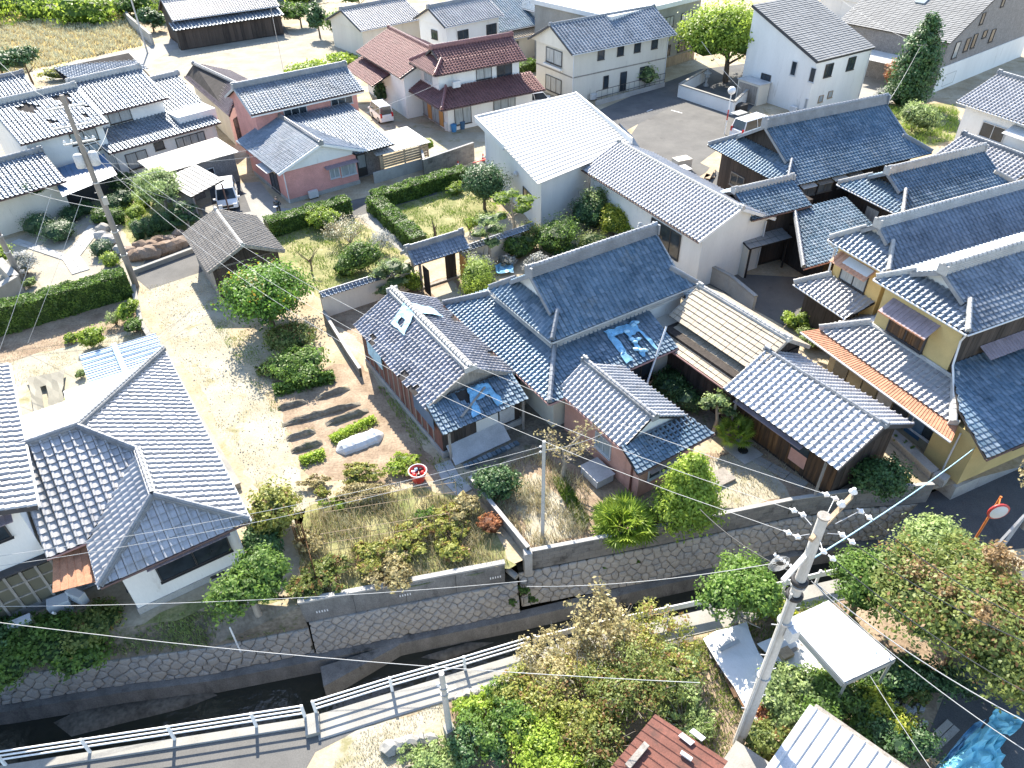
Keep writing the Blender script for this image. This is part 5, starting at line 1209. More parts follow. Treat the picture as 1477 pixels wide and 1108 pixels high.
hip(R, G45, 'u', 8.0, 14.6, 64.4, 71.5, 2.95, 4.5, rmat='ridge', gut='gutter_b', gable='cream', rw=.36, rh=.3, verge='trim_dark', **LT)
walls(R, G45, 8.4, 14.3, 65.0, 71.0, 0, 3.0, 'cream', 'wing_wall')
corrugated(R, G45(13.6, 63.0, 2.35), G45(18.4, 64.2, 2.35), G45(19.0, 67.9, 3.0), G45(14.4, 67.5, 3.0), .45, .03, 'sheet_blue', 'porch_roof', True)
MB().box(G45(14.6, 66.5, 0), G45(4, 0), G45(0, .1), (0, 0, 2.3)).build('porch_wall', 'trim_dark', R)
A_, B_ = G45(13.9, 68.97), G45(20.0, 68.97)
window(R, A_, B_, 3.3, 3.9, 2.2, 1.0, 2, 'alu_dark', 'glass_pale'); window(R, A_, B_, 3.6, 3.05, 1.7, .65, 2, 'alu_dark', 'glass_pale')
window(R, G45(20, 71.37), G45(26.5, 71.37), 1.4, 4.05, 2.0, .95, 2, 'alu_dark', 'glass_pale')
A_, B_ = G45(20.0, 68.27), G45(29.4, 68.27)
window(R, A_, B_, .7, .9, 1.9, 1.4, 2, 'alu_dark', 'glass_pale'); window(R, A_, B_, 3.4, 1.9, .9, .7, 1, 'alu_dark', 'glass'); window(R, A_, B_, 5.4, 1.5, 2.8, .95, 4, 'alu_dark', 'glass_pale')
for k in range(9): MB().box(G45(18.6 + k * .16, 68.0, 1.9), G45(.05, 0), G45(0, .05), (0, 0, 1.0)).build('lattice_bar', 'white_paint', R)
MB().box(G45(18.0, 67.6, .5), G45(1.5, 0), G45(0, .05), (0, 0, 1.0)).build('lattice_window', 'alu_dark', R)
slope(R, G45(22, 76.5, 5.0), G45(30, 81.0, 5.0), [[G45(22.5, 82, 4.4), G45(30, 82, 4.4), G45(30, 86, 6), G45(22.5, 86, 6)]], **LT)
R = house('garage', 'grey rendered garage with a flat pale roof beside the white farmhouse', 'garage', G45(24, 62.5))
corrugated(R, G45(20.3, 60.9, 2.6), G45(27.6, 60.6, 2.6), G45(27.6, 64.4, 2.95), G45(20.3, 64.2, 2.95), .5, .02, 'sheet_beige', 'roof_sheet', True)
walls(R, G45, 20.7, 27.3, 61.1, 64.0, 0, 2.62, 'greywall'); window(R, G45(20.7, 61.1), G45(27.3, 61.1), 3.6, 1.2, .9, .6, 1, 'alu', 'glass')
R = house('garage', 'open car garage with a slate-grey pitched roof in front of the silver car', 'garage', G45(22, 58))
slope(R, G45(20.4, 60.3, 2.4), G45(20.4, 55.2, 2.4), [[G45(20.4, 60.3, 2.4), G45(20.4, 55.2, 2.4), G45(23.5, 55.6, 2.75), G45(23.5, 60.3, 2.75)]], 'slate', 'flat', .45, .4)
MB().box(G45(20.6, 55.5, 0), G45(.12, 0), G45(0, 4.6), (0, 0, 2.4)).build('side_wall', 'greywall', R); MB().box(G45(20.7, 59.9, 0), G45(2.7, 0), G45(0, .12), (0, 0, 2.5)).build('back_wall', 'greywall', R)
for u in (20.7, 23.2): MB().box(G45(u, 55.6, 0), G45(.1, 0), G45(0, .1), (0, 0, 2.5)).build('post', 'gutter_b', R)
R = house('gable_house', 'house with a plum-brown ribbed roof between the white farmhouse and the pink house', 'house', G30(16, 81))
slope(R, G30(11.2, 89, 3.2), G30(12.2, 73.5, 3.2), [[G30(11.2, 89, 3.2), G30(12.2, 73.5, 3.2), G30(14.6, 77.5, 4.7), G30(12.4, 88, 4.7)]], 'tile_umber', 'kawara_far', .34, .30)
slope(R, G30(18, 77, 3.2), G30(16, 89, 3.2), [[G30(18, 77, 3.2), G30(16, 89, 3.2), G30(12.4, 88, 4.7), G30(14.6, 77.5, 4.7)]], 'tile_umber', 'kawara_far', .34, .30)
ridge(R, G30(14.6, 77.3, 4.7), G30(12.4, 88, 4.7), .34, .2, 'ridge'); MB().prism([xy(G30(12.4, 74.8)), xy(G30(14.7, 77.8)), xy(G30(17.4, 77.5)), xy(G30(15.4, 88)), xy(G30(11.8, 88.2))], 0, 3.2).build('wall', 'cream', R)
window(R, G30(12.4, 74.8), G30(14.7, 77.8), .6, .4, 1.4, 1.9, 2, 'alu_dark', 'glass')
R = house('small_house', 'small dark-tiled house with white walls at the far left edge behind the pines', 'house', at(20, 150))
th_ = 45; p = to_gr(45, at(20, 130, 3)); hip(R, G45, 'u', p[0] - 6, p[0] + 1.5, p[1] - 3, p[1] + 3, 3.0, 4.4, rmat='ridge', gut=None, gable='white', **LT); walls(R, G45, p[0] - 5.6, p[0] + 1, p[1] - 2.6, p[1] + 2.6, 0, 3.0, 'white')

# --- maroon-tiled house ---------------------------------------------------------------------
R = house('maroon_house', 'white two-storey house with shiny maroon tiled roofs in the upper middle', 'house', G30(36, 72))
RT = dict(material='tile_red', style='kawara_far', tw=.34, tl=.32)
hip(R, G30, 'u', 31.0, 41.5, 67.5, 73.5, 5.3, 7.0, 1.6, 0, oh=.4, rmat='ridge_red', gut='gutter_b', gable='white', rw=.36, rh=.3, **RT)
walls(R, G30, 31.7, 41.0, 68.2, 73.0, 2.6, 5.32, 'white', 'upper_wall'); walls(R, G30, 31.7, 41.6, 66.6, 78, 0, 2.9, 'white', 'lower_wall')
e0, e1, e2 = G30(30.3, 78, 2.8), G30(30.3, 65.0, 2.8), G30(42.2, 65.0, 2.8); i1, i2, i0 = G30(32.3, 67.9, 3.9), G30(42.2, 67.9, 3.9), G30(32.3, 78, 3.9)
slope(R, e1, e2, [[e1, e2, i2, i1]], **RT); slope(R, e0, e1, [[e0, e1, i1, i0]], **RT); ridge(R, e1 + Vector((0, 0, .1)), i1 + Vector((0, 0, .1)), .3, .25, 'ridge_red', name='hip_ridge', ends=False); gutter(R, e1, e2, 'gutter_b'); gutter(R, e0, e1, 'gutter_b')
hip(R, G30, 'v', 29.2, 37.6, 72, 84, 4.3, 6.2, rmat='ridge_red', gut=None, gable='white', **RT); walls(R, G30, 29.8, 37, 72.5, 83.5, 0, 4.3, 'white', 'rear_wall')
slope(R, G30(27.6, 84, 2.8), G30(27.6, 76, 2.8), [[G30(27.6, 84, 2.8), G30(27.6, 76, 2.8), G30(29.8, 76, 3.7), G30(29.8, 84, 3.7)]], **RT)
A_, B_ = G30(31.7, 68.17), G30(41, 68.17)
window(R, A_, B_, 4.2, 3.95, 1.8, 1.1, 2, 'alu_dark', 'glass_pale'); window(R, A_, B_, 6.6, 3.9, 1.8, 1.2, 2, 'alu_dark', 'glass'); window(R, G30(31.67, 73), G30(31.67, 68.2), 1.6, 3.9, 1.7, 1.1, 2, 'alu', 'glass_pale')
A_, B_ = G30(31.7, 66.57), G30(41.6, 66.57)
window(R, A_, B_, .7, .5, 1.9, 1.8, 2, 'alu_dark', 'glass_pale'); window(R, A_, B_, 5.2, .2, 2.6, 2.2, 3, 'alu_dark', 'glass_pale')
A_, B_ = G30(31.67, 76.5), G30(31.67, 66.6)
for a, w, mm_ in ((.4, 1.9, 'glass_pale'), (3.4, 1.9, 'glass_pale'), (6.0, 2.0, 'glass_pale')): window(R, A_, B_, a, .2, w, 2.0, 2, 'wood_grey', mm_)
for a in (2.4, 5.4, 8.1): MB().box(flat(A_ + (B_ - A_).normalized() * a, .2) + Vector((-.06, .0, 0)), (B_ - A_).normalized() * .85, Vector((-.03, -.02, 0)), (0, 0, 2.0)).build('shutter', 'wood_orange', R)
aircon('white air conditioner unit standing on the maroon lower roof', G30(32.6, 67.6), G30(41, 67.6), .2, 3.85)
# --- houses along the top edge ----------------------------------------------------------
def simple(name, label, cat, th, px, z, L, D, axis, ze, zr, tile_m, wall_m, wins=(), gx=0.0, rm='ridge', style='kawara_far', gable=None, tw=.36):
    "house placed by its near-left eave corner"
    g_ = Grid(th); u, v = to_gr(th, at(px[0], px[1], ze)); R = house(name, label, cat, g_(u + L / 2, v + D / 2))
    hip(R, g_, axis, u, u + L, v, v + D, ze, zr, gx, gx, rmat=rm, gut='gutter_w', gable=gable or wall_m, material=tile_m, style=style, tw=tw, tl=.33)
    walls(R, g_, u + .5, u + L - .5, v + .5, v + D - .5, 0, ze + .02, wall_m)
    for side, a, z0, w, h, n, gm in wins:
        if side == 'n': A_, B_ = g_(u + .5, v + .47), g_(u + L - .5, v + .47)
        else: A_, B_ = g_(u + .47, v + D - .5), g_(u + .47, v + .5)
        window(R, A_, B_, a, z0, w, h, n, 'alu_dark', gm)
    return R, g_, u, v
simple('white_cottage', 'white two-storey house with a pale grey gable roof behind the maroon house', 'house', 40, (642, 40), 0, 9, 6.5, 'u', 5.6, 7.2, 'tile_pale', 'white', (('n', 1.6, 3.6, 1.6, 1.2, 2, 'glass'), ('n', 6.0, 3.6, 1.6, 1.2, 2, 'glass'), ('l', 2.5, 3.8, 1.2, 1.0, 2, 'glass')))
simple('grey_roof_house', 'low house with a pale grey tiled roof left of the white cottage', 'house', 40, (520, 45), 0, 10, 9, 'u', 3.4, 5.2, 'tile_pale', 'cream')
simple('blue_roof_house', 'timber house with a broad dark blue tiled roof at the top middle', 'house', 35, (690, 52), 0, 13, 14, 'u', 3.6, 6.4, 'tile_blue', 'wood_grey', (), 1.6)
simple('gabled_house', 'white gabled house with a blue tiled roof at the top edge', 'house', 38, (800, 24), 0, 11, 9, 'v', 5.0, 6.8, 'tile_blue', 'white', (('n', 2.2, 3.2, 1.6, 1.2, 2, 'glass'),))
simple('low_house', 'low cream house with a sandy pinkish roof left of the cream house', 'house', 36, (722, 60), 0, 7, 8, 'u', 2.8, 4.0, 'tile_brown', 'cream', (('n', 1.0, .6, 1.6, 1.7, 2, 'glass'),))
simple('cream_annex', 'pale pinkish-roofed annex behind the low cream house', 'house', 36, (742, 38), 0, 7, 6, 'u', 3.0, 4.2, 'tile_barn', 'white')
# dark timber barn at the top left
R, g_, u, v = simple('dark_barn', 'dark board-walled barn with grey tiled roof by the gravel lot', 'barn', 33, (248, 30), 0, 15, 8, 'u', 3.6, 5.6, 'tile_pale', 'timber')
slope(R, g_(u - .4, v - 1.4, 2.6), g_(u + 15, v - 1.4, 2.6), [[g_(u - .4, v - 1.4, 2.6), g_(u + 15, v - 1.4, 2.6), g_(u + 15, v + .6, 3.2), g_(u - .4, v + .6, 3.2)]], 'tile', 'kawara_far', .5, .5); walls(R, g_, u, u + 14.6, v - .9, v + .6, 0, 2.6, 'timber', 'lean_to_wall')
planks(R, g_(u, v - .9), g_(u + 14.6, v - .9), .1, 2.5, .5, 'timber')
simple('far_house', 'far house with red-brown and grey roofs beyond the dark barn', 'house', 33, (285, 12), 0, 12, 8, 'u', 3.4, 5.0, 'tile_umber', 'timber')
# cream house
R = house('cream_house', 'cream two-storey house with a dark striped roof in the upper middle', 'house', G32(56, 69))
u0, u1, v0, v1 = 48.6, 63.2, 64.6, 73.0
hip(R, G32, 'u', u0, u1, v0, v1, 5.3, 7.4, rmat='ridge', gut='gutter_w', gable='cream', rw=.3, rh=.16, verge='trim_dark', material='tile', style='kawara_far', tw=.42, tl=.40)
walls(R, G32, 49.3, 62.6, 65.3, 72.3, 0, 5.32, 'cream'); MB().box(G32(49.25, 65.25, 2.65), G32(13.4, 0), G32(0, 7.1), (0, 0, .12)).build('belt_course', 'wood_grey', R)
A_, B_ = G32(49.3, 65.27), G32(62.6, 65.27)
for a in (3.2, 5.9, 8.3, 10.8): window(R, A_, B_, a, 4.0, .9, .95, 1, 'alu_dark', 'glass')
window(R, A_, B_, 4.2, .9, .7, 1.3, 1, 'alu_dark', 'glass'); window(R, A_, B_, 6.6, .1, .9, 2.1, 1, 'alu_dark', 'glass', name='door', sill=False); window(R, A_, B_, 9.4, .9, 1.3, 1.4, 2, 'alu_dark', 'glass')
A_, B_ = G32(49.27, 72.3), G32(49.27, 65.3)
window(R, A_, B_, 2.0, 3.4, 3.0, 1.5, 2, 'alu_dark', 'glass_pale'); window(R, A_, B_, 2.0, .4, 3.0, 1.6, 3, 'alu_dark', 'glass_pale'); MB().box(G32(49.0, 67.2, 3.0), G32(.3, 0), G32(0, 3.4), (0, 0, .22)).build('balcony_ledge', 'offwhite', R)
MB().face([G32(49.25, 65.4, 5.2), G32(49.25, 72.2, 5.2), G32(49.25, 68.8, 7.25)]).build('gable', 'cream', R)
# fence along its side
R = house('iron_fence', 'thin black iron fence along the lane beside the cream house', 'fence', G32(55, 63))
p, q = G32(51, 63.3), G32(61.5, 64.0); MB().bar(flat(p, 1.5), flat(q, 1.5), .05, .05).build('top_rail', 'alu_dark', R); MB().bar(flat(p, .8), flat(q, .8), .05, .05).build('bottom_rail', 'alu_dark', R)
MB().bar(flat(p, .25), flat(q, .25), .15, .5).build('base_wall', 'concrete', R)
for k in range(14): MB().bar(flat(p.lerp(q, k / 13), .5), flat(p.lerp(q, k / 13), 1.5), .03, .03).build('post', 'alu_dark', R)
# concrete office block
R = house('office_block', 'grey-white flat-roofed concrete block beside the ginkgo tree', 'building', G36(70, 72))
u0, u1, v0, v1 = 66.5, 82, 57.0, 74
u0, v0 = to_gr(40, at(880, 130)); g_ = Grid(40); 
walls(R, g_, u0 + 1, u0 + 17, v0 + 1.5, v0 + 14, 0, 6.9, 'pale_concrete'); MB().prism([xy(g_(u0 + .6, v0 + 1.1)), xy(g_(u0 + 17.4, v0 + 1.1)), xy(g_(u0 + 17.4, v0 + 14.4)), xy(g_(u0 + .6, v0 + 14.4))], 6.9, 7.4).build('roof_slab', 'sheet_white', R)
A_, B_ = g_(u0 + 1, v0 + 1.47), g_(u0 + 17, v0 + 1.47)
for a in (1.2, 5.0, 9.0, 12.5): window(R, A_, B_, a, 1.4, 2.0, 1.2, 3, 'alu_dark', 'glass'); window(R, A_, B_, a, 4.6, 2.0, 1.2, 3, 'alu_dark', 'glass_pale')
MB().box(g_(u0 + .95, v0 + 1.42, 0), g_(16, 0), g_(0, .1), (0, 0, 1.1)).build('brick_band', 'wood_pale', R); pipe(R, [flat(A_ + Vector((.3, -.1, 0)), 7), flat(A_ + Vector((.3, -.1, 0)), 0)], .07)
MB().box(g_(u0 + .95, v0 + 1.40, 3.5), g_(16.1, 0), g_(0, .12), (0, 0, .35)).build('belt_course', 'concrete', R)
# white modern house
R = house('modern_house', 'white modern two-storey house with a pale slate single-pitch roof', 'house', G32(71, 54))
u0, u1, v0, v1 = 66.7, 75.2, 48.2, 57.5
zl, zh = 5.4, 9.0
P0, P1 = G32(u0 - .2, v0 - .2, zl), G32(u1 + .3, v0 - .2, zl)
slope(R, P0, P1, [[P0, P1, G32(u1 + .3, v1, zh), G32(u0 - .2, v1, zh)]], 'slate', 'flat', .9, .33, thick=.25, under='trim_dark')
MB().raw([G32(u0, v0, 0), G32(u1, v0, 0), G32(u1, v1 - .2, 0), G32(u0, v1 - .2, 0), G32(u0, v0, zl - .1), G32(u1, v0, zl - .1), G32(u1, v1 - .2, zh - .15), G32(u0, v1 - .2, zh - .15)], [(0, 1, 5, 4), (1, 2, 6, 5), (2, 3, 7, 6), (3, 0, 4, 7)]).build('wall', 'white', R)
A_, B_ = G32(u0, v0 - .02), G32(u1, v0 - .02)
window(R, A_, B_, 1.5, 3.5, 1.2, 1.3, 2, 'alu_dark', 'glass'); window(R, A_, B_, 5.0, 3.6, 1.2, 1.3, 2, 'alu_dark', 'glass'); window(R, A_, B_, 1.6, 1.0, .7, .7, 1, 'wood_pale', 'glass_pale'); window(R, A_, B_, 3.0, 1.2, .7, .7, 1, 'wood_pale', 'glass_pale')
A_, B_ = G32(u0 - .02, v1 - .2), G32(u0 - .02, v0)
window(R, A_, B_, 6.2, 3.4, .7, 1.4, 1, 'alu', 'glass'); window(R, A_, B_, 8.6, 3.3, .7, 1.4, 1, 'alu', 'glass'); window(R, A_, B_, 2.6, 2.0, 1.3, .8, 2, 'alu_dark', 'glass'); window(R, A_, B_, 8.8, .7, .35, 1.0, 1, 'alu', 'glass_pale')
mb = MB().box(G32(64.9, 53.2, 0), G32(1.6, 0), G32(0, 3.0), (0, 0, 2.1)); o = thing('storage_shed', 'beige steel storage shed against the white modern house', 'shed', G32(65.5, 54)); mb.build('body', 'cream', o); MB().box(G32(64.86, 53.4, .1), G32(.03, 0), G32(0, 2.6), (0, 0, 1.8)).build('door', 'wood_grey', o); MB().box(G32(64.8, 53.1, 2.1), G32(1.8, 0), G32(0, 3.2), (0, 0, .08)).build('roof', 'sheet_grey', o)
# grey clad house
R = house('grey_clad_house', 'grey stone-clad house with a broad pale shingle roof and skylight at upper right', 'house', G32(95, 55))
gA = Grid(38); u0, v0 = to_gr(38, at(1367, 62, 5.2))
P0, P1 = gA(u0 - .3, v0 - .4, 5.2), gA(u0 - .3, v0 - .4, 5.2)
L0, L1, L2, L3 = gA(u0, v0 + 13, 5.2), gA(u0, v0 - .3, 5.2), gA(u0 + 11, v0 - .3, 10.0), gA(u0 + 11, v0 + 13, 10.0)
slope(R, L0, L1, [[L0, L1, L2, L3]], 'slate', 'flat', .7, .30)
MB().raw([gA(u0 + .3, v0, 0), gA(u0 + 22, v0, 0), gA(u0 + 22, v0, 5.2), gA(u0 + 11, v0, 9.9), gA(u0 + .3, v0, 5.15)], [(0, 1, 2, 3, 4)]).build('front_wall', 'greywall', R)
MB().box(gA(u0 + .25, v0 - .08, 0), gA(22, 0), gA(0, .08), (0, 0, 2.6)).build('white_base', 'white', R); walls(R, gA, u0 + .3, u0 + 22, v0 + .02, v0 + 12.7, 0, 5.1, 'greywall')
A_, B_ = gA(u0 + .3, v0 - .02), gA(u0 + 22, v0 - .02)
for a, z, w, h, gm in ((1.8, 3.2, 1.1, 1.7, 'glass_pale'), (4.2, 3.5, 1.0, 1.4, 'glass'), (5.8, 3.6, .9, 1.5, 'glass'), (8.0, 4.3, 1.0, .8, 'glass'), (10.2, 3.5, 1.0, 1.4, 'glass'), (6.0, 6.0, .8, 1.2, 'glass'), (10.0, 7.2, .8, 1.2, 'glass')): window(R, A_, B_, a, z, w, h, 1, 'alu_dark', gm)
window(R, A_, B_, 1.6, .3, 2.6, 1.3, 1, 'sheet_beige', 'sheet_beige', name='garage_door', sill=False)
n_ = (L1 - L0).cross(L3 - L0).normalized(); n_ = n_ if n_.z > 0 else -n_
c_ = L0.lerp(L1, .45).lerp(L3.lerp(L2, .45), .45); MB().box(c_ + n_ * .05, (L1 - L0).normalized() * 1.1, (L3 - L0).normalized() * 2.0, n_ * .12).build('skylight', 'glass_pale', R)
corrugated(R, gA(u0 - 2.4, v0 + 9, 2.6), gA(u0 - 2.4, v0 + 1.5, 2.6), gA(u0 + .4, v0 + 1.5, 3.0), gA(u0 + .4, v0 + 9, 3.0), .5, .03, 'sheet_white', 'carport_sheet', True)
simple('top_right_house', 'house with a lilac ribbed roof and lattice wall at the top right', 'house', 36, (1258, 8), 0, 12, 9, 'u', 3.0, 5.0, 'tile_pale', 'white')
R = house('garden_shed', 'flat white-roofed shed between the modern house and the grey clad house', 'shed', at(1260, 70)); gB = Grid(32); u, v = to_gr(32, at(1243, 75, 2.4))
corrugated(R, gB(u, v, 2.4), gB(u + 5, v - 1, 2.4), gB(u + 6.5, v + 6, 2.8), gB(u + 1, v + 7, 2.8), .5, .03, 'sheet_white', 'roof_sheet', True); walls(R, gB, u + .5, u + 5, v, v + 6, 0, 2.3, 'offwhite')

# --- near-left house with big tiles --------------------------------------------------------
R = house('tiled_bungalow', 'white-walled bungalow with large pale grey tiles and ridges in the lower left', 'house', G33(-1.5, 29))
BT2 = dict(style='s', tw=.345, tl=.34)
UA, UB = -4.0, 1.75; VN, VF = 22.8, 37.2; ZE, ZR = 3.0, 4.75
RA, RB, RC = G33(-1.15, 24.75, 4.5), G33(-1.1, 27.9, 4.48), G33(-2.86, 29.66, 5.42)
RP = lambda u, v: G33(u, v, 3 + (UB - u) * .52)
slope(R, RP(UB, VN), RP(UB, VF), [[RP(UB, VN), RP(UB, 27.9), RP(-1.1, 27.9), RP(-1.15, 24.75)], [RP(UB, 27.9), RP(UB, VF), RP(-2.86, 29.66), RP(-1.1, 27.9)]], 'tile_pale', single=110, **BT2)
slope(R, G33(UA, VN, ZE), G33(UB, VN, ZE), [[G33(UA, VN, ZE), G33(UB, VN, ZE), RA]], 'tile_pale', single=90, **BT2)
slope(R, G33(UA, 25.4, ZE), G33(UA, VN, ZE), [[G33(UA, 25.4, ZE), G33(UA, VN, ZE), G33(-1.15, 24.75, ZE + 2.85 * .52), G33(-1.1, 27.9, ZE + 2.9 * .52)]], 'tile_pale', **BT2)
# left wing pitch (faces the camera) with the valley
w0, w1 = G33(-5.5, 25.4, 3.05), G33(UA, 25.4, 3.05)
zw = lambda v: 3.05 + (v - 25.4) * .56
slope(R, w0, w1, [[w0, w1, G33(-1.1, 27.9, zw(27.9)), G33(-2.86, 29.66, zw(29.66)), G33(-5.5, 29.66, zw(29.66))]], 'tile_pale', single=95, **BT2)
for a, b, hw in ((G33(UB, VN, ZE), RA, .26), (G33(UA, VN, ZE), RA, .26), (RA, RB, .30), (RB, RC, .28), (G33(-5.5, 29.7, 5.42), G33(-2.8, 29.7, 5.42), .30), (RC, G33(UB, VF, ZE + .1), .28)):
    ridge(R, a + Vector((0, 0, .06)), b + Vector((0, 0, .06)), hw, .20, 'ridge', ends=False, name='ridge' if hw == .30 else 'hip_ridge')
# back pitch: beige ribbed sheet falling away behind the ridge
corrugated(R, at(26, 602, 4.3), at(130, 566, 4.25), RC, G33(-5.5, 29.7, 5.42), .36, .03, 'sheet_beige', 'back_roof_sheet', True)
corrugated(R, at(130, 566, 4.25), at(240, 508, 3.0), G33(UB, VF, ZE), RC, .36, .03, 'sheet_beige', 'back_roof_sheet', True)
walls(R, G33, UA + .65, UB - .55, VN + .6, VF - .6, 0, ZE + .02, 'white'); walls(R, G33, -5.4, UA + .7, 26.0, 33, 0, ZE + .02, 'white', 'wing_wall')
MB().prism([xy(G33(UA + .6, VN + .55)), xy(G33(UB - .5, VN + .55)), xy(G33(UB - .5, VF - .5)), xy(G33(UA + .6, VF - .5))], -.3, .35).build('plinth', 'concrete', R)
gutter(R, G33(UA, VN, ZE), G33(UB, VN, ZE), 'gutter_b'); gutter(R, G33(UB, VN, ZE), G33(UB, VF, ZE), 'gutter_w'); gutter(R, w0, w1, 'gutter_p'); gutter(R, G33(UA, 25.4, ZE), G33(UA, VN, ZE), 'gutter_w')
A_, B_ = G33(UA + .65, VN + .57), G33(UB - .55, VN + .57)
window(R, A_, B_, 1.2, 1.25, 2.9, 1.05, 2, 'alu_dark', 'glass'); awning(R, A_, B_, .95, 2.62, 3.3, .42, .1); window(R, A_, B_, 2.9, .12, .6, .16, 1, 'alu_dark', 'glass', sill=False)
window(R, G33(UA + .62, 25.6), G33(UA + .62, VN + .6), .4, .9, 1.2, 1.2, 2, 'alu_dark', 'glass')
corrugated(R, G33(-5.7, 24.2, 2.35), G33(UA + .6, 23.6, 2.35), G33(UA + .6, 26.0, 2.75), G33(-5.3, 26.0, 2.75), .3, .02, 'rust', 'porch_roof', True)
window(R, G33(-5.4, 25.98), G33(UA + .7, 25.98), .25, .1, .9, 1.9, 1, 'alu', 'glass_pale', name='door', sill=False)
# polycarbonate and beige lean-to roofs
R = house('striped_lean_to', 'milky blue striped panel roof behind the tiled bungalow', 'lean-to', G33(0, 38))
corrugated(R, G33(-2.2, 40.0, 2.75), G33(-2.2, 36.0, 2.55), G33(1.8, 36.0, 2.55), G33(1.75, 39.7, 2.75), .46, .05, 'poly', 'roof_panel', True)
for k in range(9): MB().bar(G33(-2.2, 36.1 + k * .46, 2.62 + k * .0235), G33(1.8, 36.1 + k * .44, 2.62 + k * .0235), .045, .06).build('rib', 'sheet_blue', R)
MB().box(G33(-.55, 36.1, 2.70), G33(.28, 0), G33(0, 3.75, .18), (0, 0, .02)).build('blue_strip', 'tarp', R)
for u, v in ((-2.0, 39.8), (1.6, 39.5), (-2.0, 36.3), (1.6, 36.3)): MB().box(G33(u, v, 0), G33(.09, 0), G33(0, .09), (0, 0, 2.55)).build('post', 'alu', R)
sheet('old_panel', 'yellowed translucent panel lying torn on the yard beside the left house', 'panel', [at(38, 545, .25), at(93, 534, .3), at(93, 580, .35), at(50, 606, .3)], 'poly_old', 6, 6, .02, .03, hole=lambda u, v: abs(u - .42) < .06 and v > .3)
R = house('left_house', 'white two-storey house with a pale lilac roof cut by the left edge', 'house', G33(-9, 30))
hip(R, G33, 'v', -15.5, -4.85, 25.45, 36.3, 5.6, 7.6, rmat='ridge', gut='gutter_w', gable='white', material='tile_pale', style='s', tw=.36, tl=.34, single=60)
walls(R, G33, -15, -5.6, 26.2, 35.7, 0, 5.62, 'white')
A_, B_ = G33(-15, 26.17), G33(-5.6, 26.17); window(R, A_, B_, 6.2, 4.1, 2.6, .8, 2, 'alu_dark', 'glass'); awning(R, A_, B_, 5.8, 5.25, 3.4, .5, .1)
# glazed veranda of the left house
R = house('veranda', 'wooden glazed veranda with pinkish panes under the left house', 'veranda', at(50, 850))
va, vb = at(-30, 905, .5), at(101, 850, .5); d_ = flat(vb - va).normalized(); n_ = Vector((d_.y, -d_.x, 0)); L_ = (vb - va).length
MB().box(flat(va - n_ * 1.6, 2.55), d_ * L_, n_ * 1.7, (0, 0, .08)).build('roof', 'trim_dark', R); MB().box(flat(va - n_ * 1.6, 0), d_ * L_, n_ * 1.55, (0, 0, .5)).build('base', 'concrete', R)
for k in range(7):
    a = va + d_ * (L_ * k / 6); MB().box(flat(a - d_ * .05, .5), d_ * .1, n_ * .1, (0, 0, 2.05)).build('post', 'wood_grey', R)
    if k < 6: MB().box(flat(a + d_ * .06 + n_ * .02, .6), d_ * (L_ / 6 - .12), n_ * .03, (0, 0, 1.85)).build('pane', 'poly_old', R)
for z in (1.2, 1.9): MB().box(flat(va, z), d_ * L_, n_ * .09, (0, 0, .07)).build('rail', 'wood_grey', R)
MB().box(flat(va - n_ * 1.6, .5), d_ * L_, -n_ * .2, (0, 0, 2.2)).build('back_wall', 'white', R)
aircon('white air conditioner unit beside the bungalow porch', at(118, 862), at(140, 872), .0, .3)

# --- hut, gate, plaster wall -----------------------------------------------------------------
R = house('field_hut', 'small board hut with a grey-brown tiled gable roof beside the sandy track', 'hut', G32(8, 49))
hip(R, G32, 'v', 5.45, 10.6, 45.7, 52.2, 2.45, 3.65, rmat='ridge_pale', gut=None, gable='timber', rw=.22, rh=.1, verge='wood_grey', oh=.25, material='tile_hut', style='kawara_far', tw=.28, tl=.26)
walls(R, G32, 5.8, 10.2, 45.95, 51.9, 0, 2.5, 'wood_grey'); planks(R, G32(5.8, 51.9), G32(5.8, 45.95), .05, 2.4, .28, 'wood_grey'); planks(R, G32(5.8, 45.95), G32(10.2, 45.95), .05, 2.4, .28, 'timber')
R = house('gatehouse', 'small tiled gatehouse with open wooden doors in the plaster wall', 'gate', G32(19, 39.9))
hip(R, G32, 'u', 17.0, 21.2, 38.9, 41.0, 2.45, 3.1, rmat='ridge', gut=None, gable='wood_grey', rw=.3, rh=.3, verge='wood_grey', material='tile', style='kawara', tw=.27, tl=.25)
for u in (17.5, 20.6):
    for v in (39.3, 40.5): MB().box(G32(u, v, 0), G32(.14, 0), G32(0, .14), (0, 0, 2.5)).build('post', 'wood_grey', R)
MB().box(G32(17.4, 39.7, 0), G32(3.4, 0), G32(0, .25), (0, 0, .12)).build('sill', 'wood_grey', R); MB().box(G32(17.5, 39.7, 2.2), G32(3.2, 0), G32(0, .15), (0, 0, .2)).build('lintel', 'wood_grey', R)
MB().box(G32(17.68, 39.2, .12), G32(.05, 0), G32(0, -.85), (0, 0, 2.0)).build('door', 'timber', R); MB().box(G32(20.5, 39.2, .12), G32(.05, 0), G32(0, -.85), (0, 0, 2.0)).build('door', 'wood_orange', R)
MB().box(G32(19.7, 39.8, .12), G32(.8, 0), G32(0, .06), (0, 0, 2.0)).build('door_leaf', 'timber', R)
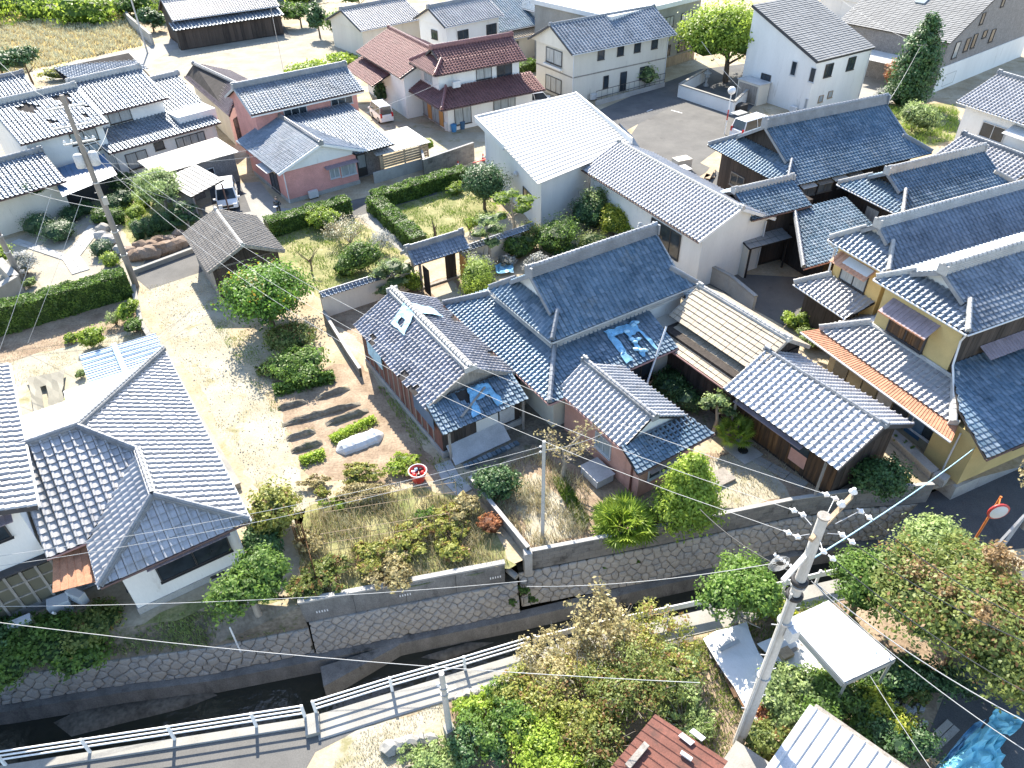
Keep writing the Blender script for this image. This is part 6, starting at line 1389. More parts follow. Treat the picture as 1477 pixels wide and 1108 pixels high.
def tiled_wall(label, p, q, h=1.6):
    R = thing('plaster_wall', label, 'wall', flat(p.lerp(q, .5)), 'tile-capped plaster garden walls'); d = (q - p).normalized(); n = Vector((d.y, -d.x, 0)); L = (q - p).length
    MB().box(flat(p - n * .1), d * L, n * .2, (0, 0, h)).build('wall_face', 'cream', R)
    for s in (1, -1):
        a, b = (flat(p + n * .32, h + .02), flat(q + n * .32, h + .02)) if s > 0 else (flat(q - n * .32, h + .02), flat(p - n * .32, h + .02))
        c, e = (flat(q, h + .22), flat(p, h + .22)) if s > 0 else (flat(p, h + .22), flat(q, h + .22))
        slope(R, a, b, [[a, b, c, e]], 'tile', 'kawara', .27, .2, thick=.05, name='cap_slope')
    ridge(R, flat(p, h + .24), flat(q, h + .24), .18, .1, 'ridge', ends=False)
tiled_wall('cream plaster wall capped with grey tiles left of the gatehouse', G32(10.85, 40.2), G32(17.2, 40.2)); tiled_wall('cream plaster wall capped with grey tiles right of the gatehouse', G32(21.1, 40.3), G32(27.5, 40.6))
block_wall('block_wall', 'low blackened wall running down beside the shed from the plaster wall', [G32(10.8, 40.0), G32(10.4, 35.0), G32(10.3, 33.0)], 0, .6, .45, .2)
# white wall of the shrine plot under the ginkgo
def plain_wall(label, pts, h, material='white', t=.2, name='white_wall', cope='pale_concrete'):
    R = thing(name, label, 'wall', flat(pts[0]))
    for i in range(len(pts) - 1):
        p, q = flat(pts[i]), flat(pts[i + 1]); d = (q - p); n = Vector((d.y, -d.x, 0)).normalized()
        MB().box(p - n * t / 2, d, n * t, (0, 0, h)).build('wall_face', material, R); MB().box(flat(p - n * (t / 2 + .04), h), d, n * (t + .08), (0, 0, .12)).build('coping', cope, R)
    return R
plain_wall('low white wall around the walled plot beneath the ginkgo tree', [at(1015, 118), at(978, 140), at(1056, 166), at(1075, 148)], 1.3)
plain_wall('grey retaining wall along the courtyard right of the white hall', [at(1000, 395), at(1050, 422), at(1085, 452)], 1.2, 'concrete')
plain_wall('pale garden wall at the left edge beside the leaning pole', [at(0, 440), at(32, 420), at(8, 395)], 1.1, 'pale_concrete', .5)
R = plain_wall('low concrete edging wall along the left side of the sandy track', [at(190, 398), at(205, 470), at(262, 560), at(345, 705)], .22, 'pale_concrete', .22, 'edging_wall')
plain_wall('kerb stone wall edging the raised rock garden by the asphalt lane', [at(188, 398), at(284, 362)], .25, 'pale_concrete', .2, 'edging_wall')

for lab, A_, B_, a in (('white air conditioner unit at the foot of the cream house wall', G32(49.3, 65.1), G32(62.6, 65.1), 2.2), ('white air conditioner unit beside the modern house side wall', G32(66.5, 57), G32(66.5, 48.2), 7.2), ('white air conditioner unit against the pink house wall', G36(18.9, 57.0), G36(25.4, 57.0), 1.6), ('white air conditioner unit under the white farmhouse windows', G45(20, 68.1), G45(29.4, 68.1), 7.8)): aircon(lab, A_, B_, a, .05)
for nm, pts in (('cream_house', [G32(49.25, 65.2, 5.2), G32(49.25, 65.2, .1)]), ('cream_house', [G32(62.5, 65.2, 5.2), G32(62.5, 65.2, .1)]), ('modern_house', [G32(75.1, 48.1, 5.3), G32(75.1, 48.1, .1)]), ('white_flat_building', [G36(32.0, 39.85, 4.2), G36(32.0, 39.85, .1)]), ('white_hall', [G28(36.4, 31.5, 3.7), G28(36.4, 31.5, .1)]), ('pink_house', [G36(18.85, 57.0, 2.7), G36(18.85, 57.0, .1)]), ('tiled_bungalow', [G33(1.15, 23.35, 2.9), G33(1.15, 23.35, .1)]), ('white_farmhouse', [G45(29.35, 68.2, 2.9), G45(29.35, 68.2, .1)])): pipe(bpy.data.objects[nm], pts, .045, 'gutter_w')
# ------------------------------------------------------------------ poles and wires
def pole(name, label, base, h, r0, r1, material, cat='utility pole', group='utility poles', bands=()):
    R = thing(name, label, cat, base, group); MB().tube([base - Vector((0, 0, .2)), base + Vector((0, 0, h * .5)), base + Vector((0, 0, h))], [r0, (r0 + r1) / 2, r1], 12).build('shaft', material, R)
    for z in bands: MB().lathe(base + Vector((0, 0, z)), [(r0 * 1.1, 0), (r0 * 1.1, .08)], 12).build('band', 'steel', R)
    return R
def insulator(R, c, d, s=1.0):
    d = Vector(d).normalized(); mb = MB(); c = Vector(c)
    mb.tube([c - d * .16 * s, c - d * .06 * s, c, c + d * .02 * s, c + d * .10 * s, c + d * .16 * s], [.03 * s, .04 * s, .12 * s, .13 * s, .07 * s, .05 * s], 10); mb.build('insulator', 'porcelain', R)
def wire(label, p, q, sag=.6, r=.014, material='wire', n=14, group='overhead wires'):
    p, q = Vector(p), Vector(q); pts = []
    for i in range(n + 1):
        t = i / n; a = p.lerp(q, t); a.z -= sag * 4 * t * (1 - t); pts.append(a)
    return tag(MB().tube(pts, r, 5, cap=False).build('power_line', material), label, 'wire', group)
PL = flat(at(197, 414)); TOPL = 13.0
R = pole('utility_pole', 'tall brown utility pole with transformer beside the left hedge', PL, TOPL, .21, .13, 'pole_brown', bands=(2.5, 4.2, 7.6))
ax = Vector((.86, .5, 0))
for z, hw in ((12.3, 1.0), (11.2, 1.1), (10.2, .9)):
    MB().bar(PL + Vector((0, 0, z)) - ax * hw, PL + Vector((0, 0, z)) + ax * hw, .09, .09).build('crossarm', 'steel', R)
    for k in (-.9, -.45, .45, .9): insulator(R, PL + Vector((0, 0, z + .14)) + ax * hw * k, (0, 0, 1), .8)
for s in (-.42, .42):
    c = PL + ax * s + Vector((0, 0, 8.7)); MB().lathe(c, [(.26, 0), (.28, .06), (.28, .75), (.20, .84), (.05, .86)], 14).build('transformer', 'sheet_grey', R)
MB().cbox(PL + Vector((.22, -.12, 6.2)), .32, .22, .5, .5).build('meter_box', 'sheet_beige', R)
for k in range(9): MB().bar(PL + Vector((0, 0, 3 + k * .8)) - ax * .28 * (1 if k % 2 else -1), PL + Vector((0, 0, 3 + k * .8)), .025, .025).build('step_bolt', 'steel', R)
P2 = flat(at(31, 404)); pole('utility_pole', 'brown utility pole leaning into view at the left edge', P2, 9.5, .19, .13, 'pole_brown', bands=(2.2, 3.4))
P3 = flat(at(782.5, 774)); pole('service_pole', 'short pale concrete service pole standing in the sandy front plot', P3, 5.9, .085, .07, 'pole', group=None)
for z in (5.6, 5.3): insulator(bpy.data.objects['service_pole'], P3 + Vector((-.12, 0, z)), (-1, 0, .2), .45)
P4 = Vector((7.68, 11.96, 0)); R = pole('utility_pole', 'thick pale concrete utility pole with white insulators in the lower right', P4, 12.0, .195, .13, 'pole', bands=(4.5, 7.5, 9.2))
MB().lathe(P4 + Vector((0, 0, 12.0)), [(.165, 0), (.165, .05)], 14).build('cap', 'wood_grey', R)
a_, b_ = at(1228, 716, 11.55), at(1169, 779, 11.35); MB().bar(a_, b_, .11, .11).build('crossarm', 'wood_pale', R)
c_, e_ = at(1172, 790, 10.6), at(1129, 838, 10.2); MB().bar(c_, e_, .12, .12).build('brace_arm', 'sheet_white', R)
for (x, y), (x2, y2) in (((1191, 713), (1204, 719)), ((1241, 737), (1253, 746)), ((1144, 736), (1157, 742)), ((1136, 768), (1149, 774)), ((1214, 771), (1228, 781)), ((1187, 795), (1200, 805))):
    p, q = at(x, y, 11.4), at(x2, y2, 11.4); insulator(R, p, q - p, .66); insulator(R, q, q - p, .66)
    t = (P4 + Vector((0, 0, 11.4))); near = p if (p - t).length < (q - t).length else q; MB().tube([near, near.lerp(flat(t, 11.4), .6)], .012, 5).build('strain_rod', 'steel', R)
insulator(R, a_ + Vector((0, 0, .16)), (0, 0, 1), .9); insulator(R, a_.lerp(b_, .3) + Vector((0, 0, .16)), (0, 0, 1), .9)
for k in range(7): insulator(R, at(1118 + k * 4.5, 801 + k * 3.2, 10.2), (0, .4, 1), .38)
mb = MB()
for k in range(5):
    c = at(1120 + k * 2, 812 + k, 9.9); mb.tube([c + Vector((.25 * math.cos(t), .06 * k - .1, .22 * math.sin(t))) for t in np.linspace(0, 6.2, 12)], .010, 4)
mb.build('cable_loop', 'wire', R)
for k in range(8): MB().bar(P4 + Vector((0, 0, 2.5 + k * .8)), P4 + Vector((.32 * (1 if k % 2 else -1), .05, 2.5 + k * .8)), .025, .025).build('step_bolt', 'steel', R)
MB().cbox(P4 + Vector((.2, -.25, 7.0)), .3, .25, .5, .4).build('junction_box', 'sheet_grey', R)
MB().tube([P4 + Vector((-.17, -.12, z_)) for z_ in (0, 5, 9)], .035, 6).build('cable_duct', 'wire', R)
for z in (9.35, 8.7): MB().lathe(P4 + Vector((0, 0, z)), [(.20, 0), (.24, .02), (.24, .12), (.20, .14)], 12).build('clamp', 'black', R)
P5 = flat(at(650, 1064)); R = pole('service_pole', 'short grey pole with a white concrete foot beside the canal road', P5, 4.3, .12, .09, 'pole', group=None, bands=(3.0, 3.4))
MB().cbox(P5 - Vector((0, 0, .1)), .34, .34, .85, .5).build('foot', 'pale_concrete', R); insulator(R, P5 + Vector((-.14, 0, 3.6)), (0, 0, 1), .7); MB().bar(P5 + Vector((0, 0, 3.1)), P5 + Vector((.4, .1, 3.2)), .03, .03).build('bracket', 'steel', R)
P6 = flat(at(1305.4, 156)); R = pole('utility_pole', 'pale utility pole in front of the dark cypress', P6, 6.4, .17, .13, 'pole'); MB().bar(P6 + Vector((-.7, .2, 6.2)), P6 + Vector((.3, -.1, 6.2)), .07, .07).build('crossarm', 'steel', R)
P7 = flat(at(213, 77)); pole('utility_pole', 'thin pale pole by the ivy wall at the upper left', P7, 8.5, .12, .09, 'pole')
P8 = flat(at(412, 118, 0)); pole('antenna_mast', 'thin aerial mast behind the pink house roof', P8, 8.0, .03, .025, 'steel', 'mast', None)
T4 = P4 + Vector((0, 0, 11.4)); TL = PL + Vector((0, 0, 11.4))
wire('upper long pale wire from the left utility pole to the insulator pole', TL, at(1191, 713, 11.4), 2.6, .008); wire('middle long pale wire from the left utility pole to the insulator pole', TL - Vector((0, 0, .6)), at(1144, 736, 11.4), 2.9, .008); wire('lowest long pale wire from the left utility pole to the insulator pole', TL - Vector((0, 0, 1.2)), at(1136, 768, 11.4), 3.2, .008)
wire('upper of the two service wires from the centre pole to the lower left', P3 + Vector((-.1, 0, 5.6)), at(-40, 808, 5.0), .5, .009); wire('lower of the two service wires from the centre pole to the lower left', P3 + Vector((-.1, 0, 5.3)), at(-40, 822, 4.8), .6, .009)
wire('pale wire from the centre pole to the pink annex', P3 + Vector((0, 0, 5.4)), G32(17.2, 19.0, 2.9), .2, .010)
wire('thick pale wire crossing low over the canal in the lower left', at(-40, 893, 4.0), at(1010, 985, 4.2), .5, .012); wire('thin wire crossing over the stone wall from the bungalow to the garden wall', at(-40, 875, 3.2), at(760, 838, 3.0), .4, .010)
wire('thin wire from the insulator pole past the stone wall', at(1120, 812, 9.9), at(760, 846, 4.6), .3, .010)
wire('blue-grey cable from the insulator pole to the yellow house corner', P4 + Vector((0, 0, 10.2)), G24(29.3, 13.4, 2.3), .25, .022, 'tarp_pale'); wire('dark cable trailing left from the insulator pole', P4 + Vector((0, 0, 9.6)), at(1010, 735, 6.5), .3, .018, 'wire_dark')
for k, (sx, sy, ex, ey) in enumerate(((1253, 746, 1500, 905), (1228, 781, 1500, 935), (1200, 805, 1500, 1010))):
    wire(('upper', 'middle', 'lower')[k] + ' strand of dark wires running from the insulator pole to the right edge', at(sx, sy, 11.4), at(ex, ey, 10.2), .25, .013, 'wire_dark')
wire('long pale wire crossing in front of the big tree in the lower right', at(1178, 842, 9.2), at(1500, 1052, 8.6), .3, .014); wire('second pale wire crossing in front of the big tree, below the first', at(1170, 838, 8.8), at(1490, 1090, 8.0), .3, .012); wire('pale wire dropping from the white shed toward the cyan tarp', at(1255, 975, 2.6), at(1350, 1120, 2.2), .05, .012)
wire('wire from the left utility pole to the left edge, upper', PL + Vector((0, 0, 6.4)), P2 + Vector((0, 0, 8.8)), .3, .016); wire('wire from the left utility pole to the left edge, lower', PL + Vector((0, 0, 5.8)), P2 + Vector((0, 0, 8.0)), .3, .016)
wire('service wire from the left utility pole to the white farmhouse', PL + Vector((0, 0, 9.0)), G45(20.2, 68.3, 4.8), .3, .014); wire('service wire from the left utility pole down to the field hut', PL + Vector((0, 0, 8.6)), G32(10, 50, 3.0), .4, .012); wire('wire from the left utility pole to the pink house gable', PL + Vector((0, 0, 8.9)), G36(19.5, 58, 4.0), .4, .012)
wire('steep guy wire over the left hedge, left of two', at(74, 280, 9.0), at(-6, 520, 1.5), .1, .014); wire('steep guy wire over the left hedge, right of two', at(118, 285, 8.0), at(40, 495, .5), .1, .012)
wire('pale wire sagging from the ginkgo tree toward the modern house', at(1012, 60, 6), at(1068, 128, 3.0), .2, .02); wire('pale wire from the slim pole to the right edge house', P6 + Vector((-.4, 0, 6.2)), G24(56.2, 45, 5.2), .3, .016); wire('pale wire from the slim pole over the modern house', P6 + Vector((-.5, 0, 6.2)), at(1200, -10, 7.5), .3, .016)
wire('wire from the left utility pole back over the farmhouse ridge', PL + Vector((0, 0, 12.3)), at(-30, 60, 11), .8, .016); wire('wire across the pink house upper wall', PL + Vector((0, 0, 7.5)), G30(31.7, 68, 4.4), .8, .014)
# mirror on an orange pole
b0 = at(1402, 785, -.3); R = thing('traffic_mirror', 'round convex mirror on an orange pole at the right edge', 'mirror', b0); MB().tube([b0, b0 + Vector((.15, .1, 3.0))], .05, 8).build('pole', 'orange', R)
m_ = at(1440, 738, 2.9); mb = MB(); mb.tube([m_ + Vector((0, .05, 0)), m_ + Vector((0, -.01, 0)), m_ + Vector((0, -.05, 0))], [.42, .45, .36], 18); mb.build('rim', 'red', R); MB().tube([m_ + Vector((0, -.05, 0)), m_ + Vector((0, -.09, 0))], [.36, .12], 18).build('mirror_face', 'sheet_white', R); MB().bar(b0 + Vector((.15, .1, 2.9)), m_ + Vector((0, .05, 0)), .04, .04).build('bracket', 'orange', R)
b0 = at(1445, 790, -.3); R = thing('steel_gantry', 'pale steel gantry beside the mirror at the right edge', 'gantry', b0)
MB().bar(b0, b0 + Vector((.7, .5, 2.6)), .12, .12).build('upright', 'sheet_grey', R); MB().bar(b0 + Vector((-.6, -.2, 0)), b0 + Vector((.4, .3, 1.8)), .10, .05).build('brace', 'sheet_grey', R)
b0 = at(347, 940, -1.4); tag(MB().tube([b0, b0 + Vector((0, 0, 1.75))], .035, 8).build('marker_post', 'white_paint'), 'thin white post on the bank above the left stone wall', 'post')
# globe street lamp
b0 = flat(at(1045, 194)); R = thing('street_lamp', 'street lamp with a white globe and red band by the car park', 'street lamp', b0)
MB().tube([b0, b0 + Vector((0, 0, 3.9))], .06, 8).build('post', 'white_paint', R); MB().tube([b0 + Vector((0, 0, 1.4)), b0 + Vector((0, 0, 2.4))], .064, 8).build('band', 'red', R); mb = MB(); mb.blob(b0 + Vector((0, 0, 4.2)), .38, 3, 0); mb.build('globe', 'porcelain', R)

# ------------------------------------------------------------------ railings along the road
def railing(label, pts, h=.85, posts=None):
    R = thing('guard_rail', label, 'railing', pts[0], 'white canal-side railings')
    for z in (.32, .58, .84):
        for i in range(len(pts) - 1): MB().tube([pts[i] + Vector((0, .06, z)), pts[i + 1] + Vector((0, .06, z))], .034, 7).build('rail', 'white_paint', R)
    for p in (posts or pts): MB().box(p - Vector((.05, .03, 0)), (.10, 0, 0), (0, .07, 0), (0, .03, .92)).build('post', 'white_paint', R)
    return R
def rp(x, y): return at(x, y, .04)
rl = [flat(p, .04) for p in rail_line]
pa = [rl[0], rp(-110, 1124.5), rp(8, 1104), rp(130, 1085.5), rp(252, 1067), rp(370, 1048.5), rp(441, 1037.5)]
railing('three-bar white pipe railing along the canal, stretch at the lower left', pa)
railing('three-bar white pipe railing along the canal road, middle stretch', [rp(457, 1031), rp(566, 997), rp(671, 967), rp(762, 939.5)])
def beam_rail(label, pts):
    R = thing('guard_rail', label, 'railing', pts[0], 'white canal-side railings')
    for i in range(len(pts) - 1):
        MB().box(pts[i] + Vector((0, .0, .48)), pts[i + 1] - pts[i], (0, .05, 0), (0, .03, .28)).build('beam', 'white_paint', R)
    for p in pts: MB().box(p + Vector((-.05, .05, -.02)), (.1, 0, 0), (0, .08, 0), (0, 0, .85)).build('post', 'white_paint', R)
beam_rail('solid white beam railing behind the dry bushes along the canal', [rp(771, 937), rp(834, 921), rp(897, 907), rp(960, 893), rp(1025, 879)])
beam_rail('solid white beam railing behind the insulator pole', [rp(1080, 866), rp(1130, 855), rp(1178, 843), rp(1215, 835)])

# ------------------------------------------------------------------ vehicles
def car(name, label, p, ang, L, W, H, paint, bonnet=.20, kind='car', tail='lamp_red'):
    "p on the ground at the centre; ang = heading of the nose in degrees"
    R = thing(name, label, kind, p); c, s = math.cos(math.radians(ang)), math.sin(math.radians(ang))
    def X(x, y, z): return p + Vector((x * c - y * s, x * s + y * c, z))
    h1 = .52 * H; w = W / 2; f = L / 2; b = -L / 2; fb = f - bonnet * L
    secs = [(b, .30, h1 * .94, .94), (b + .06, .22, h1, 1), (-.1 * L, .2, h1 * 1.02, 1), (fb + .1, .2, h1 * 1.0, 1), (f - .25, .22, h1 * .82, .97), (f, .3, h1 * .62, .88)]
    pts = []
    for x, z0, z1, k in secs: pts += [X(x, -w * k * .96, z0), X(x, -w * k, (z0 + z1) * .55), X(x, -w * k * .93, z1), X(x, w * k * .93, z1), X(x, w * k, (z0 + z1) * .55), X(x, w * k * .96, z0)]
    n = len(secs); fs = [(i * 6 + k, i * 6 + 6 + k, i * 6 + 6 + (k + 1) % 6, i * 6 + (k + 1) % 6) for i in range(n - 1) for k in range(6)] + [(5, 4, 3, 2, 1, 0), tuple((n - 1) * 6 + k for k in range(6))]
    MB().raw(pts, fs, False).build('body', paint, R)
    r0, r1, q0, q1 = b + .10, fb + .05, b + .38 if bonnet > .1 else b + .2, fb - .55
    cab = [X(r0, -w * .92, h1 * .97), X(r1, -w * .92, h1 * .97), X(r1, w * .92, h1 * .97), X(r0, w * .92, h1 * .97), X(q0, -w * .78, H - .06), X(q1, -w * .78, H - .06), X(q1, w * .78, H - .06), X(q0, w * .78, H - .06)]
    g_ = MB().raw(cab, [(0, 1, 5, 4), (1, 2, 6, 5), (2, 3, 7, 6), (3, 0, 4, 7)]).build('window', 'glass', R)
    MB().raw([X(q0 - .04, -w * .80, H - .07), X(q1 + .04, -w * .80, H - .07), X(q1 + .04, w * .80, H - .07), X(q0 - .04, w * .80, H - .07), X(q0 + .1, -w * .66, H), X(q1 - .1, -w * .66, H), X(q1 - .1, w * .66, H), X(q0 + .1, w * .66, H)], [(0, 1, 5, 4), (1, 2, 6, 5), (2, 3, 7, 6), (3, 0, 4, 7), (4, 5, 6, 7), (3, 2, 1, 0)]).build('roof', paint, R)
    pm = MB()
    for y in (-1, 1):
        for xa, xb in ((r0, q0), (r1, q1), ((r0 + r1) / 2, (q0 + q1) / 2)): pm.bar(X(xa, y * w * .925, h1 * .97), X(xb, y * w * .79, H - .05), .09, .05)
    pm.build('pillar', paint, R)
    for x in (b + .75, f - .75):
        for y in (-1, 1):
            o = MB().tube([X(x, y * (w - .2), .31), X(x, y * (w + .01), .31)], .31, 14, False).build('wheel', 'rubber', R); MB().tube([X(x, y * (w - .02), .31), X(x, y * (w + .02), .31)], .19, 10, False).build('rim', 'steel', o)
    for y in (-1, 1):
        MB().box(X(b - .02, y * w * .82 - .09, h1 * .72), X(.12, 0, 0) - p, X(0, .18, 0) - p, (0, 0, .42 if kind == 'van' else .2)).build('tail_light', tail, R); MB().box(X(f - .14, y * w * .68 - .16, h1 * .58), X(.12, 0, 0) - p, X(0, .32, 0) - p, (0, 0, .16)).build('headlight', 'porcelain', R)
        MB().cbox(X(fb - .1, y * (w + .1), h1 * .98), .12, .2, .14, math.radians(ang)).build('mirror', paint, R)
    MB().box(X(b - .05, -w * .9, .28), X(.1, 0, 0) - p, X(0, W * .9, 0) - p, (0, 0, .22)).build('bumper', paint, R); MB().box(X(f - .06, -w * .5, .38), X(.08, 0, 0) - p, X(0, W * .5, 0) - p, (0, 0, .2)).build('grille', 'black', R); MB().box(X(b - .065, -.17, .5), X(.02, 0, 0) - p, X(0, .34, 0) - p, (0, 0, .16)).build('number_plate', 'white_paint', R)
    return R
car('minivan', 'white minivan with red tail lights parked by the white modern house', flat(at(1083, 195)), 33, 4.4, 1.75, 1.9, 'car_white', .13, 'van')
car('parked_car', 'silver-white car with its nose out of the open garage', flat(at(330, 291)), -72, 4.2, 1.7, 1.6, 'car_white', .16)
car('parked_van', 'small white van parked behind the pink house', flat(at(551, 172)), 118, 3.4, 1.48, 1.8, 'car_white', .08, 'van')
car('parked_car', 'dark car at the top edge by the gravel lot', flat(at(392, 8)), 40, 4.4, 1.75, 1.6, 'car_dark', .2); car('parked_car', 'white car parked left of the cream house', flat(at(772, 152)), 20, 4.0, 1.7, 1.55, 'car_white', .2)
car('parked_car', 'pale car behind the dark car at the top edge', flat(at(424, -3)), 40, 4.2, 1.75, 1.6, 'car_white', .2)

# ------------------------------------------------------------------ person on the path
def person(p, H=1.68, face=-80):
    R = thing('person', 'person in dark jacket and jeans standing on the path by the pink house', 'person', p)
    a = math.radians(face); fw = Vector((math.cos(a), math.sin(a), 0)); rt = Vector((fw.y, -fw.x, 0)); up = Vector((0, 0, 1))
    J = lambda x, y, z: p + rt * x + fw * y + up * z
    body = MB(); k = H / 1.68
    body.tube([J(0, 0, .86 * k), J(0, 0, .98 * k), J(0, .01, 1.18 * k), J(0, .01, 1.34 * k), J(0, 0, 1.42 * k), J(0, .01, 1.46 * k), J(0, .02, 1.50 * k)], [.15, .165, .17, .19, .13, .065, .055], 12)
    for s in (-1, 1):
        body.tube([J(s * .09, 0, .92 * k), J(s * .11, .02, .50 * k), J(s * .13, -.01, .10 * k)], [.10, .075, .05], 8); body.tube([J(s * .13, -.06, .04), J(s * .14, .10, .045), J(s * .145, .17, .03)], [.05, .05, .03], 8)
        e = J(s * .27, .04, 1.10 * k) if s < 0 else J(s * .26, .02, 1.12 * k); hnd = J(-.02 + s * .06, .30, 1.08 * k)
        body.tube([J(s * .18, 0, 1.38 * k), e, hnd], [.065, .055, .038], 8)
        body.blob(hnd + fw * .05, .045, 1, .1, squash=(1, 1, .7))
        for q in range(4): body.tube([hnd + fw * .06 + rt * (.015 * (q - 1.5)), hnd + fw * .12 + rt * (.017 * (q - 1.5)) - up * .01], [.010, .008], 5)
        body.tube([hnd + fw * .04 - rt * s * .03, hnd + fw * .08 - rt * s * .05], [.011, .009], 5)
    o = body.build('body', 'car_dark', R)
    hd = MB(); hd.blob(J(0, .03, 1.60 * k), .105, 3, .0, squash=(.88, 1, 1.15)); hd.blob(J(0, .135, 1.59 * k), .02, 1, 0); hd.build('head', 'skin', R)
    MB().blob(J(0, -.005, 1.64 * k), .115, 2, .06, squash=(.95, 1, 1.0)).build('hair', 'black', R)
    MB().box(J(-.05, .33, 1.09 * k), rt * .30, fw * .18, up * .02).build('paper', 'white_paint', R)
person(flat(at(404, 313)))

# ------------------------------------------------------------------ garden things
def stepping(label, pts, w, name='stone_path', material='paving', n=None):
    R = thing(name, label, 'path', flat(pts[0]))
    for i in range(len(pts) - 1):
        p, q = flat(pts[i]), flat(pts[i + 1]); L = (q - p).length; d = (q - p).normalized(); x = Vector((-d.y, d.x, 0)); k = max(1, round(L / .9))
        for j in range(k):
            for s in (-1, 0):
                MB().box(p + d * (L * j / k + .015) + x * (s * w / 2 + .012) + Vector((0, 0, .006)), d * (L / k - .03), x * (w / 2 - .024), (0, 0, .05 + .015 * random.random()), random.random()).build('slab', material, R)
    return R
stepping('paved slab path forking through the raked gravel garden', [at(117, 393), at(103, 372), at(140, 325)], 1.2); stepping('narrow slab path branching left through the gravel garden', [at(100, 374), at(22, 348)], .7)
stepping('broken paving slabs between the shed corner and the block wall', [at(638, 668), at(650, 690), at(672, 712)], .9)
ORDS = 'first second third fourth fifth sixth seventh eighth ninth tenth eleventh twelfth thirteenth fourteenth fifteenth sixteenth'.split()
def boulders(label, spots, material='stone_brown', group='garden boulders', cat='boulder'):
    for k, (x, y, r) in enumerate(sorted(spots)):
        p = at(x, y); R = MB().blob(p + Vector((0, 0, r * .45)), r, 2, .18, random.random(), False, (1.15, .9, .85)).build('boulder', material, None, p); tag(R, label.replace('ORD', ORDS[k]), cat, group)
boulders('ORD brown boulder from the left along the asphalt lane', [(188, 368, .55), (198, 374, .6), (209, 372, .65), (221, 370, .7), (233, 366, .7), (244, 362, .65), (254, 358, .6), (264, 354, .55), (273, 348, .5), (205, 360, .55), (219, 357, .5), (232, 352, .55), (246, 350, .5), (260, 343, .5)])
boulders('ORD grey boulder from the left among the clipped shrubs', [(72, 340, .6), (150, 345, .55), (160, 352, .6), (175, 365, .5), (150, 333, .5)], 'stone', 'grey garden boulders')
boulders('ORD white boulder from the left in the row by the canal road', [(562, 1082, .3), (577, 1078, .28), (592, 1074, .3), (607, 1072, .27), (621, 1069, .26)], 'pale_concrete', 'white boulders by the road')
boulders('ORD grey kerb stone from the left below the bushes by the road', [(x, y, .17 + .06 * random.random()) for x, y in ((664, 1008), (677, 1003), (690, 1000), (703, 996), (716, 992), (729, 988), (742, 984), (752, 979))], 'stone', 'kerb stones by the road', 'stone')
# vegetable beds: ridged soil rows, coloured dark to draw their shadow strips
def row(label, p, q, w, h, material='soil', name='soil_ridge'):
    p, q = flat(p), flat(q); d = (q - p); L = d.length; d.normalize(); x = Vector((-d.y, d.x, 0)); mb = MB(); n = max(4, int(L / .25)); pts = []
    for i in range(n + 1):
        k = min(1, 4 * min(i, n - i) / n + .15)
        for a, z in ((-.5, -.03), (-.36, .6), (-.1, 1), (.12, .96), (.36, .55), (.5, -.03)): pts.append(p + d * (L * i / n) + x * (a * w * (1 + random.uniform(-.1, .1))) + Vector((0, 0, z * h * k * random.uniform(.8, 1.2))))
    mb.raw(pts, [(i * 6 + k + 1, i * 6 + k, i * 6 + 6 + k, i * 6 + 7 + k) for i in range(n) for k in range(5)], False); o = mb.build(name, material, None, p)
    return tag(o, label, 'garden bed', 'ridged garden beds')
RW_ = [((400, 590), (444, 579)), ((455, 576), (504, 560)), ((407, 614), (520, 582)), ((413, 634), (455, 622)), ((470, 613), (531, 592)), ((420, 652), (465, 638))]
ORD = ['first', 'second', 'third', 'fourth', 'fifth', 'sixth']
for k, (a, b) in enumerate(RW_): row(ORD[k] + ' bare soil ridge from the top, darkened as a shadow strip, in the vegetable garden', at(*a), at(*b), .42, .30, 'soil_dark')
def leafy_row(label, p, q, w, h, n, leaf, material, name='vegetable_row', cat='vegetables', group='green vegetable rows'):
    p, q = flat(p), flat(q); d = (q - p); L = d.length; d.normalize(); x = Vector((-d.y, d.x, 0)); R = thing(name, label, cat, p, group)
    t = rng.random(n) * L; a = rng.normal(size=n) * w * .27; z = np.abs(rng.random(n)) * h * (1 - np.abs(a) / w)
    pts = t[:, None] * np.array(d) + a[:, None] * np.array(x) + np.stack([z * 0, z * 0, z], 1); nn = np.stack([a * d.x * 0, a * 0, a * 0 + 1.0], 1)
    v, l, tt, ti = leaf_cloud(pts, nn, leaf, np.clip(.25 + z / h * .6 + .25 * rng.random(n), 0, 1), .8); child(R, 'foliage', mesh_arrays('foliage', v, l, tt, ti), material)
    return R
leafy_row('bright green row of low crops above the white tunnel', at(478, 637), at(541, 606), .7, .4, 1500, .07, 'leaf_lime'); leafy_row('short bright green row at the lower end of the beds', at(434, 668), at(469, 656), .7, .4, 1000, .07, 'leaf_lime'); leafy_row('dark green leafy row at the top of the vegetable garden', at(396, 566), at(482, 545), .9, .55, 1700, .12, 'leaf')
leafy_row('scanty row of seedlings on the fourth soil ridge', at(415, 631), at(453, 620), .4, .2, 160, .06, 'leaf_dry')
